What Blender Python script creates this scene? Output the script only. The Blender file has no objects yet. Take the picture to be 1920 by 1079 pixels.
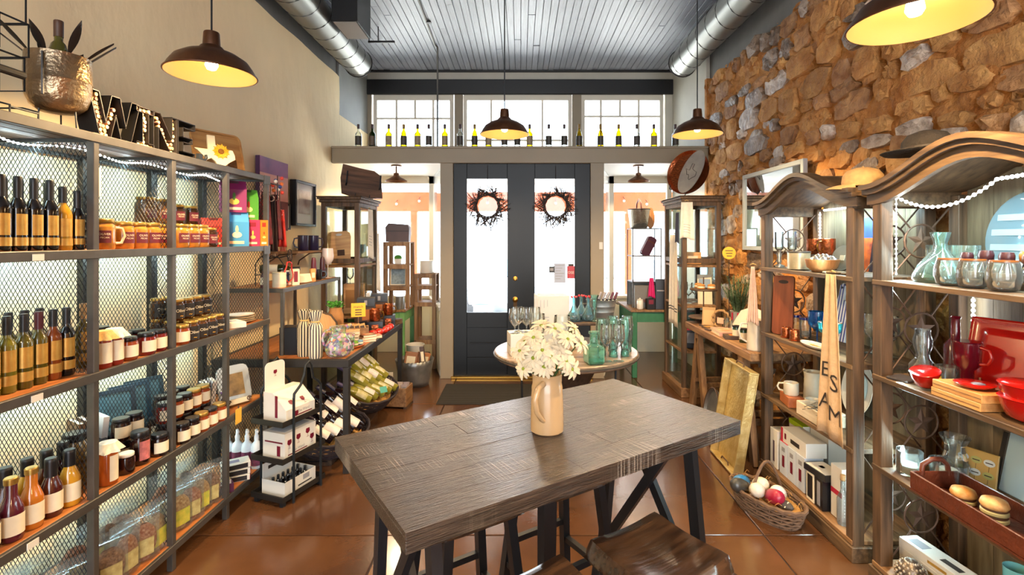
import bpy, bmesh, math, random
from mathutils import Vector, Matrix, noise
random.seed(11)
S = bpy.context.scene; C = S.collection
PI = math.pi; R = math.radians

# ---------------------------------------------------------------- camera, sky, sun, exposure
F, CX, CY, CH = 937.0, 975.0, 450.0, 1.55        # focal length, vanishing point (1920x1079 frame), eye height
cd = bpy.data.cameras.new('camera'); cam = bpy.data.objects.new('camera', cd); C.objects.link(cam)
cd.sensor_width = 36.0; cd.lens = F / 1920 * 36.0
cd.shift_x = -(CX - 960) / 1920; cd.shift_y = -(539.5 - CY) / 1920
cd.clip_start = 0.02; cd.clip_end = 200
cam.location = (0, 0, CH); cam.rotation_euler = (PI / 2, 0, 0)
S.camera = cam
w = bpy.data.worlds.new('sky'); S.world = w; w.use_nodes = True
wb = w.node_tree.nodes['Background']; wb.inputs[0].default_value = (0.90, 0.95, 1.0, 1); wb.inputs[1].default_value = 2.9
sd = bpy.data.lights.new('sun', 'SUN'); sd.energy = 13.0; sd.angle = R(3); sd.color = (1, .95, .88)
sun = bpy.data.objects.new('sun', sd); C.objects.link(sun); sun.rotation_euler = (R(-29), R(9), 0)
S.view_settings.view_transform = 'Standard'; S.view_settings.look = 'None'
S.view_settings.gamma = 1.0; S.view_settings.use_curve_mapping = False
S.view_settings.exposure = 1.72
cy = S.cycles
cy.max_bounces = 10; cy.diffuse_bounces = 5; cy.glossy_bounces = 4; cy.transmission_bounces = 8
cy.transparent_max_bounces = 40; cy.caustics_reflective = False; cy.caustics_refractive = False
cy.sample_clamp_indirect = 6.0

# ---------------------------------------------------------------- helpers
def lin(c):
    if isinstance(c, str):
        c = [int(c[i:i + 2], 16) / 255 for i in (0, 2, 4)]
        return tuple(x / 12.92 if x <= .04045 else ((x + .055) / 1.055) ** 2.4 for x in c)
    return tuple(c)
MATS = {}
def _new(name):
    m = bpy.data.materials.new(name); m.use_nodes = True; MATS[name] = m
    nt = m.node_tree; return m, nt, nt.nodes['Principled BSDF'], nt.nodes['Material Output']
def nn(nt, t, **kw):
    n = nt.nodes.new(t)
    for k, v in kw.items():
        if k in n.inputs.keys() if isinstance(k, str) else False: n.inputs[k].default_value = v
        else: setattr(n, k, v)
    return n
def mat(name, col, rough=.5, metal=0.0, var=0.0, vs=8.0, bump=0.0, bs=40.0, coat=0.0, col2=None, stretch=None, spec=.5, detail=4.0, rnd=0.0, trans=0.0, bd=.01):
    """Principled material: colour varied by noise (object space), fine relief by noise bump, optional per-object variation."""
    if name in MATS: return MATS[name]
    m, nt, b, out = _new(name); L = nt.links.new
    c = lin(col); b.inputs['Base Color'].default_value = (*c, 1)
    b.inputs['Roughness'].default_value = rough; b.inputs['Metallic'].default_value = metal
    b.inputs['Specular IOR Level'].default_value = spec
    b.inputs['Coat Weight'].default_value = coat; b.inputs['Coat Roughness'].default_value = .12
    if trans: b.inputs['Transmission Weight'].default_value = trans
    if var or bump or col2:
        tc = nn(nt, 'ShaderNodeTexCoord'); src = tc.outputs['Object']
        if stretch:
            mp = nn(nt, 'ShaderNodeMapping'); mp.inputs['Scale'].default_value = stretch; L(src, mp.inputs[0]); src = mp.outputs[0]
        if rnd:
            oi = nn(nt, 'ShaderNodeObjectInfo'); va = nn(nt, 'ShaderNodeVectorMath', operation='ADD')
            sc = nn(nt, 'ShaderNodeMath', operation='MULTIPLY'); sc.inputs[1].default_value = 37.0
            L(oi.outputs['Random'], sc.inputs[0]); L(src, va.inputs[0]); L(sc.outputs[0], va.inputs[1]); src = va.outputs[0]
    if var or col2:
        nz = nn(nt, 'ShaderNodeTexNoise'); nz.inputs['Scale'].default_value = vs; nz.inputs['Detail'].default_value = detail
        L(src, nz.inputs['Vector'])
        cr = nn(nt, 'ShaderNodeValToRGB'); e = cr.color_ramp.elements
        lo, hi = (c, lin(col2)) if col2 else (tuple(x * (1 - var) for x in c), tuple(min(1, x * (1 + var)) for x in c))
        e[0].position, e[1].position = .32, .68
        e[0].color, e[1].color = (*lo, 1), (*hi, 1)
        L(nz.outputs['Fac'], cr.inputs[0]); o = cr.outputs[0]
        if rnd:
            hs = nn(nt, 'ShaderNodeHueSaturation'); mr = nn(nt, 'ShaderNodeMapRange')
            mr.inputs['To Min'].default_value = 1 - rnd; mr.inputs['To Max'].default_value = 1 + rnd
            L(oi.outputs['Random'], mr.inputs[0]); L(mr.outputs[0], hs.inputs['Value']); L(o, hs.inputs['Color']); o = hs.outputs[0]
        L(o, b.inputs['Base Color'])
    if bump:
        nb = nn(nt, 'ShaderNodeTexNoise'); nb.inputs['Scale'].default_value = bs; nb.inputs['Detail'].default_value = 5; L(src, nb.inputs['Vector'])
        bp = nn(nt, 'ShaderNodeBump'); bp.inputs['Strength'].default_value = bump; bp.inputs['Distance'].default_value = bd
        L(nb.outputs['Fac'], bp.inputs['Height']); L(bp.outputs[0], b.inputs['Normal'])
    return m
def wood(name, c1, c2, axis='Y', rough=.5, sc=1.0, coat=0.0, bump=.15, rnd=.12):
    st = {'X': (1.2, 14, 14), 'Y': (14, 1.2, 14), 'Z': (14, 14, 1.2)}[axis]
    return mat(name, c1, rough, col2=c2, vs=2.6 * sc, stretch=st, bump=bump, bs=6 * sc, coat=coat, detail=7, rnd=rnd)
def glass(name, tint=(1, 1, 1), body=.12, gloss=.5, rough=.02):
    """Thin clear glass: tinted see-through with a fresnel sheen and a denser rim."""
    if name in MATS: return MATS[name]
    m, nt, b, out = _new(name); L = nt.links.new; nt.nodes.remove(b)
    t = lin(tint)
    tr = nn(nt, 'ShaderNodeBsdfTransparent'); tr.inputs[0].default_value = (*t, 1)
    gl = nn(nt, 'ShaderNodeBsdfGlossy'); gl.inputs[0].default_value = (1, 1, 1, 1); gl.inputs['Roughness'].default_value = rough
    df = nn(nt, 'ShaderNodeBsdfTranslucent'); df.inputs[0].default_value = (*t, 1)
    d2 = nn(nt, 'ShaderNodeBsdfDiffuse'); d2.inputs[0].default_value = (*t, 1)
    ma = nn(nt, 'ShaderNodeMixShader'); ma.inputs[0].default_value = .5; L(df.outputs[0], ma.inputs[1]); L(d2.outputs[0], ma.inputs[2])
    mb = nn(nt, 'ShaderNodeMixShader'); L(tr.outputs[0], mb.inputs[1]); L(ma.outputs[0], mb.inputs[2])
    lw = nn(nt, 'ShaderNodeLayerWeight'); lw.inputs[0].default_value = .35
    mu = nn(nt, 'ShaderNodeMath', operation='MULTIPLY_ADD'); mu.inputs[1].default_value = min(.9, body * 2.2); mu.inputs[2].default_value = body * .4
    L(lw.outputs['Facing'], mu.inputs[0]); L(mu.outputs[0], mb.inputs[0])
    fr = nn(nt, 'ShaderNodeFresnel'); fr.inputs[0].default_value = 1.5
    fm = nn(nt, 'ShaderNodeMath', operation='MULTIPLY'); fm.inputs[1].default_value = gloss * 1.6; fm.use_clamp = True; L(fr.outputs[0], fm.inputs[0])
    mx = nn(nt, 'ShaderNodeMixShader'); L(fm.outputs[0], mx.inputs[0]); L(mb.outputs[0], mx.inputs[1]); L(gl.outputs[0], mx.inputs[2])
    L(mx.outputs[0], out.inputs[0]); return m
def emit(name, col, s):
    if name in MATS: return MATS[name]
    m, nt, b, out = _new(name); c = lin(col)
    b.inputs['Base Color'].default_value = (*c, 1); b.inputs['Emission Color'].default_value = (*c, 1); b.inputs['Emission Strength'].default_value = s
    return m

class MB:
    """Collects shapes into one mesh."""
    def __init__(s): s.v = []; s.f = []; s.X = Matrix()
    def at(s, x=0, y=0, z=0, rx=0, ry=0, rz=0):
        s.X = Matrix.Translation((x, y, z)) @ Matrix.Rotation(rz, 4, 'Z') @ Matrix.Rotation(ry, 4, 'Y') @ Matrix.Rotation(rx, 4, 'X'); return s
    def add(s, vs, fs):
        n = len(s.v); s.v += [tuple(s.X @ Vector(p)) for p in vs]; s.f += [tuple(i + n for i in f) for f in fs]; return s
    def box(s, x0, x1, y0, y1, z0, z1, b=0.0):
        if b <= 0:
            vs = [(x, y, z) for z in (z0, z1) for y in (y0, y1) for x in (x0, x1)]
            return s.add(vs, [(0, 2, 3, 1), (4, 5, 7, 6), (0, 1, 5, 4), (2, 6, 7, 3), (0, 4, 6, 2), (1, 3, 7, 5)])
        b = min(b, .45 * min(abs(x1 - x0), abs(y1 - y0), abs(z1 - z0)))
        bm = bmesh.new(); bmesh.ops.create_cube(bm, size=1)
        for v in bm.verts: v.co = ((x0 + x1) / 2 + v.co.x * (x1 - x0), (y0 + y1) / 2 + v.co.y * (y1 - y0), (z0 + z1) / 2 + v.co.z * (z1 - z0))
        bmesh.ops.bevel(bm, geom=list(bm.edges), offset=b, segments=1, affect='EDGES', profile=.5)
        bm.verts.index_update(); vs = [tuple(v.co) for v in bm.verts]; fs = [tuple(v.index for v in f.verts) for f in bm.faces]; bm.free()
        return s.add(vs, fs)
    def lathe(s, prof, n=16, a0=0, sx=1, sy=1, cap=True):
        """prof: (r, z) from bottom to top, revolved about Z."""
        vs = []; fs = []
        for r, z in prof:
            for k in range(n):
                a = a0 + 2 * PI * k / n; vs.append((r * math.cos(a) * sx, r * math.sin(a) * sy, z))
        for i in range(len(prof) - 1):
            for k in range(n):
                k2 = (k + 1) % n; fs.append((i * n + k, i * n + k2, (i + 1) * n + k2, (i + 1) * n + k))
        if cap:
            if prof[0][0] > 1e-4: fs.append(tuple(range(n))[::-1])
            if prof[-1][0] > 1e-4: fs.append(tuple((len(prof) - 1) * n + k for k in range(n)))
        return s.add(vs, fs)
    def tube(s, pts, r, n=6, closed=False, flat=None):
        """a round (or flattened) rod along pts; r a number or one per point."""
        P = [Vector(p) for p in pts]; m = len(P); vs = []; fs = []; prev = None
        for i, p in enumerate(P):
            if closed: d = P[(i + 1) % m] - P[i - 1]
            else: d = P[min(i + 1, m - 1)] - P[max(i - 1, 0)]
            if d.length < 1e-9: d = Vector((0, 0, 1))
            d.normalize()
            if prev is None:
                u = d.cross(Vector((0, 0, 1)))
                if u.length < .05: u = d.cross(Vector((1, 0, 0)))
            else: u = prev - d * prev.dot(d)
            u.normalize(); prev = u; q = d.cross(u); rr = r[i] if isinstance(r, (list, tuple)) else r
            for k in range(n):
                a = 2 * PI * (k + .5) / n; vs.append(tuple(p + u * math.cos(a) * rr + q * math.sin(a) * rr * (flat or 1)))
        for i in range(m if closed else m - 1):
            j = (i + 1) % m
            for k in range(n):
                k2 = (k + 1) % n; fs.append((i * n + k, i * n + k2, j * n + k2, j * n + k))
        if not closed: fs += [tuple(range(n))[::-1], tuple((m - 1) * n + k for k in range(n))]
        return s.add(vs, fs)
    def prism(s, poly, t0, t1, axis='Y'):
        """polygon in the plane across axis, extruded from t0 to t1."""
        n = len(poly); f = {'Y': lambda a, b, t: (a, t, b), 'X': lambda a, b, t: (t, a, b), 'Z': lambda a, b, t: (a, b, t)}[axis]
        vs = [f(a, b, t0) for a, b in poly] + [f(a, b, t1) for a, b in poly]
        fs = [tuple(range(n)), tuple(range(2 * n - 1, n - 1, -1))] + [(i, n + i, n + (i + 1) % n, (i + 1) % n) for i in range(n)]
        return s.add(vs, fs)
    def strip(s, a, b, t=0):
        """surface between two polylines a, b of equal length."""
        n = len(a); return s.add(list(a) + list(b), [(i, i + 1, n + i + 1, n + i) for i in range(n - 1)])
    def grid(s, fn, nu, nv, closed=False):
        vs = [fn(i / (nu - (0 if closed else 1)), j / (nv - 1)) for j in range(nv) for i in range(nu)]; fs = []
        for j in range(nv - 1):
            for i in range(nu if closed else nu - 1):
                i2 = (i + 1) % nu; fs.append((j * nu + i, j * nu + i2, (j + 1) * nu + i2, (j + 1) * nu + i))
        return s.add(vs, fs)
    def sphere(s, r, c=(0, 0, 0), n=10, m=6, sz=1):
        return s.add(*_sph(r, c, n, m, sz))
    def text(s, body, size, fn=None, align='CENTER'):
        """flat letters in XZ (facing -Y), or mapped by fn(x, z)."""
        vs, fs = text_geo(body, align)
        return s.add([fn(x * size, y * size) if fn else (x * size, 0, y * size) for x, y in vs], fs)
    def mesh(s, name, m=None, smooth=None, fix=True):
        me = bpy.data.meshes.new(name); me.from_pydata(s.v, [], s.f)
        if fix:
            bm = bmesh.new(); bm.from_mesh(me); bmesh.ops.recalc_face_normals(bm, faces=bm.faces); bm.to_mesh(me); bm.free()
        if smooth is not None:
            me.shade_smooth()
            try: me.set_sharp_from_angle(angle=R(smooth))
            except Exception: pass
        if m: me.materials.append(m)
        me.update(); return me
    def build(s, name, m, parent=None, smooth=None, loc=None, fix=True):
        o = bpy.data.objects.new(name, s.mesh(name, m, smooth, fix)); C.objects.link(o)
        if parent: o.parent = parent
        if loc: o.location = loc
        return o
def _sph(r, c, n, m, sz):
    vs = [(c[0], c[1], c[2] - r * sz)]; fs = []
    for i in range(1, m):
        a = PI * i / m
        for k in range(n): vs.append((c[0] + r * math.sin(a) * math.cos(2 * PI * k / n), c[1] + r * math.sin(a) * math.sin(2 * PI * k / n), c[2] - r * math.cos(a) * sz))
    vs.append((c[0], c[1], c[2] + r * sz)); t = len(vs) - 1
    for k in range(n):
        k2 = (k + 1) % n; fs += [(0, 1 + k2, 1 + k), (t, t - n + k, t - n + k2)]
        for i in range(m - 2): a = 1 + i * n; fs.append((a + k, a + k2, a + n + k2, a + n + k))
    return vs, fs
_TXT = {}
def text_geo(body, align):
    k = (body, align)
    if k not in _TXT:
        cu = bpy.data.curves.new('t', 'FONT'); cu.body = body; cu.align_x = align; cu.align_y = 'CENTER'; cu.resolution_u = 2
        o = bpy.data.objects.new('t', cu); me = bpy.data.meshes.new_from_object(o)
        _TXT[k] = ([(v.co.x, v.co.y) for v in me.vertices], [tuple(p.vertices) for p in me.polygons])
        bpy.data.objects.remove(o); bpy.data.curves.remove(cu); bpy.data.meshes.remove(me)
    return _TXT[k]
def tag(o, label=None, cat=None, group=None, kind=None):
    for k, v in (('label', label), ('category', cat), ('group', group), ('kind', kind)):
        if v: o[k] = v
    return o
def thing(name, label, cat, loc=(0, 0, 0), rz=0, group=None, rx=0, ry=0):
    o = bpy.data.objects.new(name, None); C.objects.link(o); o.empty_display_size = .05
    o.location = loc; o.rotation_euler = (rx, ry, rz); return tag(o, label, cat, group)
def part(name, me, parent, loc=(0, 0, 0), rot=(0, 0, 0), scale=None):
    o = bpy.data.objects.new(name, me); C.objects.link(o); o.parent = parent; o.location = loc; o.rotation_euler = rot
    if scale: o.scale = scale
    return o
def struct(o): o['kind'] = 'structure'; return o
def dup(root, label, loc, rz=None, group=None, scale=None, rot=None):
    r = root.copy(); C.objects.link(r); r.location = loc
    if rot: r.rotation_euler = rot
    elif rz is not None: r.rotation_euler = (0, 0, rz)
    if scale: r.scale = (scale,) * 3 if not isinstance(scale, tuple) else scale
    tag(r, label, None, group)
    for ch in root.children:
        c = ch.copy(); C.objects.link(c); c.parent = r
        for g in ch.children: d = g.copy(); C.objects.link(d); d.parent = c
    return r
class Kind:
    """a kind of thing: the first placement builds it, later ones copy it."""
    def __init__(s, fn, *a): s.fn = fn; s.a = a; s.o = None
    def put(s, label, loc, rz=0, group=None, scale=None, rot=None):
        if s.o is None:
            s.o = s.fn(*s.a); s.o.location = loc; s.o.rotation_euler = rot or (0, 0, rz)
            if scale: s.o.scale = (scale,) * 3 if not isinstance(scale, tuple) else scale
            return tag(s.o, label, None, group)
        return dup(s.o, label, loc, rz, group, scale or (1, 1, 1), rot)
def onz(px, py, z): Y = F * (CH - z) / (py - CY); return ((px - CX) * Y / F, Y, z)      # point on a level surface of height z
def onx(px, X): return F * X / (px - CX)                                              # depth where a lengthwise plane X is seen
def ony(px, py, Y): return ((px - CX) * Y / F, Y, CH - (py - CY) * Y / F)              # point at a known depth
ORD = ['first', 'second', 'third', 'fourth', 'fifth', 'sixth', 'seventh', 'eighth', 'ninth', 'tenth', 'eleventh', 'twelfth', 'thirteenth', 'fourteenth', 'fifteenth', 'sixteenth', 'seventeenth', 'eighteenth', 'nineteenth', 'twentieth']
def lamp(name, typ, energy, col, loc, parent=None, **kw):
    d = bpy.data.lights.new(name, typ); d.energy = energy; d.color = col
    for k, v in kw.items(): setattr(d, k, v)
    o = bpy.data.objects.new(name, d); C.objects.link(o); o.location = loc
    if parent: o.parent = parent
    return o
# ---------------------------------------------------------------- materials of the setting
M_plaster = mat('cream_plaster', 'F2DCB0', .85, var=.05, vs=2.5, bump=.9, bs=9, stretch=(1, 1, .55))
M_greywall = mat('grey_painted_board', '6E6E6C', .7, var=.12, vs=5, bump=.15, bs=25)
M_palewall = mat('pale_painted_board', 'BDB9AC', .7, var=.06, vs=3, bump=.1, bs=20)
M_ceil = mat('grey_painted_ceiling_board', '858C9A', .34, var=.14, vs=9, stretch=(6, .7, 1), bump=.35, bs=30, rnd=.10)
M_ceilback = mat('ceiling_gap', '1A1C20', .8)
M_floor = mat('stained_concrete', '43291A', .2, col2='6A472C', vs=1.5, detail=8, bump=.05, bs=60, coat=.35, rnd=.05)
M_joint = mat('dark_joint', '2A1A12', .8)
M_trim = mat('taupe_trim_paint', '8E816C', .5, var=.03, vs=4)
M_frame = mat('cream_window_paint', 'D8D0C0', .45)
M_black = mat('black_painted_header', '0B0B0D', .5)
M_door = mat('charcoal_door_paint', '05070A', .4, var=.08, vs=12, spec=.3)
M_brass = mat('brass', 'A8803C', .3, metal=1)
M_pane = glass('window_glass', 'F6FBFF', .02, .5)
M_mortar = mat('ochre_mud_mortar', 'A6682E', .95, col2='D09A5C', vs=6, detail=9, bump=1.0, bs=30, bd=.03)
M_stone = [mat('brown_stone', '8A5C36', .8, col2='C29464', vs=9, detail=9, bump=1.0, bs=24, rnd=.2, bd=.03),
           mat('grey_pink_stone', '8E7868', .5, col2='D8C8B8', vs=14, detail=9, bump=1.0, bs=22, rnd=.2, bd=.03),
           mat('tan_stone', 'A06A34', .85, col2='D09E60', vs=7, detail=9, bump=1.0, bs=26, rnd=.15, bd=.03),
           mat('dark_stone', '5E4A3A', .5, col2='A08A76', vs=12, detail=9, bump=1.0, bs=24, rnd=.2, bd=.03)]
WL, WR, YD, YF, ZC = -2.10, 2.12, 5.59, 6.92, 3.91       # left wall, right wall, door plane, street wall, ceiling
Y0 = -4.2                                                 # the shop goes on behind the camera
# ---------------------------------------------------------------- floor of stained concrete slabs with scored joints
floor = struct(MB().box(WL - .2, WR + .2, Y0, YF + .2, -.12, -.006).build('floor', M_joint))
xs = [-2.3, -.71, 1.28, 2.32]; ys = [Y0, .62, 2.62, 4.72, YF + .2]
for a, b in zip(xs, xs[1:]):
    for c, d in zip(ys, ys[1:]):
        MB().box(a + .004, b - .004, c + .004, d - .004, -.05, 0, .003).build('slab', M_floor, floor)
# ---------------------------------------------------------------- ceiling of narrow boards
ceil_ = struct(MB().box(WL - .2, WR + .2, Y0, YF + .1, ZC + .02, ZC + .1).build('ceiling', M_ceilback))
nb = 56; bw = (WR - WL) / nb
cache = {}
for i in range(nb):
    cut = [Y0] + sorted(random.uniform(2.6, 6.3) for _ in range(random.choice((1, 1, 2)))) + [YF]
    for c, d in zip(cut, cut[1:]):
        ln = round(d - c, 1) or .1
        if ln not in cache: cache[ln] = MB().box(-bw / 2 + .0022, bw / 2 - .0022, -.5, .5, -.012, .02, .002).mesh('board', M_ceil)
        part('board', cache[ln], ceil_, (WL + bw * (i + .5), (c + d) / 2, ZC + random.uniform(-.004, .002)), scale=(1, d - c - .003, 1))
# ---------------------------------------------------------------- left wall: grey board above, cream plaster below
wl = struct(MB().box(WL - .2, WL - .03, Y0, YF + .1, 0, ZC).build('wall_left', M_greywall))
def plaster(u, v):
    y = Y0 + (5.82 - Y0) * u; z = 3.45 * v
    return (WL - .004 + .010 * noise.fractal(Vector((0, y * 2.4, z * 1.7)), .8, 2.1, 4), y, z)
p = MB(); p.grid(plaster, 120, 60); p.box(WL - .031, WL - .012, Y0, 5.82, 0, 3.45); p.build('plaster_coat', M_plaster, wl, 50)
MB().box(WL - .03, WL - .004, 5.822, YF, 0, 3.01).build('lower_plaster', M_plaster, wl)
MB().box(WL - .03, WL - .01, 5.822, YF, 3.012, ZC).build('upper_board', mat('mid_grey_board', '8A8C8A', .7, var=.1, vs=3), wl)
# ---------------------------------------------------------------- right wall: pale boards near the street, rubble stone along the shop
wr = struct(MB().box(WR + .03, WR + .2, Y0, YF + .1, 0, ZC).build('wall_right', M_greywall))
MB().box(WR - .01, WR + .03, 5.66, YF, 0, ZC).build('street_end_boards', M_palewall, wr)
def stone_top(y): return 3.36 + .07 * noise.noise(Vector((y * 3, 4, 0))) + .03 * noise.noise(Vector((y * 11, 9, 0)))
def mort(u, v):
    y = .2 + (5.64 - .2) * u; z = stone_top(y) * v
    d = .03 * noise.fractal(Vector((7, y * 3.2, z * 3.2)), .7, 2.2, 5) + .020 * noise.noise(Vector((3, y * 13, z * 15))) + .010 * noise.noise(Vector((5, y * 31, z * 31)))
    e = 0 if v < .985 else .05
    return (WR - .015 - d + e, y, z)
p = MB(); p.grid(mort, 260, 170); p.build('mortar_bed', M_mortar, wr, 60)
MB().box(WR - .03, WR + .03, 5.60, 5.655, 0, 3.36).build('stone_edge', M_mortar, wr)
MB().box(WR - .02, WR + .03, Y0, .21, 0, 3.3).build('mortar_end', M_mortar, wr)
rs = random.Random(5); z = .04; nst = 0
while z < 3.32:
    h = rs.uniform(.08, .21); y = .25 + rs.uniform(0, .2)
    while y < 5.55:
        wd = rs.uniform(.10, .34) * (1.15 if h > .15 else .8)
        yc = y + wd / 2; y += wd + rs.uniform(.01, .05)
        if y > 5.62: break
        zc = z + h / 2 + rs.uniform(-.04, .04)
        if zc + h / 2 > stone_top(yc) - .02: continue
        if (yc < 3.2 and zc < 1.72) or (yc < 1.05) or (3.5 < yc < 4.5 and 1.55 < zc < 2.05) or rs.random() < .10: continue
        n = 11; seed = rs.uniform(0, 99); pr = rs.uniform(.002, .036); pw = rs.uniform(2.2, 5)
        def ring(r, dz):
            o = []
            for k in range(n):
                a = 2 * PI * (k + .35 * noise.noise(Vector((seed, k * 1.7, 0)))) / n; ca, sa = math.cos(a), math.sin(a)
                q = (abs(ca) ** pw + abs(sa) ** pw) ** (-1 / pw) * (1 + .30 * noise.noise(Vector((k * 2.3, seed, 1))))
                dd = dz + .024 * noise.noise(Vector((k * 1.9 + r * 5, seed, 2)))
                o.append((-dd, ca * q * r * wd / 2, sa * q * r * h / 2))
            return o
        rings = [ring(1.02, -.04), ring(.93, pr * .72), ring(.55, pr)]
        vs = sum(rings, []) + [(-pr - .008 * noise.noise(Vector((seed, 5, 5))), 0, 0)]; fs = []
        for q in range(2):
            for k in range(n): fs.append((q * n + k, q * n + (k + 1) % n, (q + 1) * n + (k + 1) % n, (q + 1) * n + k))
        for k in range(n): fs.append((2 * n + k, 2 * n + (k + 1) % n, 3 * n))
        b = MB(); b.add(vs, fs)
        b.build('stone', M_stone[rs.choices((0, 1, 2, 3), (3, 2.2, 4, 1.6))[0]], wr, 24, (WR - .028, yc, zc)).rotation_euler = (rs.uniform(-.14, .14), 0, 0)
        nst += 1
    z += h * rs.uniform(.85, 1.05)
# ---------------------------------------------------------------- street wall: header, transom windows, ledge, doors, bays
def q7(px): return (px - CX) * YF / F
def z7(py): return CH - (py - CY) * YF / F
wf = struct(MB().box(WL - .2, WR + .2, YF + .02, YF + .2, z7(150), ZC + .05).build('wall_front', M_palewall))
MB().box(WL - .02, WR, YF - .04, YF + .02, z7(178), z7(150), .01).build('header', M_black, wf)
MB().box(WL - .02, WR, YF - .025, YF + .02, ZC - .035, ZC - .005).build('dark_moulding', M_black, wf)
for a, b in ((WL - .2, q7(697)), (q7(1247), WR + .2), (q7(852), q7(868)), (q7(1073), q7(1090))):
    MB().box(a, b, YF - .01, YF + .2, 2.40, z7(178) + .01).build('pier', M_trim if b - a < .3 else M_palewall, wf)
def transom(nm, x0, x1, up, lo, yh):
    o = thing(nm, None, None); struct(o); b = MB(); t = .045
    za, zb = 2.62, z7(178)
    xa, xb = q7(x0), q7(x1)
    MB().box(xa, xb, YF, YF + .06, zb - .075, zb).build('head_rail', M_frame, o)
    MB().box(xa, xb, YF, YF + .06, za, za + .07).build('bottom_rail', M_frame, o)
    MB().box(xa, xa + .05, YF, YF + .06, za + .07, zb - .075).build('stile', M_frame, o)
    MB().box(xb - .05, xb, YF, YF + .06, za + .07, zb - .075).build('stile', M_frame, o)
    zy = z7(yh) if yh else None
    if zy:
        MB().box(xa + .05, xb - .05, YF + .01, YF + .05, zy - .012, zy + .012).build('muntin', M_frame, o)
    for px in up: MB().box(q7(px) - .013, q7(px) + .013, YF + .01, YF + .05, (zy or za + .07) + .01, zb - .075).build('muntin', M_frame, o)
    for px in lo: MB().box(q7(px) - .013, q7(px) + .013, YF + .01, YF + .05, za + .07, zy - .01).build('muntin', M_frame, o)
    MB().box(xa + .05, xb - .05, YF + .028, YF + .032, za + .07, zb - .075).build('pane', M_pane, o)
transom('window_1', 700, 850, (743, 778, 812), (743, 812), 222)
transom('window_2', 869, 1072, (921, 1017), (921, 1017), 263)
transom('window_3', 1090, 1244, (1127, 1163, 1198), (1127, 1198), 218)
led = struct(MB().box(WL, WR - .02, YD, YF + .02, 2.46, 2.59, .004).build('trim_1', M_trim))
MB().box(WL + .002, WR - .022, YD - .03, YD + .02, 2.405, 2.588, .006).build('beam_face', M_trim, led)
MB().box(WL + .004, WR - .024, YD - .045, YD - .02, 2.565, 2.592, .004).build('beam_moulding', M_trim, led)
MB().box(WL, WR - .02, YD + .02, YF, 2.43, 2.462).build('bay_soffit', mat('white_soffit', 'F2EEE6', .6), led)
# posts, doors
def xd(px): return (px - CX) * YD / F
def zd(py): return CH - (py - CY) * YD / F
for i, (a, b) in enumerate(((826, 850), (1107, 1132))):
    struct(MB().box(xd(a), xd(b), YD - .02, YD + .12, 0, 2.43, .004).build('trim_%d' % (i + 2), M_trim))
def door(nm, x0, x1, g0, g1, knob):
    o = struct(thing(nm, None, None)); za, zb = .03, 2.43; gt, gb = zd(335), zd(587); ya, yb = YD + .02, YD + .065
    MB().box(x0, g0, ya, yb, za, zb, .003).build('stile', M_door, o); MB().box(g1, x1, ya, yb, za, zb, .003).build('stile', M_door, o)
    MB().box(g0, g1, ya, yb, gt, zb, .003).build('top_rail', M_door, o)
    MB().box(g0, g1, ya, yb, gb - .17, gb, .003).build('lock_rail', M_door, o)
    MB().box(g0, g1, ya, yb, za, za + .2, .003).build('bottom_rail', M_door, o)
    MB().box(g0, g1, ya + .015, yb - .01, za + .2, gb - .17).build('lower_panel', M_door, o)
    MB().box(g0 + .03, g1 - .03, ya + .005, ya + .02, .38, .395, .003).build('panel_moulding', M_door, o)
    MB().box(g0, g1, ya + .02, ya + .026, gb, gt).build('pane', M_pane, o)
    if knob:
        MB().box(x1 - .025, x1 + .025, ya - .012, ya + .002, .03, 2.42).build('astragal', M_door, o)
        b = MB(); b.at(xd(966), ya, zd(562), R(90)); b.lathe([(.03, 0), (.03, .008), (.012, .012), (.012, .04), (.028, .05), (.028, .065), (.012, .075)], 14)
        b.build('door_knob', M_brass, o, 40)
        b = MB(); b.at(xd(966), ya, zd(523), R(90)); b.lathe([(.026, 0), (.026, .012), (.012, .016), (.012, .022)], 14); b.box(-.004, .004, -.016, .016, .02, .03); b.build('deadbolt', M_brass, o, 40)
        MB().box(xd(966) - .02, xd(966) + .02, ya - .004, ya, zd(590), zd(562)).build('lock_plate', mat('bronze_plate', '4A3420', .4, metal=1), o)
xm = xd(978)
door('door_1', xd(850), xm - .002, xd(875), xd(951), True)
door('door_2', xm + .002, xd(1107), xd(1003), xd(1078), False)
struct(MB().box(xd(846), xd(1111), YD - .03, YD + .1, 0, .028, .006).build('trim_4', M_brass))
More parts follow.
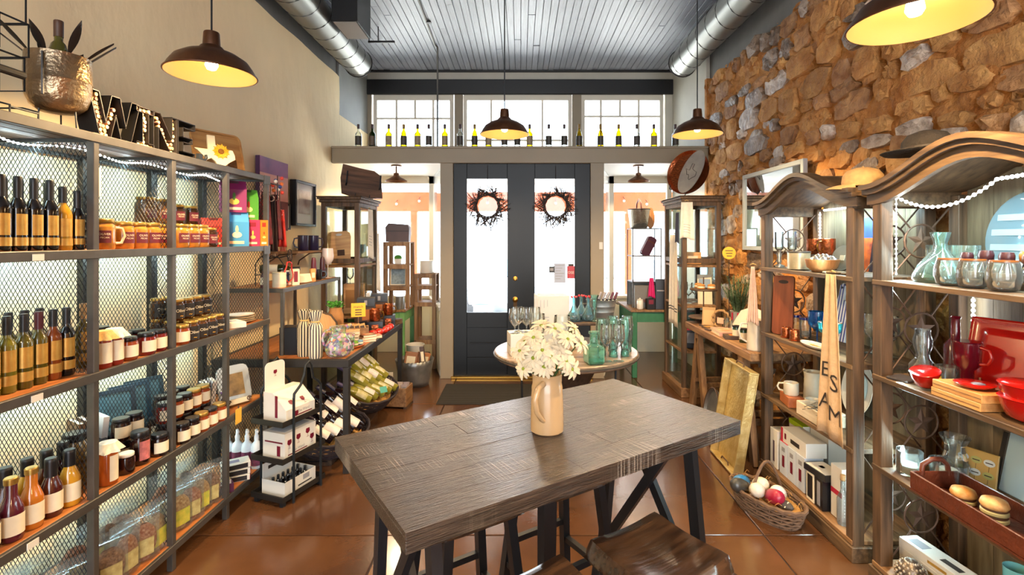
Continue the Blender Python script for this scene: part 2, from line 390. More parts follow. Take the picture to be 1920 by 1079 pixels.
# bays either side of the vestibule
for i, s in enumerate((-1, 1)):
    xo = (-1.20, 1.24)[i]; xi = (xd(830), xd(1128))[i]; xw = (WL, WR - .02)[i]
    kn = struct(MB().box(min(xo, xw), max(xo, xw), YF - .02, YF + .15, 0, .74, .004).build('wall_bay_%s' % ('left', 'right')[i], mat('cream_knee_wall', 'E8E0C8', .7, var=.05, vs=3)))
    MB().box(min(xo, xw) - .0, max(xo, xw), YF - .06, YF + .16, .74, .78, .006).build('sill', M_frame, kn)
    d = Vector((xo - xi, YF - YD - .1)); ln = d.length; an = math.atan2(d.y, d.x)
    b = MB(); b.at(xi, YD + .1, 0, rz=an); b.box(0, ln, -.05, .05, 0, .74, .004); b.build('return_wall', MATS['cream_knee_wall'], kn)
    b = MB(); b.at(xi, YD + .1, 0, rz=an); b.box(0, ln, -.06, .06, .74, .78, .004); b.build('return_sill', M_frame, kn)
    wd_ = struct(thing('window_%d' % (4 + i), None, None))
    for x in (xo + .03 * s, xw - .03 * s): MB().box(x - .03, x + .03, YF, YF + .07, .78, 2.43).build('jamb', M_frame, wd_)
    MB().box(min(xo, xw), max(xo, xw), YF, YF + .07, 2.33, 2.43).build('head', M_frame, wd_)
    MB().box(min(xo, xw), max(xo, xw), YF + .03, YF + .036, .78, 2.33).build('pane', M_pane, wd_)
    b = MB(); b.at(xi, YD + .1, 0, rz=an); b.box(0, ln, -.003, .003, .78, 2.43); b.build('return_pane', M_pane, wd_)
# ---------------------------------------------------------------- outdoors: porch, street, cars
M_conc = mat('pale_pavement', 'D8D4CC', .8, var=.05, vs=3)
M_orange = mat('orange_porch_paint', 'B4501E', .6, var=.08, vs=4)
porch = struct(MB().box(-6, 6, YF + .2, 9.9, -.14, -.02).build('porch_floor', M_conc))
struct(MB().box(-30, 30, 9.9, 60, -.5, -.34).build('street', mat('pale_asphalt', 'C4C4C2', .9, var=.05, vs=1)))
struct(MB().box(-6, 6, YF + .2, 9.9, 2.60, 2.68).build('porch_roof', mat('white_porch_boards', 'F0ECE4', .7)))
pf = struct(MB().box(-6, 6, 9.3, 9.46, 2.08, 2.44, .01).build('porch_beam', M_orange))
for x in (-1.98, 2.02): MB().box(x - .06, x + .06, 9.3, 9.44, -.02, 2.09, .008).build('porch_post', M_orange, pf)
for k in range(9): MB().box(-2.9 + k * .72, -2.84 + k * .72, YF + .25, 9.85, 2.52, 2.6).build('rafter', MATS['white_porch_boards'], pf)
# ================================================================ furniture and fittings
M_steel = mat('grey_brown_steel', '56524E', .45, metal=.6, var=.12, vs=14)
M_dsteel = mat('dark_steel', '33302E', .45, metal=.6, var=.1, vs=14)
M_wire = mat('dark_wire', '1E2226', .5, metal=.4)
M_shelfwood = wood('orange_brown_shelf_wood', '8A4C20', 'B8743A', 'Y', .45)
M_darkslat = wood('dark_slat_wood', '3A2A20', '5A4434', 'Y', .6)
M_tabletop = wood('dark_walnut_plank', '1F1813', '44372E', 'X', .30, 3.0, bump=.6)
def sawmarks(m):
    """rough-sawn look: patches of fine pale marks running across the grain."""
    nt = m.node_tree; L = nt.links.new; b = nt.nodes['Principled BSDF']; src = b.inputs['Base Color'].links[0].from_socket; bp = b.inputs['Normal'].links[0].from_node
    tc = nn(nt, 'ShaderNodeTexCoord'); f = []
    for sc, v in (((150, 5, 1), 1.0), ((5, 9, 1), 1.0)):
        mp = nn(nt, 'ShaderNodeMapping'); mp.inputs['Scale'].default_value = sc; L(tc.outputs['Object'], mp.inputs[0]); nz = nn(nt, 'ShaderNodeTexNoise'); nz.inputs['Scale'].default_value = v; nz.inputs['Detail'].default_value = 3; L(mp.outputs[0], nz.inputs['Vector'])
        mr = nn(nt, 'ShaderNodeMapRange'); mr.inputs['From Min'].default_value = .52; mr.inputs['From Max'].default_value = .66; L(nz.outputs['Fac'], mr.inputs[0]); f.append(mr.outputs[0])
    mu = nn(nt, 'ShaderNodeMath', operation='MULTIPLY'); L(f[0], mu.inputs[0]); L(f[1], mu.inputs[1])
    mx = nn(nt, 'ShaderNodeMix', data_type='RGBA'); L(mu.outputs[0], mx.inputs['Factor']); L(src, mx.inputs['A']); mx.inputs['B'].default_value = (.20, .165, .135, 1); L(mx.outputs['Result'], b.inputs['Base Color'])
    b2 = nn(nt, 'ShaderNodeBump'); b2.inputs['Strength'].default_value = .5; b2.inputs['Distance'].default_value = .002; L(mu.outputs[0], b2.inputs['Height']); L(bp.outputs[0], b2.inputs['Normal']); L(b2.outputs[0], b.inputs['Normal'])
sawmarks(M_tabletop)
M_seat = wood('espresso_seat_wood', '241812', '4A3424', 'X', .22, 1.2, coat=.5)
M_legs = mat('black_leg_paint', '16171B', .4)
M_greywood = wood('weathered_grey_wood', '36281B', '684F38', 'Z', .6)
M_greywoodY = wood('weathered_grey_wood_long', '3E2D1E', '70573C', 'Y', .6)
M_backwood = wood('taupe_back_board', '544735', '766850', 'Z', .65)
M_rustic = wood('rustic_brown_wood', '6A4A30', '9A7650', 'Y', .6)
M_rusticZ = wood('rustic_brown_upright', '6A4A30', '9A7650', 'Z', .6)
M_iron = mat('rusty_iron', '5A4436', .6, metal=.5, var=.2, vs=20)
M_led = emit('cool_led', (.86, .95, 1.0), 14)
M_white = mat('white_card', 'D2CEC6', .5)
RF, RB = -1.62, -2.06; RY = [1.05, 1.481, 1.912, 2.343, 2.775, 3.216]; RZ = [.12, .56, 1.04, 1.51, 1.955]
# ---------------------------------------------------------------- steel shelving along the plaster wall
rack = thing('shelving_rack', 'long grey steel shelving rack with mesh dividers and wooden shelves along cream wall', 'shelving rack', (RF, RY[0], 0))
post = MB().box(-.014, .014, -.013, .013, 0, 1.96, .002).mesh('post', M_steel)
bpost = MB().box(-.016, .016, -.022, .022, 0, 1.96, .002).mesh('back_post', M_dsteel)
L5 = RY[-1] - RY[0]; DP = RB - RF
mesh_me = None
for i, y in enumerate(RY):
    part('post', post, rack, (-.014, y - RY[0], 0)); part('back_post', bpost, rack, (DP + .016, y - RY[0], 0))
    if mesh_me is None:
        b = MB(); Wd, Hd, hw, hh = .40, 1.85, .0085, .0145; k = hw / hh; n = int((Wd + Hd * k) / (2 * hw))
        for sgn in (1, -1):
            for j in range(-1, n + 1):
                c = j * 2 * hw - Hd * k if sgn > 0 else j * 2 * hw
                v0, v1 = (-c / (sgn * k), (Wd - c) / (sgn * k)); v0, v1 = sorted((v0, v1)); v0 = max(0, v0); v1 = min(Hd, v1)
                if v1 - v0 > .01: b.tube([(-.02 - (c + sgn * k * v0), 0, .11 + v0), (-.02 - (c + sgn * k * v1), 0, .11 + v1)], .0015, 3)
        mesh_me = b.mesh('mesh_panel', M_wire, fix=False)
    part('mesh_panel', mesh_me, rack, (0, y - RY[0], 0))['kind'] = 'stuff'
fb = MB().box(-.012, .004, -.016, L5 + .016, -.034, .0, .002).mesh('front_bar', M_steel)
fbd = MB().box(-.012, .004, -.016, L5 + .016, -.034, .0, .002).mesh('back_bar', M_dsteel)
cb = MB().box(DP, 0, -.006, .006, -.03, -.004).mesh('cross_bar', M_dsteel)
for z in RZ:
    top = z == RZ[-1]
    part('front_bar', fb, rack, (0, 0, z + .002)); part('back_bar', fbd, rack, (DP + .02, 0, z))
    for y in RY: part('cross_bar', cb, rack, (0, y - RY[0], z - .002))
    n = 6 if top else 4; w_ = (-DP - .03) / n
    bd = MB().box(-w_ + .003, -.003, .008, L5 - .008, -.018, -.001, .002).mesh('shelf_board', M_darkslat if top else M_shelfwood)
    for k in range(n): part('shelf_board', bd, rack, (-.014 - k * w_, 0, z))
for px, z in ((72, 1.51), (70, 1.04), (62, .56)):
    y = onx(px, RF + .006); MB().box(.0045, .007, y - RY[0] - .02, y - RY[0] + .02, z - .03, z - .008).build('price_tag', M_white, rack)
y = onx(190, RF); MB().box(-.02, -.012, y - RY[0] - .004, y - RY[0] + .014, 1.72, 1.83).build('price_tag', M_white, rack)
MB().tube([(-.06, L5, 1.93), (-.06, L5 + .30, 1.93)], .005, 6).build('scarf_rail', M_steel, rack)
for z in (1.955, 1.51): MB().box(.004, .007, L5 - .06, L5 + .012, z - .05, z + .004).build('corner_plate', M_steel, rack)
# LED rope under the top and the lower shelves
def led_rope(nm, label, pts, r=.004, power=None, parent_lights=(), beads=True, group=None, n=6):
    root = thing(nm, label, 'string lights', pts[0], group=group); o0 = Vector(pts[0])
    P_ = [Vector(p) - o0 for p in pts]; tot = sum((b - a).length for a, b in zip(P_, P_[1:])); sp = .022; b = MB(); acc = 0
    cord = MB(); cord.tube(P_, r * .5, 5); cord.build('cord', mat('clear_cord', 'D8DCE0', .3), root)
    for p, q in zip(P_, P_[1:]):
        d = (q - p).length; t = acc
        while t < d: c = p + (q - p) * (t / d); b.sphere(r, tuple(c), 6, 4); t += sp
        acc = t - d
    o = b.build('bead_lights', M_led, root, fix=False); o['kind'] = 'stuff'
    for loc, rot, sx, sy, e in parent_lights:
        l = lamp('led_light', 'AREA', e * (1.25 if nm == 'led_rope' else .75), (.66, .95, 1.0), tuple(Vector(loc) - o0), root, shape='RECTANGLE', size=sx, size_y=sy); l.rotation_euler = rot
    return root
pts = []
for k in range(40):
    t = k / 39; y = 1.5 + t * 1.7; pts.append((-1.84 + .02 * math.sin(t * 19), y, 1.918 + .012 * math.sin(t * 24)))
led_rope('led_rope', 'white led string lights sagging under the top of the steel rack', pts, .0045, parent_lights=[((-1.84, 2.1, 1.915), (0, R(32), 0), .02, 2.1, 3.2)])
for z, nm, e in ((1.51, 'under the upper shelf', 2.5), (1.04, 'under the middle shelf', 2.9), (.56, 'under the lower shelf', 3.2)):
    led_rope('led_rope', 'white led string lights hidden %s of the steel rack' % nm, [(-1.99, 1.1, z - .032), (-1.99, 3.2, z - .032)], .004,
             parent_lights=[((-1.95, 2.15, z - .04), (0, R(20), 0), .02, 2.1, e)])
# ---------------------------------------------------------------- bar table with the vase
TZ = .90; TC = (.092, 1.7215); TA = math.atan2(.692, 1.0475)
tb = thing('bar_table', 'dark wooden bar table with thick plank top and black crossed legs', 'table', (*TC, 0), TA)
hx, hy = .6275, .324; rows = 6; rw = 2 * hy / rows
for k in range(rows):
    cut = [-hx] + sorted(random.uniform(-.4, .4) for _ in range(2)) + [hx]
    if cut[2] - cut[1] < .15: cut = [cut[0], cut[1], cut[3]]
    for a, b in zip(cut, cut[1:]):
        MB().box(a + .0002, b - .0002, -hy + k * rw + .0002, -hy + (k + 1) * rw - .0002, TZ - .012, TZ + random.uniform(-.0004, .0004), .0006).build('plank', M_tabletop, tb)
MB().box(-hx, hx, -hy, hy, TZ - .05, TZ - .0125, .002).build('top_slab', M_tabletop, tb)
def leg(mb, a, b, w=.042, d=.03):
    A, B = Vector(a), Vector(b); u = (B - A).normalized(); n1 = Vector((1, 0, 0)); n2 = u.cross(n1).normalized(); n1 = n2.cross(u)
    vs = [tuple(p + n1 * sx * d / 2 + n2 * sy * w / 2) for p in (A, B) for sx, sy in ((-1, -1), (1, -1), (1, 1), (-1, 1))]
    return mb.add(vs, [(0, 1, 2, 3), (4, 5, 6, 7), (0, 1, 5, 4), (1, 2, 6, 5), (2, 3, 7, 6), (3, 0, 4, 7)])
for s in (-1, 1):
    x = s * (hx - .12)
    for t in (-1, 1):
        leg(MB(), (x, t * .19, TZ - .05), (x, t * .285, 0)).build('leg', M_legs, tb)
        leg(MB(), (x + t * .016, t * .17, TZ - .06), (x + t * .016, -t * .24, .22), .036, .022).build('cross_brace', M_legs, tb)
    leg(MB(), (x, -.26, .2), (x, .26, .2)).build('lower_rail', M_legs, tb)
    leg(MB(), (x, -.25, TZ - .068), (x, .25, TZ - .068), .036, .04).build('top_rail', M_legs, tb)
MB().box(-hx + .12, hx - .12, -.02, .02, .18, .22).build('stretcher', M_legs, tb)
MB().box(-.025, .025, -.02, .02, .2, TZ - .05).build('centre_post', M_legs, tb)
# stools
def stool():
    o = thing('bar_stool', None, 'stool'); b = MB(); n = 14
    def seat_top(u, v):
        x, y = (u - .5) * .345, (v - .5) * .335
        ex = min(1, (.5 - abs(u - .5)) / .12); ey = min(1, (.5 - abs(v - .5)) / .12); ed = (1 - (1 - ex) ** 2) * (1 - (1 - ey) ** 2)
        rr = 1 - .05 * (abs(u - .5) * 2) ** 6 * (abs(v - .5) * 2) ** 6 * 2.2
        return (x * rr, y * rr, .585 + .045 * ed ** .5 * (.55 + .45 * min(1, (abs(u - .5) * 2) ** 2 + .25)) - .008 * math.cos((v - .5) * PI * 1.5))
    b.grid(seat_top, n, n); e = len(b.v)
    b.add([(x * .94, y * .94, .572) for x, y in ((-.172, -.167), (.172, -.167), (.172, .167), (-.172, .167))], [(0, 3, 2, 1)])
    per = [i for i in range(n)] + [n - 1 + n * j for j in range(1, n)] + [n * (n - 1) + i for i in range(n - 2, -1, -1)] + [n * j for j in range(n - 2, 0, -1)]
    low = [(b.v[i][0] * .97, b.v[i][1] * .97, .572) for i in per]; k0 = len(b.v); b.add(low, []); m = len(per)
    b.f += [(per[i], per[(i + 1) % m], k0 + (i + 1) % m, k0 + i) for i in range(m)]
    b.build('seat', M_seat, o, 50)
    for sx in (-1, 1):
        for sy in (-1, 1): leg(MB(), (sx * .12, sy * .115, .575), (sx * .175, sy * .165, 0), .034, .034).build('leg', M_legs, o)
        leg(MB(), (sx * .155, -.148, .2), (sx * .155, .148, .2), .024, .024).build('foot_rail', M_legs, o)
    MB().box(-.148, .148, -.152, -.13, .27, .294).build('foot_rail', M_legs, o); MB().box(-.148, .148, .13, .152, .27, .294).build('foot_rail', M_legs, o)
    return o
KS = Kind(stool); u1 = Vector((math.cos(TA), math.sin(TA))); u2 = Vector((-u1.y, u1.x))
def tpos(a, b): p = Vector(TC) + u1 * a + u2 * b; return (p.x, p.y, 0)
gs = 'bar stools around the plank table'
KS.put('dark saddle-seat bar stool at the front of the plank table, the right-hand one', (.4135, 1.5, 0), TA, gs)
KS.put('dark saddle-seat bar stool at the front edge of the picture, left of the other stool', (.075, 1.272, 0), TA, gs)
KS.put('bar stool tucked under the far left side of the plank table', tpos(-.19, .25), TA, gs)
KS.put('bar stool tucked under the far right side of the plank table', tpos(.24, .25), TA, gs)
# ---------------------------------------------------------------- two arched hutches by the stone wall
HX, HD = 1.60, .40; HZ = [.10, .54, .945, 1.37]
def hutch(name, label, Ya, Yb, arch=.13):
    W = Yb - Ya; o = thing(name, label, 'shelf unit', (HX, Ya, 0)); pw = .055
    for y in (0, W - pw):
        MB().box(0, pw, y, y + pw, 0, 1.75, .003).build('front_post', M_greywood, o); MB().box(HD - pw, HD, y, y + pw, 0, 1.75, .003).build('back_post', M_greywood, o)
    for k, z in enumerate(HZ):
        n = 3; d = HD / n
        for i in range(n): MB().box(i * d + (.0 if i else -.005), (i + 1) * d - .002, .004, W - .004, z - .022, z, .002).build('shelf_board', M_greywoodY if k else M_rustic, o)
    MB().box(-.012, HD, -.012, W + .012, 0, .075, .004).build('plinth', M_greywoodY, o)
    n = 7; d = (W - 2 * pw) / n
    for i in range(n): MB().box(HD - .018, HD - .004, pw + i * d + .001, pw + (i + 1) * d - .001, .1, 1.78 + arch * .75 * math.sin(PI * (i + .5) / n)).build('back_plank', M_backwood, o)
    # ironwork on both ends: crossed rods, ring and star
    def star(mb, cy_, cz, y, r):
        for k in range(5):
            a = PI / 2 + k * 2 * PI / 5; tip = (cy_ + r * math.cos(a), y, cz + r * math.sin(a))
            for s in (-1, 1):
                a2 = a + s * PI / 5; inn = (cy_ + .4 * r * math.cos(a2), y, cz + .4 * r * math.sin(a2))
                mb.add([tip, inn, (cy_, y - .008, cz), (cy_, y + .008, cz)], [(0, 1, 2), (0, 3, 1), (0, 2, 3), (1, 3, 2)])
    for y in (pw / 2, W - pw / 2):
        for za, zb in zip(HZ, HZ[1:] + [1.74]):
            za2, zb2 = za, zb - .022; cz = (za2 + zb2) / 2; cx_ = HD / 2; r = .075
            for s in (-1, 1):
                for s2 in (-1, 1):
                    dx, dz = s * (HD / 2 - pw), s2 * (zb2 - za2) / 2; q = r / math.hypot(dx, dz)
                    MB().tube([(cx_ + dx * q, y, cz + dz * q), (cx_ + dx, y, cz + dz * .98)], .004, 5).build('iron_rod', M_iron, o)
            b = MB(); b.tube([(cx_ + r * math.cos(2 * PI * k / 20), y, cz + r * math.sin(2 * PI * k / 20)) for k in range(20)], .0045, 5, True); ir = b.build('iron_ring', M_iron, o)
            b = MB(); star(b, cx_, cz, y, .066); b.build('iron_star', M_iron, ir)
    # arched crown
    def zc(t): s_ = 1 - abs(2 * t - 1); s_ = max(0, (s_ - .08) / .92); return 1.785 + arch * (s_ * s_ * (3 - 2 * s_)) * 1.02
    T_ = [k / 24 for k in range(25)]; ya = lambda t: -.03 + t * (W + .06)
    def band(nm, x0, x1, lo, hi, m, y_in=0):
        vs = []; 
        for t in T_: 
            y = ya(t); vs += [(x0, y, zc(t) + lo), (x0, y, zc(t) + hi), (x1, y, zc(t) + hi), (x1, y, zc(t) + lo)]
        fs = [(4 * i + a, 4 * i + (a + 1) % 4, 4 * i + 4 + (a + 1) % 4, 4 * i + 4 + a) for i in range(24) for a in range(4)] + [(0, 1, 2, 3), (99, 98, 97, 96)]
        MB().add(vs, fs).build(nm, m, o, 40)
    band('crown_fascia', -.004, .02, -.075, -.025, M_greywoodY); band('crown_moulding', -.028, .03, -.03, -.008, M_greywoodY); band('crown_cap', -.045, .035, -.008, .014, M_greywoodY)
    band('crown_roof', .03, HD, -.02, -.004, M_greywoodY)
    for y in (-.02, W - .01): MB().box(0, HD, y, y + .03, 1.70, 1.775, .004).build('side_cornice', M_greywoodY, o)
    return o
H1 = (2.40, 3.32); H2 = (1.30, 2.27)
hutch('arched_hutch', 'weathered wooden arched hutch with iron star ends, the farther one beside the rustic bench', *H1)
hutch('arched_hutch', 'weathered wooden arched hutch with iron star ends, the nearer one at the right edge', *H2)
def arc_pts(a, b, sag, n): return [tuple(Vector(a).lerp(Vector(b), k / n) - Vector((0, 0, sag * 4 * (k / n) * (1 - k / n)))) for k in range(n + 1)]
gl = 'rope lights in the hutches'
p2 = arc_pts((HX + .02, 2.17, 1.745), (HX + .12, 1.80, 1.77), .075, 14) + arc_pts((HX + .12, 1.80, 1.77), (HX + .05, 1.35, 1.80), .01, 10)[1:]
led_rope('rope_light', 'beaded white rope light hung in a swag under the nearer hutch arch', p2, .007, group=gl, parent_lights=[((HX + .14, 1.75, 1.76), (0, 0, 0), .03, .8, 4)])
led_rope('rope_light', 'white rope light running down the nearer hutch post beside the iron star', [(HX + .06, 2.205, 1.40), (HX + .06, 2.205, 1.74)], .0045, group=gl, parent_lights=[((HX + .07, 2.19, 1.5), (R(-70), 0, R(-40)), .02, .4, 1.6), ((HX + .07, 2.19, .7), (R(-70), 0, R(-40)), .02, 1.0, 2.5)])
led_rope('rope_light', 'white rope light along the back corner of the farther hutch top', [(HX + .10, 2.55, 1.80), (HX + .36, 2.72, 1.745), (HX + .36, 3.23, 1.74)], .006, group=gl, parent_lights=[((HX + .30, 2.85, 1.735), (0, 0, 0), .03, .7, 3.5)])
led_rope('rope_light', 'white rope light running down the back post of the farther hutch', [(HX + .345, 3.24, 1.36), (HX + .345, 3.24, 1.73)], .007, group=gl)
led_rope('rope_light', 'white rope light running down the near front post of the farther hutch', [(HX + .03, 2.463, .12), (HX + .03, 2.463, 1.70)], .005, group=gl, parent_lights=[((HX + .10, 2.48, .9), (R(70), 0, R(30)), .02, 1.2, 2.5)])
led_rope('rope_light', 'white rope light on the back planks of the nearer hutch behind the dark red bottle', [(HX + .35, 2.15, .96), (HX + .35, 2.15, 1.36)], .008, group=gl, parent_lights=[((HX + .3, 1.8, .52), (0, 0, 0), .03, .7, 2)])
# ---------------------------------------------------------------- steel and wood display table under the riser
DX0, DX1, DY0, DY1, DZ = -2.04, -1.13, 3.30, 4.82, .755
dt = thing('display_table', 'steel-framed display table with warm wood top beside the shelving rack', 'table', (DX1, DY0, 0)); W, L = DX0 - DX1, DY1 - DY0
n = 6
for k in range(n): MB().box(W + .03 + k * (-W - .06) / n + .001, W + .03 + (k + 1) * (-W - .06) / n - .001, .03, L - .03, DZ - .03, DZ, .002).build('plank', M_shelfwood, dt)
for a, b, nm in (((W, 0), (0, .035), 'front_rail'), ((W, L - .035), (0, L), 'back_rail'), ((-.035, .035), (0, L - .035), 'side_rail'), ((W, .035), (W + .035, L - .035), 'side_rail')):
    MB().box(a[0], b[0], a[1], b[1], DZ - .05, DZ + .002, .003).build(nm, M_dsteel, dt)
for x in (W + .002, -.042):
    for y in (.002, L - .042): MB().box(x, x + .04, y, y + .04, 0, DZ - .05, .003).build('leg', M_dsteel, dt)
for x in (W * .34, W * .66): MB().box(x - .02, x + .02, L - .04, L - .005, .0, DZ - .05).build('back_upright', M_dsteel, dt)
# riser shelf on it
RX, RYA, RYB, RZZ = -1.62, 3.42, 4.52, 1.215
rz_ = thing('riser_shelf', 'narrow steel-legged riser shelf standing on the display table', 'shelf', (RX, RYA, DZ))
hh = RZZ - DZ; W = -.42; L = RYB - RYA
MB().box(W, -.02, .02, L - .02, hh - .02, hh, .002).build('shelf_board', M_shelfwood, rz_)
for a, b in (((W, 0), (0, .02)), ((W, L - .02), (0, L)), ((-.02, .02), (0, L - .02)), ((W, .02), (W + .02, L - .02))): MB().box(a[0], b[0], a[1], b[1], hh - .028, hh + .001, .002).build('rail', M_steel, rz_)
for x in (W, -.022):
    for y in (0, L - .022): MB().box(x, x + .022, y, y + .022, 0, hh - .028, .002).build('leg', M_steel, rz_)
ws = thing('wall_shelf', 'short thin wooden shelf on cream wall carrying the navy mugs', 'shelf', (WL + .0, 4.05, 1.455))
MB().box(.006, .30, 0, .74, -.018, 0, .003).build('shelf_board', M_rustic, ws)
for y in (.06, .66): MB().tube([(.008, y, -.14), (.02, y, -.1), (.12, y, -.03), (.26, y, -.02)], .006, 6).build('bracket', M_iron, ws)
# ---------------------------------------------------------------- glazed wooden display cabinets
M_cabglass = glass('cabinet_glass', 'F2F8F4', .03, .35)
def cabinet(name, label, x0, x1, y0, y1, H, shelves, mw=M_greywood):
    o = thing(name, label, 'cabinet', (x0, y0, 0)); W, L = x1 - x0, y1 - y0; p = .045
    for x in (0, W - p):
        for y in (0, L - p): MB().box(x, x + p, y, y + p, 0, H - .06, .003).build('post', mw, o)
    for z in shelves: MB().box(.004, W - .004, .004, L - .004, z - .022, z, .002).build('shelf', M_rustic, o)
    for z in (1.32, H - .10):
        for x in (0.004, W - p + .004): MB().box(x, x + p - .008, p, L - p, z, z + .045, .002).build('side_rail', mw, o)
        for y in (.004, L - p + .004): MB().box(p, W - p, y, y + p - .008, z, z + .045, .002).build('front_rail', mw, o)
    MB().box(-.02, W + .02, -.02, L + .02, 0, .09, .004).build('base', M_rustic, o)
    for e, za, zb in ((.015, H - .06, H - .03), (.03, H - .03, H - .008), (.042, H - .008, H)): MB().box(-e, W + e, -e, L + e, za, zb, .004).build('cornice', mw, o)
    for x in (.02, W - .023): MB().box(x, x + .003, p, L - p, .10, H - .1).build('side_pane', M_cabglass, o)
    MB().box(p, W - p, L - .025, L - .022, .10, H - .1).build('back_pane', M_cabglass, o)
    return o
cabinet('display_cabinet', 'brown glazed display cabinet behind the display table on the left', -1.94, -1.57, 4.87, 5.50, 1.975, (.4, .8, 1.30))
cabinet('display_cabinet', 'weathered open display cabinet hung with tea towels near the stone wall', 1.60, 1.98, 4.92, 5.54, 1.985, (.45, .90, 1.30))
# ---------------------------------------------------------------- rustic trestle bench table by the stone wall
BX0, BX1, BY0, BY1, BZ = 1.55, 2.03, 3.37, 4.70, .785
bt = thing('rustic_bench', 'rustic plank trestle bench table against the stone wall', 'table', (BX0, BY0, 0)); W, L = BX1 - BX0, BY1 - BY0
for k in range(3): MB().box(k * W / 3 + .002, (k + 1) * W / 3 - .002, 0 + .01 * (k % 2), L - .012 * (k % 2), BZ - .06, BZ, .006).build('plank', M_rustic, bt)
for y in (.22, L - .2):
    for x in (.06, W - .06):
        for s in (-1, 1): leg(MB(), (x, y, BZ - .06), (x, y + s * .17, 0), .06, .045).build('leg', M_rusticZ, bt)
    MB().box(.03, W - .03, y - .03, y + .03, BZ - .12, BZ - .06, .004).build('top_rail', M_rustic, bt)
    MB().box(.05, W - .05, y - .11, y - .07, .25, .29, .004).build('brace', M_rustic, bt); MB().box(.05, W - .05, y + .07, y + .11, .25, .29, .004).build('brace', M_rustic, bt)
MB().box(.1, .14, .22, L - .2, .2, .25, .003).build('stretcher', M_rustic, bt)
# ---------------------------------------------------------------- round display table
RC = (.33, 3.62); RT = .755
rt = thing('round_table', 'round display table with zinc-edged wood top crowded with glassware', 'table', (*RC, 0))
b = MB().at(0, 0, RT); b.lathe([(.50, -.045), (.512, -.035), (.515, -.005), (.508, 0)], 48); b.build('tabletop', wood('grey_brown_round_top', '5A4A3C', '9A8672', 'X', .35, coat=.2), rt, 30)
b = MB().at(0, 0, RT); b.tube([(.516 * math.cos(2 * PI * k / 48), .516 * math.sin(2 * PI * k / 48), -.022) for k in range(48)], .008, 5, True); b.build('metal_band', M_steel, rt, 60)
b = MB(); b.lathe([(.27, 0), (.27, .02), (.10, .05), (.085, .2), (.11, .35), (.16, .5), (.22, .62), (.25, RT - .046)], 20); b.build('pedestal', wood('dark_barrel', '2A1E18', '4A382C', 'Z', .6), rt, 40)
for a in (20, 140, 260):
    a = R(a); MB().tube([(.42 * math.cos(a), .42 * math.sin(a), RT - .05), (.40 * math.cos(a), .40 * math.sin(a), 0)], .008, 6).build('iron_leg', M_wire, rt)
# riser on it
rs2 = thing('table_riser', 'low wooden riser board on the round table behind the green bottle', 'riser', (.34, 3.72, RT))
MB().box(.035, .40, 0, .34, .155, .175, .003).build('board', M_darkslat, rs2)
for x in (.05, .29):
    for y in (.03, .20): MB().box(x, x + .03, y, y + .03, 0, .155).build('leg', M_darkslat, rs2)
# ---------------------------------------------------------------- green tables in the bays
M_green = mat('green_milk_paint', '2E6B4A', .6, var=.15, vs=12)
M_lgreen = mat('light_green_milk_paint', '6FA868', .6, var=.12, vs=12)
def green_table(label, x0, x1, y0, y1, H, m):
    o = thing('green_table', label, 'table', (x0, y0, 0)); W, L = x1 - x0, y1 - y0
    MB().box(-.02, W + .02, -.02, L + .02, H - .025, H, .004).build('tabletop', M_rustic, o)
    for y in (.01, L - .03): MB().box(.05, W - .05, y, y + .02, H - .14, H - .025).build('apron', m, o)
    for x in (.01, W - .03): MB().box(x, x + .02, .05, L - .05, H - .14, H - .025).build('apron', m, o)
    for x in (0, W - .055):
        for y in (0, L - .055): MB().box(x, x + .055, y, y + .055, 0, H - .025, .004).build('leg', m, o)
green_table('dark green painted table in the right-hand window bay', 1.26, 2.02, 5.60, 6.35, .765, M_green)
green_table('light green painted table in the left-hand window bay', -2.0, -1.30, 5.60, 6.2, .765, M_lgreen)
# ---------------------------------------------------------------- ducts
M_duct = mat('spiral_duct_steel', '84847F', .38, metal=.75, var=.06, vs=3)
M_seam = mat('duct_seam', '3A3A3C', .5, metal=.5)
for X, nm in ((-1.875, 'along the cream wall'), (1.885, 'above the stone wall')):
    o = thing('spiral_duct', 'round spiral steel air duct under the ceiling %s' % nm, 'duct', (X, -1.2, 3.60))
    b = MB().at(rx=R(-90)); b.lathe([(.155, 0), (.155, 7.0), (.02, 7.0)], 28); b.build('duct_tube', M_duct, o, 40)
    b = MB(); pts = []
    for k in range(28 * 14 + 1): a = 2 * PI * k / 14; pts.append((.156 * math.cos(a), 7.0 * k / (28 * 14), .156 * math.sin(a)))
    b.tube(pts, .0045, 4); b.build('spiral_seam', M_seam, o)
    b = MB(); b.tube([(.158 * math.cos(2 * PI * k / 24), 7.0, .158 * math.sin(2 * PI * k / 24)) for k in range(24)], .008, 5, True); b.build('end_ring', M_seam, o)
    for y in (3.0, 5.6): MB().tube([(0, y, .15), (0, y, .31)], .006, 5).build('hanger_rod', M_seam, o)
o = thing('duct_register', 'black box air register on the side of the left spiral duct', 'register', (-1.68, 4.45, 3.52))
MB().box(0, .23, 0, .40, -.02, .38, .004).build('housing', M_black, o); MB().box(.015, .215, .015, .385, -.026, -.019).build('grille', mat('pale_register_face', '9A9690', .6), o)
o = thing('ceiling_bracket', 'short black bar hung beside the left spiral duct', 'bracket', (-1.66, 5.5, 3.72)); MB().box(-.01, .28, -.01, .01, 0, .02).build('bar', M_black, o); MB().tube([(0, 0, .02), (0, 0, .19)], .006, 5).build('rod', M_seam, o); MB().tube([(.1, 0, .02), (.1, 0, .19)], .006, 5).build('rod', M_seam, o)
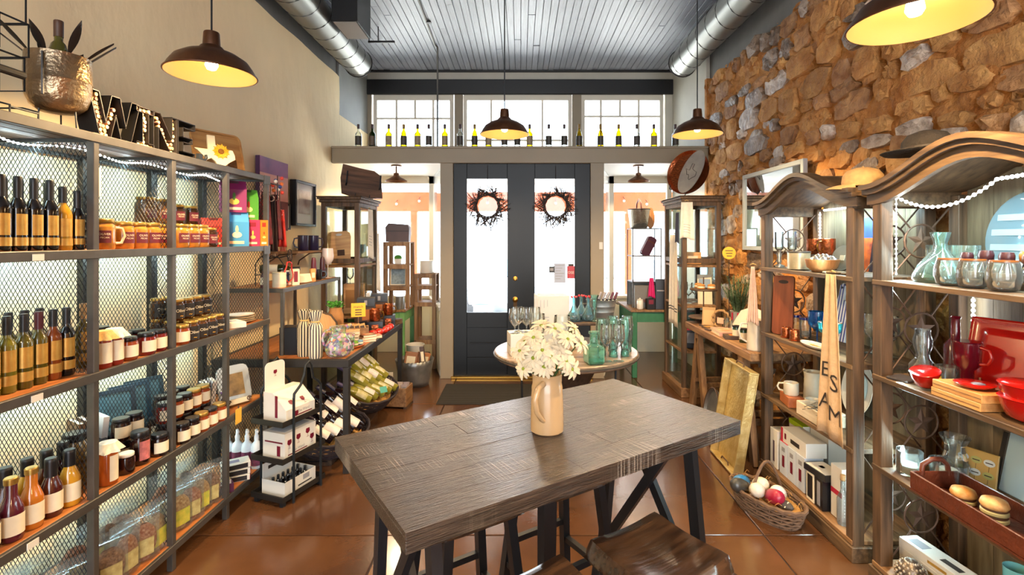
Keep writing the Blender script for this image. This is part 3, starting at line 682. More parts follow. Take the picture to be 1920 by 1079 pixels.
# conduit from the ceiling down to the ledge
o = thing('conduit_pipe', 'thin dark conduit pipe dropping from the board ceiling to the bottle ledge', 'pipe', (-1.0, 6.06, 2.592))
MB().tube([(0, 0, 0), (0, 0, .6), (0, 0, 1.26), (0, -.02, 1.29), (-.02, -.08, 1.30), (.05, -2.6, 1.30)], .011, 8).build('pipe', mat('dark_conduit', '4A4640', .4, metal=.5), o, 40)
MB().box(-.07, .07, -.04, .04, 0, .03, .004).build('base_plate', M_dsteel, o)
for y in (-.7, -1.6): MB().box(-.005, .045, y - .02, y + .02, 1.285, 1.318).build('strap', M_dsteel, o)
o = thing('smoke_detector', 'white round smoke detector on the board ceiling', 'detector', (-.28, 4.75, 3.86)); b = MB(); b.lathe([(.06, 0), (.075, .012), (.08, .035), (.08, .045)], 20); b.build('cover', mat('white_plastic', 'D6D2DC', .4), o, 30); b = MB(); b.lathe([(.02, -.004), (.02, .001)], 12); b.build('vent', M_steel, o)
# ---------------------------------------------------------------- pendant lamps
M_shade = mat('antique_copper_shade', '5C3C28', .35, metal=.7, var=.25, vs=18)
M_enamel = mat('cream_enamel', 'E8C27C', .5)
M_bulb = emit('warm_bulb', (1.0, .72, .40), 15)
def pendant():
    o = thing('pendant_lamp', None, 'lamp')
    prof = [(.034, .215), (.036, .21), (.04, .145), (.05, .14), (.06, .125), (.12, .10), (.165, .07), (.188, .035), (.204, .004), (.206, 0)]
    b = MB(); b.lathe(prof[::-1], 40, cap=False); b.lathe([(0, .216), (.034, .215)], 40, cap=False); b.build('shade', M_shade, o, 40)
    b = MB(); b.lathe([(r - .003, z - .003) for r, z in prof[3:]][::-1] + [(.02, .135)], 40, cap=False); b.build('enamel_lining', M_enamel, o, 60)
    b = MB(); b.tube([(.206 * math.cos(2 * PI * k / 40), .206 * math.sin(2 * PI * k / 40), 0) for k in range(40)], .004, 5, True); b.build('rim', M_shade, o, 60)
    MB().tube([(0, 0, .21), (0, 0, 1.62)], .005, 6).build('cord', M_wire, o)
    b = MB(); b.lathe([(.018, .135), (.02, .09), (.016, .085)], 12); sk = b.build('socket', M_brass, o)
    b = MB(); b.lathe([(.004, .02), (.02, .026), (.03, .045), (.026, .068), (.014, .088)], 14); b.build('bulb', M_bulb, sk, 60)
    l = lamp('bulb_light', 'SPOT', 45, (1.0, .68, .34), (0, 0, -.004), o, shadow_soft_size=.03, spot_size=R(168), spot_blend=.6)
    return o
KP = Kind(pendant)
for lab, loc in (('copper pendant lamp hanging in front of the cream wall', (-1.37, 2.22, 2.285)), ('copper pendant lamp hanging before the middle transom window', (-.115, 3.72, 2.335)),
                 ('copper pendant lamp hanging near the edge of the stone wall', (1.32, 3.72, 2.335)), ('copper pendant lamp cut by the top edge above the stone wall', (1.225, 1.55, 2.225))):
    o = KP.put(lab, loc, 0, 'copper pendant lamps', (.88, .88, .87))
for loc, s in (((-1.36, -.5, 2.3), 'cream'), ((1.3, -.8, 2.3), 'stone')): KP.put('unseen copper pendant lamp added behind the viewer on the %s wall side' % s, loc, 0, 'copper pendant lamps', (.88, .88, 1.02))  # unseen lamps, added behind the camera as fill for the interior
# ---------------------------------------------------------------- mirror, canvases, frames on the walls
def framed(name, label, cat, Xw, y0, y1, z0, z1, mf, fill, fw=.035, th=.03, side=1, fname='pane'):
    o = thing(name, label, cat, (Xw, (y0 + y1) / 2, (z0 + z1) / 2)); hw, hh_ = (y1 - y0) / 2, (z1 - z0) / 2; t0, t1 = sorted((0, side * th))
    for a, b, c, d, nm in ((-hw, -hw + fw, -hh_, hh_, 'frame_stile'), (hw - fw, hw, -hh_, hh_, 'frame_stile'), (-hw + fw, hw - fw, hh_ - fw, hh_, 'frame_rail'), (-hw + fw, hw - fw, -hh_, -hh_ + fw, 'frame_rail')):
        MB().box(t0, t1, a, b, c, d, .003).build(nm, mf, o)
    MB().box(min(side * .004, side * th * .6), max(side * .004, side * th * .6), -hw + fw, hw - fw, -hh_ + fw, hh_ - fw).build(fname, fill, o)
    return o
M_mirror = mat('mirror_glass', 'E8EEF0', .02, metal=1)
framed('wall_mirror', 'large mirror in a pale blue-grey frame on the stone wall', 'mirror', 2.045, 3.55, 4.52, 1.46, 2.13, mat('blue_grey_frame', '9AA4AA', .4), M_mirror, .035, .035, -1, 'mirror_glass')
# ================================================================ goods on the steel rack
def arc(mb, r, half, z0, z1, n=8, dz=0):
    """label patch on a cylinder, facing -Y."""
    return mb.grid(lambda u, v: (r * math.sin((u - .5) * 2 * half), -r * math.cos((u - .5) * 2 * half), z0 + (z1 - z0) * v), n, 2)
def arctext(mb, body, size, r, z): return mb.text(body, size, lambda x, y: (r * math.sin(x / r), -r * math.cos(x / r), z + y))
def gm(name, col, rough=.12, **k): return mat(name, col, rough, coat=.6, **k)
M_gold = mat('gold_foil_label', 'C79A4A', .35, metal=.5, var=.15, vs=30)
M_cream = mat('cream_paper', 'E2D6BC', .6, var=.05, vs=20)
M_ink = mat('dark_ink', '2A221E', .6)
M_lidgold = mat('gold_lid', 'B9974E', .3, metal=.8)
M_lidblack = mat('black_lid', '15151A', .3)
M_burg = mat('burgundy_label', '5A1426', .5)
def bottle(name, cat, h, r, nr, body, cap, caph, labels=(), txt=(), sh=(.56, .72), cork=False):
    o = thing(name, None, cat); n = 16
    b = MB(); b.lathe([(r * .9, 0), (r, .006), (r, h * sh[0]), (r * .93, h * (sh[0] + .04)), (r * .62, h * (sh[1] - .04)), (nr, h * sh[1]), (nr, h - caph * .9), (nr * .8, h - caph * .5)], n); b.build('glass_body', body, o, 50)
    b = MB(); b.lathe([(nr * 1.12, h - caph), (nr * 1.15, h - caph * .2), (nr * 1.15, h - .003), (nr * 1.0, h)], 12); b.build('cap', cap, o, 40)
    for m, z0, z1, half in labels: lb = arc(MB(), r + .0008, half, z0 * h, z1 * h).build('label', m, o, 60)
    for m, s, size, z in txt: arctext(MB(), s, size, r + .0016, z * h).build('lettering', m, lb)
    return o
def jar(name, cat, h, r, body, lid, lidh=.018, label=None, txt=(), cloth=None, handle=None, lr=None):
    """label: (mat, z0, z1, half angle)."""
    o = thing(name, None, cat); lr = lr or r * .86
    b = MB(); b.lathe([(r * .88, 0), (r, .008), (r, h * .70), (r * .97, h * .78), (lr * .97, h - lidh - .006), (lr * .95, h - lidh * .5)], 18); b.build('glass_body', body, o, 50)
    b = MB(); b.lathe([(lr, h - lidh), (lr * 1.05, h - lidh + .003), (lr * 1.05, h - .003), (lr * .98, h)], 18); b.build('lid', lid, o, 40)
    if label: lb = arc(MB(), r + .0008, label[3], label[1] * h, label[2] * h, 10).build('label', label[0], o, 60)
    for m, s, size, z in txt: arctext(MB(), s, size, r + .0016, z * h).build('lettering', m, lb)
    if cloth:
        b = MB(); b.grid(lambda u, v: ((lr * 1.05 + v * .018 * (1 + .5 * math.sin(u * 2 * PI * 7))) * math.cos(u * 2 * PI), (lr * 1.05 + v * .018 * (1 + .5 * math.sin(u * 2 * PI * 7))) * math.sin(u * 2 * PI), h + .003 - v * .035), 28, 4, True)
        b.lathe([(lr * 1.05, h + .003), (0.001, h + .005)], 28, cap=False); b.build('cloth_cover', cloth, o, 60)
    if handle: MB().tube([(r * .95, 0, h * .72), (r + .022, 0, h * .7), (r + .03, 0, h * .45), (r + .02, 0, h * .22), (r * .95, 0, h * .2)], .006, 6).build('handle', handle, o, 60)
    return o
FX = R(70)                      # goods on the rack face the aisle
def row(kind, X, pxs, z, what, where, group, jit=.25, scale=None, ymax=9, ymin=0, sp=.055):
    """goods in a line along the rack at depth X, seen at columns pxs, at least sp apart."""
    ys = []
    for px in pxs:
        y = max(onx(px, X), ymin)
        if ys: y = max(y, ys[-1] + sp)
        ys.append(y)
    if ys[-1] > ymax:
        ys[-1] = ymax
        for i in range(len(ys) - 2, -1, -1): ys[i] = min(ys[i], ys[i + 1] - sp)
    ys = [(i, y) for i, y in enumerate(ys) if y >= ymin - .004]
    for q, (i, y) in enumerate(ys):
        k = kind[i % len(kind)] if isinstance(kind, list) else kind; wh = what[i % len(what)] if isinstance(what, list) else what
        lab = '%s, %s from left, %s' % (wh, ORD[q], where) if len(pxs) > 1 else '%s %s' % (wh, where)
        k.put(lab, (X + random.uniform(-.003, .003), y, z), FX + random.uniform(-jit, jit), group, scale)
G_dark = gm('black_glass', '0D0B0C'); G_ol = gm('olive_oil', '4A4312', .1); G_amb = gm('amber_oil', '7A3A12', .1); G_gold = gm('golden_oil', 'A5761E', .1)
capB = mat('black_capsule', '121216', .4); capBurg = mat('burgundy_capsule', '4E1020', .4); capCork = mat('cork', 'B08A5C', .8, var=.2, vs=60)
kB1 = Kind(bottle, 'oil_bottle', 'bottle', .252, .026, .0105, G_dark, capB, .085, [(M_gold, .08, .19, .95), (M_gold, .22, .50, .62)])
kB2 = Kind(bottle, 'oil_bottle', 'bottle', .235, .028, .011, G_gold, capB, .06, [(M_gold, .08, .19, .95), (M_gold, .22, .50, .62)])
kB3 = Kind(bottle, 'oil_bottle', 'bottle', .225, .022, .010, G_dark, capB, .07, [(M_gold, .10, .20, .95), (M_gold, .24, .52, .75)])
g = 'oil bottles on the upper rack shelf'; wh = 'front row, upper rack shelf'
row([kB1, kB1, kB1, kB1, kB2, kB3], -1.672, (12, 41, 70, 98, 123, 148), 1.51, ['tall black oil bottle with gold label'] * 4 + ['golden oil bottle with black cap', 'slim black oil bottle with gold label'], wh, g, .1, ymax=1.885)
row(kB1, -1.765, (4, 28, 56, 84), 1.51, 'black oil bottle with gold label', 'back row, upper rack shelf', g, .1)
kC = [Kind(bottle, 'oil_bottle', 'bottle', .255, .025, .011, m, c, .062, [(M_gold, .10, .23, .95), (M_gold, .28, .56, .75)], (), (.60, .73)) for m, c in ((G_ol, capB), (G_amb, capB), (G_ol, capBurg), (gm('pale_green_oil', '6A6420', .1), capB), (G_dark, capB), (gm('corked_oil', '5A4A14', .1), capCork))]
g = 'flavoured oil bottles on the middle rack shelf'
row([kC[0], kC[3], kC[0], kC[2], kC[1], kC[4]], -1.71, (10, 33, 58, 82, 113, 138), 1.04, ['olive green oil bottle with black capsule', 'pale green oil bottle with black capsule', 'olive oil bottle with black capsule', 'olive oil bottle with burgundy capsule', 'amber oil bottle with black capsule', 'dark oil bottle with black capsule'], 'front row, middle rack shelf', g, .15, ymax=1.885)
row([kC[3], kC[0], kC[0]], -1.80, (14, 45, 72), 1.04, 'oil bottle with dark capsule', 'back row, middle rack shelf', g, .2)
row(kC[5], -1.75, (157,), 1.04, 'corked oil bottle', 'just behind the first mesh divider of the middle shelf', g)
def sauce(m, cap, caph, h=.205): return Kind(bottle, 'sauce_bottle', 'bottle', h, .033, .0165, m, cap, caph, [(M_cream, .10, .42, 1.25)], (), (.48, .70))
S_red = gm('dark_red_sauce', '3E1210'); S_or = gm('orange_sauce', 'B0651C'); S_yel = gm('mustard_sauce', 'C08A24'); S_mar = gm('maroon_sauce', '4E1626')
kS = [sauce(S_red, M_lidgold, .022), sauce(S_mar, M_lidgold, .022), sauce(S_or, M_lidgold, .022), sauce(S_red, capB, .07), sauce(S_yel, capB, .06)]
g = 'sauce bottles on the lower rack shelf'
row(kS, -1.685, (12, 44, 78, 110, 142), .56, ['dark red sauce bottle with gold lid', 'maroon sauce bottle with gold lid', 'orange sauce bottle with gold lid', 'dark red sauce bottle with tall black cap', 'mustard yellow sauce bottle with black cap'], 'front row, lower rack shelf', g, .12, ymax=1.872, sp=.0735)
row([kS[3], kS[4], kS[3], kS[3]], -1.775, (10, 40, 70, 92), .56, 'black-capped sauce bottle', 'back row, lower rack shelf', g, .2, sp=.0735)
# mason jars on the upper shelf: letters as on the jars
P_but = gm('pecan_butter', 'A8702A', .15, var=.2, vs=40); P_dk = gm('dark_spread', '2E1A10', .15); P_choc = gm('chocolate_spread', '4A2A14', .15)
pt = [(M_cream, 'OLIVER', .0125, .50), (M_cream, 'PECAN', .0095, .39)]
kM = Kind(jar, 'pecan_jar', 'jar', .118, .0385, P_but, M_lidgold, .016, (M_burg, .22, .62, .75), pt)
kMm = Kind(jar, 'pecan_jar', 'jar', .125, .046, P_but, M_lidgold, .016, (M_burg, .22, .62, .5), pt, None, gm('clear_handle', 'D8C49A', .1))
kMd = Kind(jar, 'pecan_jar', 'jar', .105, .036, P_dk, M_lidgold, .014, (M_burg, .2, .66, .8), pt)
kMr = Kind(jar, 'pecan_jar', 'jar', .125, .045, gm('whole_pecans', '6A4A2C', .2, var=.5, vs=60), M_lidgold, .014, (M_burg, .2, .55, .45), pt)
g = 'pecan jars on the upper rack shelf'
kMm.put('large gold-lidded pecan butter jar with a handle beside the first rack post', (-1.70, 2.03, 1.51), FX - .3, g)
row(kM, -1.70, (231, 258, 287), 1.51, 'gold-lidded pecan butter jar with burgundy label', 'second bay, upper rack shelf', g, .1, ymax=2.30, sp=.0785)
row([kM, kM, kM, kMd], -1.675, (338, 356, 374, 391), 1.51, ['gold-lidded pecan butter jar'] * 3 + ['dark gold-lidded pecan jar'], 'third bay, upper rack shelf', g, .1, ymin=2.39, ymax=2.735, sp=.0785)
row(kM, -1.80, (272, 298, 322, 345), 1.51, 'pecan butter jar', 'back row, third bay, upper rack shelf', g, .1, ymin=2.40, sp=.0785)
row([kMr, kMr, kMd, kMd], -1.80, (272, 303, 332, 358), 1.63, ['jar of whole pecans', 'jar of whole pecans', 'dark pecan jar', 'dark pecan jar'], 'stacked at the back, upper rack shelf', g, .1, ymin=2.40, sp=.091)
# gift bags and boxes in the last bay
def giftbag(name, cols, w, d, h, kind='bag'):
    o = thing(name, None, 'gift bag'); m = mat(name + cols[0], cols[0], .5); b = MB()
    if kind == 'bag': poly = [(-d / 2, 0), (d / 2, 0), (d / 2, h * .72), (d * .18, h), (-d * .18, h), (-d / 2, h * .72)]
    else: poly = [(-d / 2, 0), (d / 2, 0), (d / 2, h), (-d / 2, h)]
    b.prism(poly, -w / 2, w / 2, 'X'); b.build('bag_body', m, o)
    y0 = -d / 2 - .001
    MB().box(-w * .3, w * .3, y0, y0 + .001, h * .08, h * .16).build('title_strip', mat('pale_print', 'E8D8B0', .6), o)
    b = MB().at(0, y0 - .0005, h * .34, R(90)); b.lathe([(.0, 0), (w * .2, 0.0005), (w * .2, .001)], 12, sx=1, sy=.7); b.build('food_print', mat('print_' + cols[1], cols[1], .6), o)
    b = MB().at(0, y0 - .001, h * .5, R(90)); b.lathe([(0, 0), (w * .09, 0.0005), (w * .09, .001)], 10, sx=.7, sy=2); b.build('wine_print', mat('print_' + cols[2], cols[2], .6), o)
    MB().box(-w * .22, w * .22, y0 - .0005, y0 + .001, h * .74, h * .9).build('brand_panel', mat('print_' + cols[3], cols[3], .6), o) if kind == 'box' else MB().box(-w * .2, w * .2, -d * .18 - .008, -d * .18 + .003, h * .86, h * .99).build('brand_panel', mat('print_' + cols[3], cols[3], .6), o)
    return o
g = 'gift bags in the last bay of the upper rack shelf'
Kind(giftbag, 'gift_bag', ['3E8FC8', 'F0E6C0', 'E8E0A0', '2A3A7A'], .13, .09, .205).put('light blue wine cracker gift bag on the upper shelf end', (-1.72, 3.02, 1.51), R(40), g)
Kind(giftbag, 'gift_box', ['C8305A', 'E8B060', 'E0C050', '8A1430'], .085, .07, .165, 'box').put('pink food gift box beside the orange box', (-1.69, 3.135, 1.51), R(48), g)
Kind(giftbag, 'gift_box', ['E07A1E', 'F0D070', 'A03010', 'A02810'], .05, .05, .165, 'box').put('narrow orange gift box at the rack end post', (-1.645, 3.19, 1.51), R(50), g)
Kind(giftbag, 'gift_bag', ['7A1F5A', 'E0B850', '3A6A2A', '3A1030'], .135, .085, .19).put('purple wine cracker gift bag on top of the blue one', (-1.735, 3.02, 1.715), R(38), g)
Kind(giftbag, 'gift_bag', ['4E9A34', 'F0E090', 'D04030', '1E4A1A'], .12, .085, .19).put('green gift bag on top of the pink box', (-1.725, 3.145, 1.675), R(48), g)
Kind(giftbag, 'gift_bag', ['B42A1E', 'E8A040', '5A8A30', '5A1010'], .12, .085, .165).put('red gift bag behind the mesh divider of the upper shelf', (-1.76, 2.86, 1.51), R(45), g)
Kind(giftbag, 'gift_bag', ['6A1A3A', 'E8A040', '5A8A30', '3A0A1E'], .12, .085, .165).put('burgundy gift bag at the back behind the red one', (-1.88, 2.88, 1.51), R(45), g)
# jam jars on the middle shelf
J_red = gm('red_jam', '6E1612'); J_or = gm('pepper_jam', '8A3A14'); J_dk = gm('dark_jam', '24100E')
def jam(m, lid, h=.098, r=.036, half=1.1): return Kind(jar, 'jam_jar', 'jar', h, r, m, lid, .018, (M_cream, .16, .66, half), ())
kJ = [jam(J_red, M_lidblack), jam(J_or, M_lidblack), jam(J_dk, M_lidblack), jam(J_or, M_lidgold)]
kCl = [Kind(jar, 'cloth_topped_jar', 'jar', .145, .031, gm('salsa_red', '8A2A1A'), M_lidgold, .016, (M_cream, .14, .70, .8), (), mat('cloth_' + c, c, .8, var=.25, vs=60)) for c in ('C8A060', 'E0D8C8')]
kHon = Kind(jar, 'large_jam_jar', 'jar', .15, .047, gm('cream_filled', 'D8CFC0'), M_lidblack, .022, (M_white, .2, .7, 1.2))
g = 'jam jars on the middle rack shelf'
row(kCl, -1.66, (194, 212), 1.04, ['red salsa jar with gold cloth top', 'red salsa jar with pale cloth top'], 'second bay, middle rack shelf', g, .1, ymin=1.955)
kHon.put('large white-labelled jar with black lid behind the cloth-topped jars', (-1.80, 2.13, 1.04), FX, g, .93)
row([kJ[1], kJ[0], kJ[0]], -1.665, (241, 276, 303), 1.04, 'red jam jar with black lid', 'second bay, middle rack shelf', g, .1, ymax=2.30, sp=.0735)
row(kJ[0], -1.765, (232, 258, 284), 1.04, 'black-lidded jam jar', 'back row, second bay, middle shelf', g, .1, ymax=2.30, sp=.0735)
row(kJ[2], -1.86, (205, 232, 255), 1.04, 'black-lidded jam jar', 'by the wall, second bay, middle shelf', g, .1, ymax=2.29, ymin=2.25 - .2, sp=.0735)
kO = Kind(jar, 'spread_jar', 'jar', .105, .036, P_choc, M_lidgold, .014, (mat('black_paper', '1C1614', .5), .10, .74, 1.0), [(M_cream, 'Oliver', .021, .46), (mat('yellow_band', 'D8A030', .5), '~', .03, .22)])
g = 'chocolate spread jars on the middle rack shelf'
row([kJ[3], kO, kO, kO, kO], -1.655, (341, 362, 381, 397, 412), 1.04, ['cream-labelled jam jar'] + ['gold-lidded spread jar with black label'] * 4, 'front row, third bay, middle shelf', g, .1, ymin=2.385, ymax=2.735, sp=.0735)
row(kO, -1.745, (322, 341, 359, 374), 1.04, 'gold-lidded spread jar', 'under the stacked row, third bay', g, .1, ymin=2.39, ymax=2.735, sp=.0735)
row(kO, -1.73, (336, 356, 373, 388), 1.146, 'gold-lidded spread jar', 'stacked row, third bay, middle shelf', g, .1, ymin=2.39, ymax=2.735, sp=.0735)
row(kO, -1.86, (296, 318), 1.04, 'gold-lidded spread jar', 'by the wall, third bay, middle shelf', g, .1, ymin=2.40, sp=.0735)
row(kO, -1.86, (296, 318), 1.146, 'gold-lidded spread jar', 'stacked by the wall, third bay, middle shelf', g, .1, ymin=2.40, sp=.0735)
# plates and box, last bay
M_ceram = mat('white_glaze', 'DDD8CE', .25, coat=.4)
def plates(n, r):
    o = thing('dinner_plate', None, 'plate'); b = MB(); b.lathe([(r * .55, 0), (r * .6, .002), (r, .012), (r * .99, .014), (r * .6, .006), (0.001, .005)], 28); b.build('dish', M_ceram, o, 40)
    b = MB(); b.tube([(r * .995 * math.cos(2 * PI * k / 28), r * .995 * math.sin(2 * PI * k / 28), .0135) for k in range(28)], .0018, 4, True); b.build('rim_line', mat('tan_rim', 'B89A70', .4), o)
    return o
kPl = Kind(plates, 1, .085)
for i in range(4): kPl.put('round white plate, %s from the bottom of the stack on the middle shelf end' % ORD[i], (-1.735, 3.09, 1.04 + i * .012), 0, 'plates stacked on the middle rack shelf')
o = thing('white_gift_box', 'flat white printed gift box beside the plates on the middle rack shelf', 'box', (-1.69, 2.92, 1.04), R(50)); MB().box(-.06, .06, -.07, .07, 0, .03, .002).build('carton', M_white, o); MB().box(-.055, .055, -.065, .065, .03, .034, .001).build('lid_panel', M_cream, o); MB().box(-.03, .03, -.01, .01, .034, .0345).build('lid_print', mat('purple_print', '6A3A6A', .6), o)
# lower shelf, second to fourth bay
g = 'jars on the lower rack shelf'
kHoney = Kind(jar, 'honey_jar', 'jar', .165, .035, gm('honey', 'A8501A'), M_lidgold, .016, (M_cream, .10, .72, .55), (), mat('cloth_white', 'DCD4C4', .8, var=.15, vs=50))
kHoney.put('tall honey jar with white cloth top beside the first rack post', (-1.675, 2.03, .56), FX + .2, g)
kPr = Kind(jar, 'preserve_jar', 'jar', .085, .032, J_dk, mat('white_lid', 'E0DCD0', .5), .014, None, ()); kPr.put('small dark preserve jar with white paper lid', (-1.675, 2.125, .56), FX, g)
kCol = Kind(jar, 'relish_jar', 'jar', .145, .038, J_dk, M_lidblack, .026, (mat('pink_print', 'B86A6A', .5, var=.4, vs=40), .15, .72, .6)); kCol.put('dark relish jar with pink patterned label', (-1.685, 2.215, .56), FX, g)
row(kJ[2], -1.665, (306,), .56, 'dark jam jar with cream label', 'before the second mesh divider of the lower shelf', g, .1, ymax=2.305, sp=.0735)
row(kJ[2], -1.78, (212, 240, 262, 284), .56, 'dark black-lidded jam jar', 'second row, second bay, lower shelf', g, .1, ymin=1.96, ymax=2.30, sp=.0735)
row(kJ[2], -1.775, (262, 285), .659, 'dark jam jar with white label', 'stacked, second bay, lower shelf', g, .1, ymax=2.30, sp=.0735)
row(kJ[2], -1.88, (180, 205, 230), .56, 'black-lidded jam jar', 'third row, second bay, lower shelf', g, .1, ymin=1.96, ymax=2.30, sp=.0735)
kTall = Kind(jar, 'pickle_jar', 'jar', .21, .045, gm('pickled_chili', '6A5A3A', var=.5, vs=50), M_lidblack, .03); kTall.put('tall pickle jar with black lid behind the first mesh divider', (-1.80, 2.02, .56), FX, g)
row([kJ[2], kJ[2], kJ[2], kJ[3], kJ[1], kJ[3]], -1.65, (338, 355, 371, 386, 400, 413), .56, ['dark cream-labelled jam jar', 'dark cream-labelled jam jar', 'dark cream-labelled jam jar', 'amber gold-lidded jam jar', 'amber black-lidded jam jar', 'amber gold-lidded jam jar'], 'front row, third bay, lower shelf', g, .1, ymin=2.385, ymax=2.735, sp=.0735)
row(kJ[2], -1.74, (318, 336, 353, 369, 384, 398), .56, 'dark jam jar', 'second row, third bay, lower shelf', g, .1, ymin=2.39, ymax=2.735, sp=.0735)
row([kJ[0], kJ[1], kJ[2], kJ[3], kJ[3]], -1.735, (327, 345, 361, 377, 393), .659, 'cream-labelled jam jar', 'stacked row, third bay, lower shelf', g, .1, ymin=2.39, ymax=2.735, sp=.0735)
row(kJ[2], -1.83, (300, 318, 336, 353), .56, 'dark jam jar', 'third row, third bay, lower shelf', g, .1, ymin=2.39, ymax=2.735, sp=.0735)
row(kJ[2], -1.83, (302, 322, 342), .659, 'dark jam jar', 'stacked third row, third bay, lower shelf', g, .1, ymin=2.40, ymax=2.735, sp=.0735)
# books and frames standing at the back
def book(w, d, h, c):
    o = thing('book', None, 'book'); MB().box(-w / 2 + .002, w / 2 - .002, -d / 2 + .004, d / 2 - .002, .003, h - .003).build('pages', M_cream, o)
    for s in (-1, 1): MB().box(s * w / 2 - .0015, s * w / 2 + .0015, -d / 2, d / 2, 0, h).build('cover', mat('cover_' + c, c, .5), o)
    MB().box(-w / 2, w / 2, -d / 2, -d / 2 + .003, 0, h).build('spine', mat('cover_' + c, c, .5), o); return o
g = 'books standing on the lower rack shelf'
for i, (c, dx, tl) in enumerate((('6A4A30', 0, 0), ('5A3C2A', .03, .03), ('E4DCD8', .075, .16))): Kind(book, .02, .13, .19, c).put(['brown book next to the first post on the lower rack shelf', 'dark brown book between two other books on the lower shelf', 'white book leaning on the brown ones on the lower shelf'][i], (-1.955 + dx * .3, 2.20 + dx, .56), 0, g, rot=(R(0), tl * .6, R(60)))
for i, (c, dx, tl) in enumerate((('4A3440', 0, 0), ('D8CFCF', .03, .1), ('3A2A30', -.028, 0))): Kind(book, .02, .12, .18, c).put(['dark purple book in the last bay of the lower rack shelf', 'pale book leaning at the picture frame in the last bay', 'thin dark book at the third divider of the lower shelf'][i], (-1.80, 2.86 + dx, .56), 0, g, rot=(0, tl, R(45)))
for i, (px, c) in enumerate(((340, '20303E'), (368, '1E3848'), (392, '243A44'))):
    o = thing('picture_frame', ['dark blue picture frame leaning on the wall, nearest of three behind the jars', 'dark blue picture frame leaning on the wall, middle of three behind the jars', 'dark blue picture frame leaning on the wall, farthest of three behind the jars'][i], 'picture frame', (-2.0, 2.48 + i * .1, .565), 0, 'frames behind the jars', ry=R(-14)); o.rotation_euler = (0, R(14), R(90 - 60 + i * 4)); o.rotation_euler = (R(-10), 0, R(60))
    m = mat('frame_' + c, c, .4)
    for a, b, z0, z1 in ((-.09, -.07, 0, .24), (.07, .09, 0, .24), (-.07, .07, .22, .24), (-.07, .07, 0, .02)): MB().box(a, b, -.008, .008, z0, z1).build('frame_bar', m, o)
    MB().box(-.07, .07, 0, .004, .02, .22).build('picture', mat('dim_print', '4A6A74', .4, var=.4, vs=10), o)
o = thing('silver_photo_frame', 'scalloped silver photo frame with gold picture on the lower shelf end', 'picture frame', (-1.70, 3.0, .565), R(58)); o.rotation_euler = (R(-16), 0, R(58))
b = MB(); n = 40; out_ = []; 
for k in range(n): a = 2 * PI * k / n; q = (abs(math.cos(a)) ** 6 + abs(math.sin(a)) ** 6) ** (-1 / 6) * (1 + .03 * math.sin(a * 20)); out_.append((.095 * q * math.cos(a), .115 + .115 * q * math.sin(a)))
b.prism(out_, -.006, .006); b.build('frame_border', mat('silver_enamel', 'B8C0C8', .35, metal=.4), o); MB().box(-.055, .055, -.009, -.006, .05, .18).build('picture', mat('gold_sepia_print', '8A7048', .4, var=.5, vs=20), o); MB().box(-.08, .06, -.03, -.012, 0, .03, .002).build('caption_bar', M_cream, o)
for s in (-1, 1): b = MB().at(s * .06, -.03, 0); b.tube([(.014 * math.cos(k * .5) * (1 - k / 24), 0, .016 + .014 * math.sin(k * .5) * (1 - k / 24)) for k in range(18)], .003, 5); b.build('scroll_foot', M_iron, o)
b = MB(); b.grid(lambda u, v: (-.09 + .012 * math.sin(u * 9) + .02 * (v - .5), -.03 + .01 * math.cos(u * 7), .09 - .11 * u), 14, 3); b.build('purple_ribbon', mat('purple_ribbon', '4A2A8A', .5), o)
o = thing('yellow_price_card', 'yellow price card hanging from the lower rack shelf edge', 'price card', (RF + .008, 2.83, .50)); MB().box(0, .002, 0, .06, 0, .085).build('card', mat('yellow_card', 'D8A83A', .6), o); MB().box(0, .002, .025, .035, .085, .10).build('hook', M_steel, o)
# snack bags on the bottom shelf
M_poly = glass('clear_poly_bag', 'F4F8FA', .09, .4, .15)
def snackbag(fill, lab):
    o = thing('snack_bag', None, 'bag')
    w, h, t = .14, .235, .05
    def side(s):
        def fn(u, v):
            th = t / 2 * math.sin(PI * min(1, u * 1.0)) ** .6 * max(0, 1 - max(0, v - .45) / .5) ** .8 * (1 - .25 * (1 - v)) + .001
            return ((u - .5) * w * (1 - .05 * math.sin(v * PI)), s * th + .006 * noise.noise(Vector((u * 5, v * 6, s))), v * h)
        return fn
    b = MB(); b.grid(side(-1), 9, 10); b.grid(side(1), 9, 10); b.build('clear_pouch', M_poly, o, 60)
    b = MB()
    def fn(u, v): a = u * 2 * PI; sc = math.sin(PI * (v * .92 + .05)) ** .4; return (.058 * sc * math.cos(a), .019 * sc * math.sin(a), .004 + .16 * v + .006 * noise.noise(Vector((a * 2, v * 9, 3))))
    b.grid(fn, 16, 8, True); b.build('filling', fill, o, 60)
    MB().grid(lambda u, v: ((u - .5) * .075, -.0235 - .004 * math.cos((u - .5) * 3), .03 + .075 * v), 5, 2).build('label', lab, o)
    MB().box(-.068, .068, -.002, .002, .195, .2).build('zip_seal', M_poly, o); return o
M_label = mat('kraft_food_label', 'B8AE7A', .6, col2='8A7A4A', vs=30)
kSb = [Kind(snackbag, mat('nut_mix', '8A4A2E', .7, col2='C09070', vs=90, bump=.8, bs=80), M_label), Kind(snackbag, mat('granola', '9A7048', .7, col2='D0B080', vs=90, bump=.8, bs=80), mat('yellow_green_label', 'C8B84A', .6, col2='8A9A3A', vs=30)), Kind(snackbag, mat('trail_mix', '5A3A2A', .7, col2='A88060', vs=70, bump=.8, bs=80), M_label)]
g = 'snack bags on the bottom rack shelf'
row(kSb, -1.69, (-14, 24, 60, 92, 122, 150), .12, 'clear zip bag of snacks', 'front row, first bay, bottom shelf', g, .3, ymax=1.87, sp=.078)
row(kSb, -1.84, (-40, 0, 36, 66), .12, 'clear zip bag of snacks', 'back row, first bay, bottom shelf', g, .3, ymax=1.87, sp=.078)
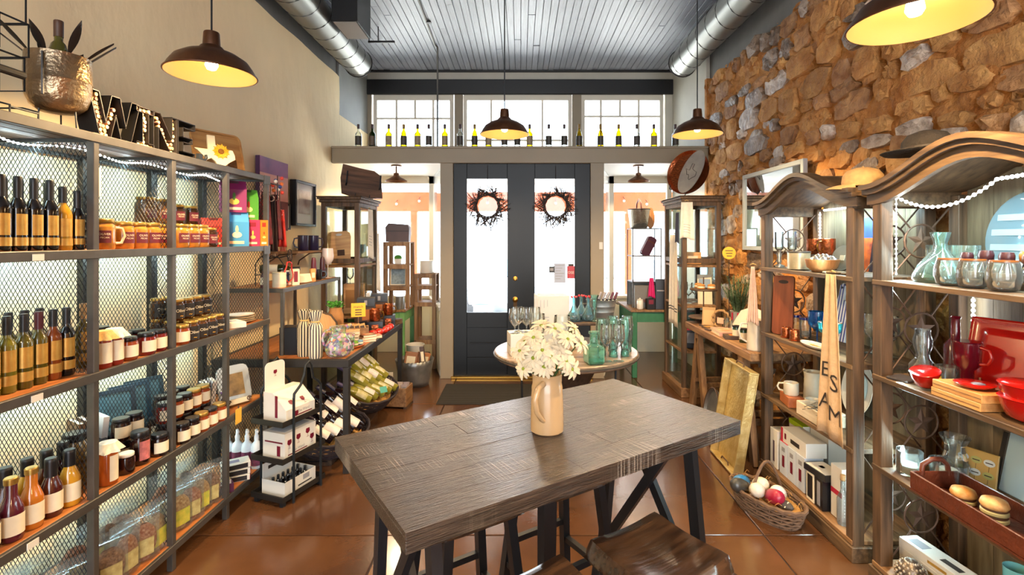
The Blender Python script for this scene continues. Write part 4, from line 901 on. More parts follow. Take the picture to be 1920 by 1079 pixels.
row([kSb[2], kSb[0], kSb[0], kSb[1]], -1.68, (205, 236, 268, 296), .12, 'clear zip bag of nut mix', 'front row, second bay, bottom shelf', g, .3, ymin=1.98, ymax=2.30, sp=.078)
row(kSb, -1.83, (180, 215, 245, 270), .12, 'clear zip bag', 'back row, second bay, bottom shelf', g, .3, ymin=1.98, ymax=2.29, sp=.078)
row([kSb[1], kSb[0], kSb[1], kSb[2]], -1.68, (337, 354, 372, 391), .12, 'clear zip bag of granola', 'front row, third bay, bottom shelf', g, .3, ymin=2.40, ymax=2.72, sp=.078)
row(kSb, -1.83, (312, 335, 356), .12, 'clear zip bag', 'back row, third bay, bottom shelf', g, .3, ymin=2.40, ymax=2.72, sp=.078)
# spray bottles, cartons, packet tray
def spray():
    o = thing('spray_bottle', None, 'bottle'); b = MB(); b.lathe([(.03, 0), (.033, .005), (.033, .13), (.028, .15), (.014, .165), (.012, .18)], 16); b.build('bottle_body', mat('milky_plastic', 'DCE4EC', .35), o, 50)
    arc(MB(), .0338, 2.2, .02, .105, 14).build('label', mat('plum_print', '6A3450', .5, var=.5, vs=40), o, 60)
    b = MB(); b.lathe([(.014, .176), (.014, .2), (.009, .205), (.009, .235), (.006, .24)], 12); b.build('pump_collar', mat('white_pump', 'E8ECF2', .35), o, 50)
    MB().box(-.007, .007, -.028, .009, .222, .238, .003).build('nozzle', MATS['white_pump'], o); return o
kSp = Kind(spray)
for i, X in enumerate((-1.655, -1.715, -1.775, -1.835)): kSp.put('white spray bottle with plum label, %s from the rack front' % ORD[i], (X, 3.14, .12), R(40), 'spray bottles on the bottom rack shelf')
for i in range(3):
    o = thing('boxed_card_set', 'black and white boxed set with red edge, %s from the bottom of its pile' % ORD[i], 'box', (-1.70, 2.985, .12 + i * .036), R(30 + i * 3), 'boxed sets on the bottom rack shelf')
    MB().box(-.075, .075, -.05, .05, 0, .034, .002).build('carton', M_white, o); MB().box(-.06, .06, -.0512, -.05, .004, .03).build('front_panel', mat('black_print', '1C1A1E', .4), o); MB().box(.075, .0762, -.05, .05, .003, .031).build('red_end', mat('red_print', 'A8242E', .4), o); MB().box(-.04, .02, -.02, .02, .034, .0345).build('top_print', mat('lilac_print', '7A7490', .5), o)
o = thing('packet_tray', 'plum display tray of sachets on the bottom rack shelf end', 'box', (-1.69, 2.835, .12), R(40)); m = mat('plum_card', '4A1A3E', .5)
MB().box(-.05, .05, -.04, .04, 0, .006).build('tray_base', m, o)
for a, b, c, d in ((-.05, .05, -.042, -.038), (-.05, .05, .038, .042), (-.052, -.048, -.038, .038), (.048, .052, -.038, .038)): MB().box(a, b, c, d, 0, .05).build('tray_side', m, o)
for k in range(5): MB().at(0, -.03 + k * .014, .006, R(-12)).box(-.042, .042, -.001, .001, 0, .06).build('sachet', mat('sachet_%d' % (k % 2), ('D8D4E0', 'C8C060')[k % 2], .4), o)
# ---------------------------------------------------------------- things on top of the rack
TZR = 1.957
o = thing('wine_chiller', 'hammered metal wine bucket on thin legs on top of the rack', 'wine bucket', (-1.745, 1.89, TZR)); o.scale = (1.15, 1.15, 1.15)
b = MB().at(0, 0, .062); b.lathe([(.02, 0), (.05, .004), (.072, .022), (.084, .055), (.086, .10), (.0875, .102), (.086, .104), (.085, .185), (.08, .185), (.08, .10), (.06, .03), (.0, .02)], 28); b.build('bucket', mat('hammered_pewter', '8A7A66', .28, metal=.9, col2='B89A70', vs=6, bump=.5, bs=70), o, 50)
for k in range(3): a = 2.2 + k * 2.1; MB().tube([(.05 * math.cos(a), .05 * math.sin(a), .075), (.055 * math.cos(a), .055 * math.sin(a), 0)], .0025, 5).build('leg', M_wire, o)
MB().tube([(.03, -.088, .235), (.034, -.092, .18), (.036, -.093, .10)], .0035, 5).build('bucket_handle', M_dsteel, o)
for k in range(8):
    a = k * 2 * PI / 8 + .3; ca, sa = math.cos(a), math.sin(a); lz = .045 if k % 2 else .02; ln = .165 if k % 2 else .15
    b = MB(); b.grid(lambda u, v: tuple(Vector((ca * (.07 + ln * .55 * u), sa * (.07 + ln * .55 * u), .235 + u * (lz + .05))) + Vector((-sa, ca, .15)) * (v - .5) * .025 * math.sin(PI * (u * .94 + .05)) + Vector((0, 0, .006 * (v - .5) ** 2 * 4))), 9, 3)
    b.build('metal_leaf', mat('dark_bronze', '3A3430', .4, metal=.7), o, 60)
wb_ = bottle('wine_bottle', 'bottle', .30, .037, .0135, gm('olive_glass', '4E4A14', .08), mat('brown_foil', '4A3020', .5), .062, (), (), (.5, .74)); wb_.location = (o.location.x, o.location.y, TZR + .122); wb_.rotation_euler = (0, 0, 0); tag(wb_, 'olive green wine bottle standing in the hammered metal bucket')
# black wire tower
o = thing('wire_wine_tower', 'black wire wine tower at the left edge on top of the rack', 'wine rack', (-1.80, 1.72, TZR))
def frame_loop(z0, z1, w, d): return [(-w, -d, z0), (w, -d, z0), (w, -d, z1), (-w, -d, z1)]
for k, (z, w_) in enumerate(((0, .095), (.12, .045), (.24, .06), (.36, .05))):
    for d in (-.05, .05): MB().tube([(-w_, d, z), (w_, d, z), (w_, d, z + .115), (-w_, d, z + .115)] if k else [(-w_, d, 0), (w_, d, 0), (w_, d, .045), (w_ * .4, d, .06), (-w_, d, .06)], .0035, 5, True).build('wire_loop', M_wire, o)
    for s in (-1, 1): MB().tube([(s * w_, -.05, z + (.04 if not k else .115)), (s * w_, .05, z + (.04 if not k else .115))], .0035, 5).build('cross_wire', M_wire, o)
b = MB().at(.07, -.03, .165, R(90)); b.lathe([(.014, -.05), (.014, .05)], 12); b.build('coil_grip', mat('dark_leather', '1E1814', .6), o)
# WINE letters
def letter(poly, name, label, px0, px1, h, fillers, depth=.075, corks=()):
    ya, yb = onx(px0, -1.665), onx(px1, -1.665); wd = yb - ya
    o = thing(name, label, 'letter', (-1.665, (ya + yb) / 2, TZR), 0, 'black WINE letters on the rack')
    M_letter = mat('black_letter_box', '1A1613', .5, var=.2, vs=12)
    for pl in poly:
        pts = [((a - .5) * wd, b * h) for a, b in pl]
        b = MB(); b.prism(pts, -depth, -.052, 'X'); b.build('back_plate', M_letter, o)
        n = len(pts)
        b = MB()
        for i in range(n):
            p, q = Vector(pts[i]), Vector(pts[(i + 1) % n]); d = (q - p); 
            if d.length < .003: continue
            nr = Vector((-d.y, d.x)).normalized() * .003
            b.prism([tuple(p), tuple(q), tuple(q + nr), tuple(p + nr)], -depth, 0, 'X')
        b.build('letter_wall', M_letter, o)
    rr = .0085; mk = [mat('cork_%d' % i, c, .8, var=.25, vs=80) for i, c in enumerate(('C8A878', 'B08A5C', '9A6A58'))]
    me = [None] * 3; ci = 0
    for pl in corks:
        (a0, b0), (a1, b1), nrow = pl; A = Vector(((a0 - .5) * wd, b0 * h)); B = Vector(((a1 - .5) * wd, b1 * h)); d = B - A; nn_ = max(1, int(d.length / (rr * 2.02))); sd_ = Vector((-d.y, d.x)).normalized() * rr * 2.0
        for i in range(nn_ + 1):
            for j in range(nrow):
                c = A + d * (i / nn_) + sd_ * (j - (nrow - 1) / 2); k = random.randrange(3)
                if me[k] is None: m_ = MB().at(ry=R(90)); m_.lathe([(rr * .95, -.045), (rr, -.043), (rr, -.004), (rr * .9, 0)], 9); me[k] = m_.mesh('cork', mk[k], 50)
                part('cork', me[k], o, (-.008 + random.uniform(-.008, .006), c.x, c.y))
    return o
h = .18
letter([[(0, 1), (.17, 1), (.30, .35), (.42, 1), (.58, 1), (.70, .35), (.83, 1), (1, 1), (.80, 0), (.62, 0), (.5, .6), (.38, 0), (.20, 0)]], 'letter_w', 'black box letter W with wine corks inside', 168, 262, h, 0, corks=[((.09, .93), (.27, .1), 1), ((.14, .93), (.33, .1), 1), ((.33, .08), (.47, .7), 1)])
letter([[(0, 0), (1, 0), (1, .14), (.68, .14), (.68, .86), (1, .86), (1, 1), (0, 1), (0, .86), (.32, .86), (.32, .14), (0, .14)]], 'letter_i', 'black box letter I with wine corks inside', 256, 290, h, 0, corks=[((.5, .06), (.5, .94), 1), ((.15, .07), (.9, .07), 1), ((.15, .93), (.9, .93), 1)])
letter([[(0, 0), (.22, 0), (.22, .62), (.72, 0), (1, 0), (1, 1), (.78, 1), (.78, .4), (.28, 1), (0, 1)]], 'letter_n', 'black box letter N with wine corks inside', 288, 332, h, 0, corks=[((.12, .93), (.8, .08), 1), ((.89, .08), (.89, .93), 1)])
letter([[(0, 0), (1, 0), (1, .18), (.3, .18), (.3, .42), (.85, .42), (.85, .58), (.3, .58), (.3, .82), (1, .82), (1, 1), (0, 1)]], 'letter_e', 'black box letter E at the end of the word', 334, 366, h, 0)
# sunflower map board, hook, tray
def flat_board(name, label, cat, loc, rz, lean, poly, th, m): 
    o = thing(name, label, cat, loc, rz); o.rotation_euler = (R(-lean), 0, rz); MB().prism(poly, 0, th).build('board', m, o); return o
tex = [(.33, 1), (.52, 1), (.52, .72), (.62, .66), (.78, .62), (.95, .60), (1, .45), (1, .32), (.86, .22), (.72, .08), (.66, 0), (.55, .06), (.5, .2), (.4, .3), (.3, .24), (.2, .36), (.08, .5), (0, .56), (.33, .56)]
o = flat_board('map_board', 'white painted state-shaped board with a sunflower behind the letters', 'sign', (-1.72, 2.83, TZR), R(52), 10, [((a - .5) * .21, b * .19) for a, b in tex], .012, mat('ivory_board', 'E6DCC0', .5))
fl = MB(); fy = -.004
for k in range(22):
    a = 2 * PI * k / 22; L1 = .048 * (1 if k % 2 else .86); c, s = math.cos(a), math.sin(a)
    fl.add([(.03 + c * .014, fy, .10 + s * .014), (.03 + c * L1 * .6 - s * .008, fy - .004, .10 + s * L1 * .6 + c * .008), (.03 + c * L1, fy - .002, .10 + s * L1), (.03 + c * L1 * .6 + s * .008, fy - .004, .10 + s * L1 * .6 - c * .008)], [(0, 1, 2, 3)])
fl.build('sunflower_petals', mat('sunflower_yellow', 'E0A81A', .6), o)['kind'] = 'stuff'
b = MB().at(.03, fy, .10, R(90)); b.lathe([(.0165, 0), (.014, .006), (.0, .009)], 14); b.build('sunflower_centre', mat('sunflower_brown', '8A5A1A', .8, bump=.6, bs=200), o)
o = thing('wall_hook', 'curled black metal hook on the top edge of the rack beside the letter E', 'hook', (-1.63, onx(382, -1.63), TZR), R(90)); MB().tube([(-.04, 0, .008), (-.02, 0, .004), (.01, 0, .006), (.022, 0, .018), (.016, 0, .034)], .007, 7).build('hook_curl', M_wire, o, 60); MB().box(-.05, -.02, -.008, .008, 0, .03).build('hook_plate', M_wire, o)
o = thing('serving_tray', 'pale wooden serving tray with printed picture leaning on the cream wall', 'tray', (-1.83, 3.06, TZR), R(58)); o.rotation_euler = (R(-14), 0, R(62))
def rrect(w, h, r, n=5):
    pts = []
    for cx_, cy_, a0 in ((w / 2 - r, h - r, 0), (-w / 2 + r, h - r, 90), (-w / 2 + r, r, 180), (w / 2 - r, r, 270)):
        for k in range(n + 1): a = R(a0 + 90 * k / n); pts.append((cx_ + r * math.cos(a), cy_ + r * math.sin(a)))
    return pts
MB().prism(rrect(.30, .26, .035), 0, .008).build('tray_base', wood('honey_wood', 'B8824A', 'D8A868', 'X', .5), o); b = MB(); pr = rrect(.30, .26, .035); b.tube([(a, -.004, c) for a, c in pr], .008, 6, True); b.build('tray_rim', MATS['honey_wood'], o, 60); MB().box(.05, .11, -.0012, 0, .03, .10).build('picture_print', mat('brown_print', '5A3A1E', .6, var=.4, vs=30), o)
# ================================================================ the left side beyond the rack
def tilted(o, *r): o.rotation_euler = r; return o
# canvases and frames on the cream wall
M_sun = mat('sunset_canvas', 'C84A3A', .6, col2='4A3A8A', vs=2.2, stretch=(1, .6, 2.5))
o = thing('canvas_print', 'colourful sunset canvas print on the cream wall behind the scarves', 'canvas', (WL + .012, 4.18, 1.93)); MB().box(0, .035, -.24, .24, -.30, .29, .003).build('canvas_block', mat('purple_canvas_edge', '4A2A50', .6), o)
MB().box(.035, .037, -.238, .238, .16, .288).build('dusk_sky', mat('violet_sky', '6A3A7A', .5, col2='A85A90', vs=4), o); MB().box(.035, .037, -.238, .238, -.05, .16).build('pink_sky', mat('salmon_sky', 'D88A80', .5, col2='E8B0A0', vs=4), o); MB().box(.035, .037, -.238, .238, -.298, -.05).build('dark_land', mat('land_print', '7A2A20', .5, col2='2A2030', vs=6), o)
def wallframe(label, y0, y1, z0, z1, th, fw, pic):
    o = framed('picture_frame', label, 'picture frame', WL + .012, y0, y1, z0, z1, mat('black_frame', '14141A', .35), mat('pale_mat_board', 'C8C4C0', .4), fw, th, 1, 'mat_board'); hw, hh_ = (y1 - y0) / 2, (z1 - z0) / 2
    MB().box(th * .6, th * .6 + .002, -hw * .55, hw * .55, -hh_ * .45, hh_ * .6).build('photograph', pic, o); return o
wallframe('black deep-framed photograph on the cream wall above the navy mugs', 4.53, 4.98, 1.68, 2.10, .06, .022, mat('porch_photo', '8A6A5A', .35, col2='C8B8B0', vs=7))
wallframe('small black-framed print half hidden beside the hanging scarves', 4.34, 4.50, 1.64, 1.87, .025, .015, mat('pale_photo', 'B0B4C0', .35, var=.2, vs=8))
# scarves hanging at the rack end
def drape(name, m, parent, x, y, z0, z1, w, seed, tail=1.0, amp=.012, axis=0):
    """a hanging gathered strip of cloth; axis turns it about Z."""
    def fn(u, v):
        a = (u - .5) * w * (.55 + .45 * v * tail); d = amp * math.sin(u * 14 + seed) * (.4 + v) + .012 * noise.noise(Vector((u * 3, v * 4, seed)))
        return (x + a * math.cos(axis) - d * math.sin(axis), y + a * math.sin(axis) + d * math.cos(axis), z0 + (z1 - z0) * v)
    b = MB(); b.grid(fn, 16, 14); o = b.build(name, m, parent, 60); s = o.modifiers.new('thick', 'SOLIDIFY'); s.thickness = .003; return o
for i, (c, dx, dy, z0, z1, lab) in enumerate((('7A1A1E', .04, .06, 1.87, 1.52, 'dark red fringed scarf hanging at the rack end post'), ('2A1414', .04, .13, 1.85, 1.47, 'near-black scarf hanging between the red ones'), ('B82A22', .045, .25, 1.76, 1.50, 'bright red scarf hanging lowest at the rack end'), ('5A1A24', .04, .19, 1.86, 1.55, 'wine-coloured scarf beside the canvas print'))):
    o = thing('hanging_scarf', lab, 'scarf', (-1.72 + dx, 3.24 + dy, 0), 0, 'scarves at the rack end'); drape('cloth', mat('scarf_' + c, c, .7, var=.35, vs=25), o, 0, 0, z0, z1, .085, i * 2.1, 1.0, .012, R(20))
    MB().tube([(0, 0, z0 - .01), (0, -.004, z0 + .03), (.0, -.01, 1.932)], .003, 5).build('hanger_hook', M_steel, o); b = MB(); b.tube([(.02 * math.cos(k), .006, z0 - .02 + .02 * math.sin(k)) for k in [j * .5 for j in range(13)]], .004, 5); b.build('knot', mat('scarf_tie_' + c, 'D0B0A0', .6), o, 60)
    for k in range(6): MB().tube([(-.03 + k * .012, 0, z1 + .005), (-.03 + k * .012 + .004, .004, z1 - .03)], .0016, 3).build('tassel', MATS['scarf_' + c], o)
o = thing('ornament_bunch', 'bunch of red, white and blue ornaments hanging before the canvas print', 'ornament', (-1.66, 3.42, 1.92)); 
for k in range(9): a = k * 2.4; b = MB(); b.sphere(.013, (.03 * math.cos(a), .03 * math.sin(a), -.012 * k + .05), 8, 6); b.build('bauble', mat('bauble_%d' % (k % 4), ('C83A2A', '2A3A7A', 'E0DCD8', 'D06A2A')[k % 4], .3), o, 60)
MB().tube([(0, 0, -.10), (0, 0, .07)], .003, 5).build('string', M_wire, o)
# navy mugs on the wall shelf
def mug(m, r=.043, h=.105, m2=None):
    o = thing('mug', None, 'mug'); b = MB(); b.lathe([(r * .9, 0), (r, .006), (r, h - .002), (r - .003, h), (r - .006, h - .003), (r - .006, .01), (0, .008)], 20); b.build('cup', m, o, 50)
    MB().tube([(r - .002, 0, h * .82), (r + .026, 0, h * .78), (r + .034, 0, h * .5), (r + .024, 0, h * .25), (r - .002, 0, h * .2)], .006, 6).build('handle', m2 or m, o, 60); return o
kNavy = Kind(mug, mat('navy_enamel', '1E1A3E', .3, coat=.4), .045, .135)
kNavy.put('navy mug on the wall shelf, the left one with its handle showing', (-1.90, 4.38, 1.455), R(200), 'navy mugs'); kNavy.put('navy mug on the wall shelf, the right one beside the cabinet', (-1.88, 4.55, 1.455), R(30), 'navy mugs')
# wire bottle holder with star, on the riser
o = thing('star_wine_holder', 'black wire wine holder with star on the riser shelf', 'wine rack', (-1.80, 3.66, RZZ)); 
for y in (-.07, .07): MB().tube([(-.10, y, 0), (-.10, y, .16), (-.06, y, .215), (0, y, .2), (.06, y, .215), (.10, y, .16), (.10, y, 0)], .004, 5).build('side_wire', M_wire, o)
b = MB(); b.tube([(.105, .02 + .035 * math.cos(2 * PI * k / 18), .215 + .05 * math.sin(2 * PI * k / 18)) for k in range(18)], .003, 5, True); b.build('star_hoop', M_wire, o)
b = MB()
for k in range(5): a = PI / 2 + 2 * PI * k / 5; b.tube([(.105, .02, .215), (.105, .02 + .034 * math.cos(a), .215 + .048 * math.sin(a))], [.007, .001], 4)
b.build('star', M_iron, o)
for x in (-.1, .1): MB().tube([(x, -.07, .08), (x, .07, .08)], .004, 5).build('cross_wire', M_wire, o)
wb2 = bottle('wine_bottle', 'bottle', .27, .034, .0135, gm('dark_green_glass', '22280E', .08), capB, .06, [(M_cream, .12, .45, 1.3)], (), (.55, .74)); wb2.location = (-1.90, 3.66, RZZ + .12); wb2.rotation_euler = (0, R(90), R(12)); tag(wb2, 'dark wine bottle lying in the star wire holder')
o = thing('bead_necklace', 'red bead necklace hanging from the star wire holder', 'necklace', (-1.665, 3.60, RZZ + .16)); b = MB(); b.tube([(.0 + .006 * math.sin(k), .06 * math.sin(2 * PI * k / 24), -.06 + .075 * math.cos(2 * PI * k / 24)) for k in range(24)], .005, 6, True); b.build('strand', mat('coral_bead', 'B8302A', .4), o, 60); b = MB(); b.sphere(.012, (.004, 0, -.142), 8, 6); b.build('pendant_bead', mat('pale_bead', 'E0A090', .4), o, 60)
# goods on the riser
def cyl_box(name, cat, r, h, m, label, lid=None):
    o = thing(name, None, cat); b = MB(); b.lathe([(r * .97, 0), (r, .003), (r, h - .003), (r * .95, h)], 18); b.build('can', m, o, 50); arc(MB(), r + .0008, 1.2, h * .25, h * .75, 10).build('label', label, o, 60)
    b = MB(); b.lathe([(r * 1.02, h - .006), (r * 1.02, h + .004), (r * .9, h + .006)], 18); b.build('lid', lid or m, o, 40); return o
g = 'gifts on the riser shelf'
Kind(cyl_box, 'candle_tin', 'candle', .045, .10, mat('ivory_tin', 'DCCFB4', .5), M_cream).put('wide ivory candle tin at the front of the riser shelf', (-1.70, 3.53, RZZ), R(50), g)
o = bottle('syrup_bottle', 'bottle', .15, .022, .01, S_mar, capB, .03, [(M_cream, .15, .5, 1)]); o.location = (-1.78, 3.47, RZZ); tag(o, 'small maroon syrup bottle behind the ivory candle tin', None, g)
def carton(name, label, cat, loc, rz, dims, body, panels=(), group=None, rot=None):
    """panels: (face, u0, u1, v0, v1, mat) in 0..1 of that face; face f front, t top, r right, l left."""
    o = thing(name, label, cat, loc, rz, group); w, d, h = dims; cb_ = MB().box(-w / 2, w / 2, -d / 2, d / 2, 0, h, .0015).build('carton', body, o)
    if rot: o.rotation_euler = rot
    for f, u0, u1, v0, v1, m in panels:
        e = .0008
        if f == 'f': MB().box(-w / 2 + u0 * w, -w / 2 + u1 * w, -d / 2 - e, -d / 2, v0 * h, v1 * h).build('front_print', m, cb_)
        elif f == 'r': MB().box(w / 2, w / 2 + e, -d / 2 + u0 * d, -d / 2 + u1 * d, v0 * h, v1 * h).build('side_print', m, cb_)
        elif f == 'l': MB().box(-w / 2 - e, -w / 2, -d / 2 + u0 * d, -d / 2 + u1 * d, v0 * h, v1 * h).build('side_print', m, cb_)
        else: MB().box(-w / 2 + u0 * w, -w / 2 + u1 * w, -d / 2 + v0 * d, -d / 2 + v1 * d, h, h + e).build('top_print', m, cb_)
    return o
Pb = mat('navy_print', '22305A', .5); Pr = mat('plum_red_print', '7A2438', .5); Po = mat('orange_print', 'D07A30', .5); Pg = mat('grey_print', '8A8A90', .5)
carton('gift_carton', 'navy and white gift carton behind the candle tin', 'box', (-1.735, 3.68, RZZ), R(45), (.05, .05, .11), M_white, [('f', .0, 1, .15, .9, Pb), ('r', 0, 1, .1, .5, Pb)], g)
carton('gift_carton', 'cream gift carton with plum swirl on the riser', 'box', (-1.67, 3.70, RZZ), R(48), (.055, .05, .12), M_cream, [('f', .25, .75, .2, .85, Pr)], g)
carton('wood_block', 'narrow wooden box standing on the riser', 'box', (-1.66, 4.0, RZZ), R(45), (.04, .03, .105), MATS['honey_wood'], [('f', .2, .8, .3, .7, M_cream)], g)
for i in range(4): carton('coaster', 'pale wooden coaster, %s from the front of the leaning row' % ORD[i], 'coaster', (-1.665, 3.83 + i * .03, RZZ + .006), 0, (.075, .006, .07), M_cream, (), 'coasters leaning on the riser', rot=(R(-25), 0, R(55)))
def stopper(m): o = thing('bottle_stopper', None, 'stopper'); b = MB(); b.lathe([(.006, 0), (.006, .03), (.015, .035), (.016, .05), (.013, .11), (.009, .125), (.0, .127)], 10); b.build('grip', m, o, 60); b = MB(); b.lathe([(.018, -.0), (.018, .004)], 10); b.build('foot', M_steel, o); return o
for i, (y, c) in enumerate(((4.12, '5A1830'), (4.30, '3A1022'))): Kind(stopper, mat('plum_handle_%d' % i, c, .35)).put(['plum bottle stopper in the middle of the riser', 'dark plum bottle stopper near the far end of the riser'][i], (-1.70, y, RZZ), 0, 'plum stoppers', 1.5)
kBlk = Kind(mug, M_lidblack, .03, .085); kBlk.put('small black mug on the riser before the painted glass', (-1.70, 4.21, RZZ), R(20), g)
def wineglass(m, h=.2, r=.04, band=None, stem=.45, name='wine_glass', foot=.036, flare=.86):
    o = thing(name, None, 'glass'); b = MB(); s = h * stem
    b.lathe([(foot, 0), (foot, .002), (.006, .008), (.004, .02), (.004, s - .015), (.008, s - .004)], 14); b.build('stem_and_foot', m, o, 60)
    b = MB(); b.lathe([(.006, s - .004), (r * .6, s + .012), (r * .93, s + (h - s) * .3), (r, s + (h - s) * .5), (r * flare, h)], 18, cap=False); b.build('bowl', m, o, 60)
    if band: b2 = MB(); b2.lathe([(r * flare + .0006, h - .012), (r * flare + .0006, h)], 18, cap=False); b2.build('rim_band', band, o, 60)
    return o
M_milk = mat('frosted_white_glass', 'D8CCCA', .3, coat=.5); M_clear = glass('clear_glassware', 'F6FCFC', .14, .8); M_aqua = glass('aqua_glassware', 'DCF8F4', .16, .8); M_teal = glass('teal_glassware', '3AB8C8', .45, .6); M_blue = glass('cobalt_glassware', '2A78C8', .5, .6)
Kind(wineglass, M_milk, .26, .05).put('large frosted white wine glass with lettering on the riser', (-1.70, 4.42, RZZ), 0, g)
# table goods: striped bottle bags
def stripe_mat(name, c1, c2, n, rough=.8):
    m, nt, b, out = _new(name); L = nt.links.new; tc = nn(nt, 'ShaderNodeTexCoord'); wv = nn(nt, 'ShaderNodeTexWave'); wv.inputs['Scale'].default_value = n; wv.bands_direction = 'X'; cr = nn(nt, 'ShaderNodeValToRGB'); cr.color_ramp.interpolation = 'CONSTANT'
    cr.color_ramp.elements[0].color = (*lin(c1), 1); cr.color_ramp.elements[1].color = (*lin(c2), 1); cr.color_ramp.elements[1].position = .55; L(tc.outputs['UV'], wv.inputs[0]); L(wv.outputs['Fac'], cr.inputs[0]); L(cr.outputs[0], b.inputs['Base Color']); b.inputs['Roughness'].default_value = rough; return m
def set_uv(o, fn):
    me = o.data; uv = me.uv_layers.new(name='uv')
    for l in me.loops: uv.data[l.index].uv = fn(me.vertices[l.vertex_index].co)
    return o
M_tick = stripe_mat('ticking_stripe', 'D8CBB0', '3A3440', 3.2); M_tick2 = stripe_mat('dark_ticking_stripe', 'C8B894', '1E1A22', 3.2)
def bottle_bag(m, tie):
    o = thing('bottle_bag', None, 'bag'); b = MB()
    prof = [(.040, .0), (.046, .02), (.046, .19), (.042, .215), (.030, .235), (.022, .245), (.030, .262), (.040, .30), (.043, .315)]
    def fn(u, v):
        k = v * (len(prof) - 1); i = min(int(k), len(prof) - 2); t = k - i; r = prof[i][0] * (1 - t) + prof[i + 1][0] * t; z = prof[i][1] * (1 - t) + prof[i + 1][1] * t
        a = u * 2 * PI; rr = r * (1 + .10 * math.sin(a * 7) * (1 if z > .2 else .25) + .05 * noise.noise(Vector((math.cos(a) * 2, math.sin(a) * 2, z * 9)))); return (rr * math.cos(a), rr * math.sin(a), z)
    b.grid(fn, 40, 20, True); ob = b.build('cloth_sack', m, o, 60); set_uv(ob, lambda c: (math.atan2(c.y, c.x) / (2 * PI) * 1.5, c.z))
    b = MB(); b.tube([(.026 * math.cos(2 * PI * k / 14), .026 * math.sin(2 * PI * k / 14), .245) for k in range(14)], .005, 5, True); b.build('drawstring', tie, o, 60)
    b = MB().at(.02, -.026, .12); b.lathe([(.011, 0), (.008, .05), (.004, .06), (.003, .12)], 8); b.build('tassel', tie, o, 60); return o
M_tie = mat('straw_tassel', 'C8A868', .8)
Kind(bottle_bag, M_tick2, M_tie).put('dark striped cloth bottle bag at the near corner of the display table', (-1.475, 3.42, DZ), R(40), 'striped bottle bags')
Kind(bottle_bag, M_tick, M_tie).put('pale striped cloth bottle bag in front of the glass pitcher', (-1.375, 3.36, DZ), R(20), 'striped bottle bags')
o = carton('black_gift_box', 'black square gift box behind the striped bottle bags', 'box', (-1.60, 3.50, DZ), R(5), (.12, .12, .19), M_lidblack, [('t', .3, .7, .3, .7, M_steel)])
# confetti glass pitcher and vases
M_conf = None
def confetti():
    m, nt, b, out = _new('confetti_glass'); L = nt.links.new; tc = nn(nt, 'ShaderNodeTexCoord'); vo = nn(nt, 'ShaderNodeTexVoronoi'); vo.inputs['Scale'].default_value = 55; L(tc.outputs['Object'], vo.inputs['Vector'])
    hs = nn(nt, 'ShaderNodeHueSaturation'); hs.inputs['Saturation'].default_value = .75; hs.inputs['Value'].default_value = .6; L(vo.outputs['Color'], hs.inputs['Color']); L(hs.outputs[0], b.inputs['Base Color']); b.inputs['Roughness'].default_value = .08; b.inputs['Coat Weight'].default_value = .8
    tr = nn(nt, 'ShaderNodeBsdfTransparent'); tr.inputs[0].default_value = (.9, .97, .95, 1); mx = nn(nt, 'ShaderNodeMixShader'); sp = nn(nt, 'ShaderNodeSeparateColor'); L(vo.outputs['Color'], sp.inputs[0])
    gt = nn(nt, 'ShaderNodeMath', operation='GREATER_THAN'); gt.inputs[1].default_value = .55; L(sp.outputs[0], gt.inputs[0]); m2 = nn(nt, 'ShaderNodeMath', operation='MULTIPLY_ADD'); m2.inputs[1].default_value = .55; m2.inputs[2].default_value = .35; L(gt.outputs[0], m2.inputs[0])
    L(m2.outputs[0], mx.inputs[0]); L(tr.outputs[0], mx.inputs[1]); L(b.outputs[0], mx.inputs[2]); L(mx.outputs[0], out.inputs[0]); return m
M_conf = confetti()
o = thing('glass_pitcher', 'round multicoloured confetti glass pitcher on the display table', 'pitcher', (-1.235, 3.40, DZ), R(30)); b = MB(); b.lathe([(.05, 0), (.075, .015), (.088, .05), (.085, .09), (.062, .13), (.048, .155), (.05, .18), (.06, .205)], 24); b.build('body', M_conf, o, 60)
MB().tube([(-.045, 0, .19), (-.085, 0, .185), (-.105, 0, .14), (-.095, 0, .09), (-.075, 0, .08)], .009, 7).build('handle', M_conf, o, 60); MB().tube([(.05, 0, .195), (.085, 0, .215)], [.022, .01], 8).build('spout', M_conf, o, 60)
for i, (x, y, s) in enumerate(((-1.32, 3.55, 1.0), (-1.22, 3.58, .9), (-1.40, 3.58, .95))):
    o = thing('confetti_tumbler', ['confetti glass tumbler just behind the pitcher', 'confetti glass tumbler to the right behind the pitcher', 'confetti glass tumbler beside the striped bags'][i], 'glass', (x, y, DZ), 0, 'confetti tumblers'); b = MB(); b.lathe([(.03 * s, 0), (.034 * s, .01), (.038 * s, .13 * s), (.036 * s, .135 * s), (.033 * s, .02)], 18); b.build('tumbler_body', M_conf, o, 60); b = MB(); b.tube([(.038 * s * math.cos(k * PI / 9), .038 * s * math.sin(k * PI / 9), .133 * s) for k in range(18)], .002, 5, True); b.build('tumbler_rim', M_clear, o, 60)
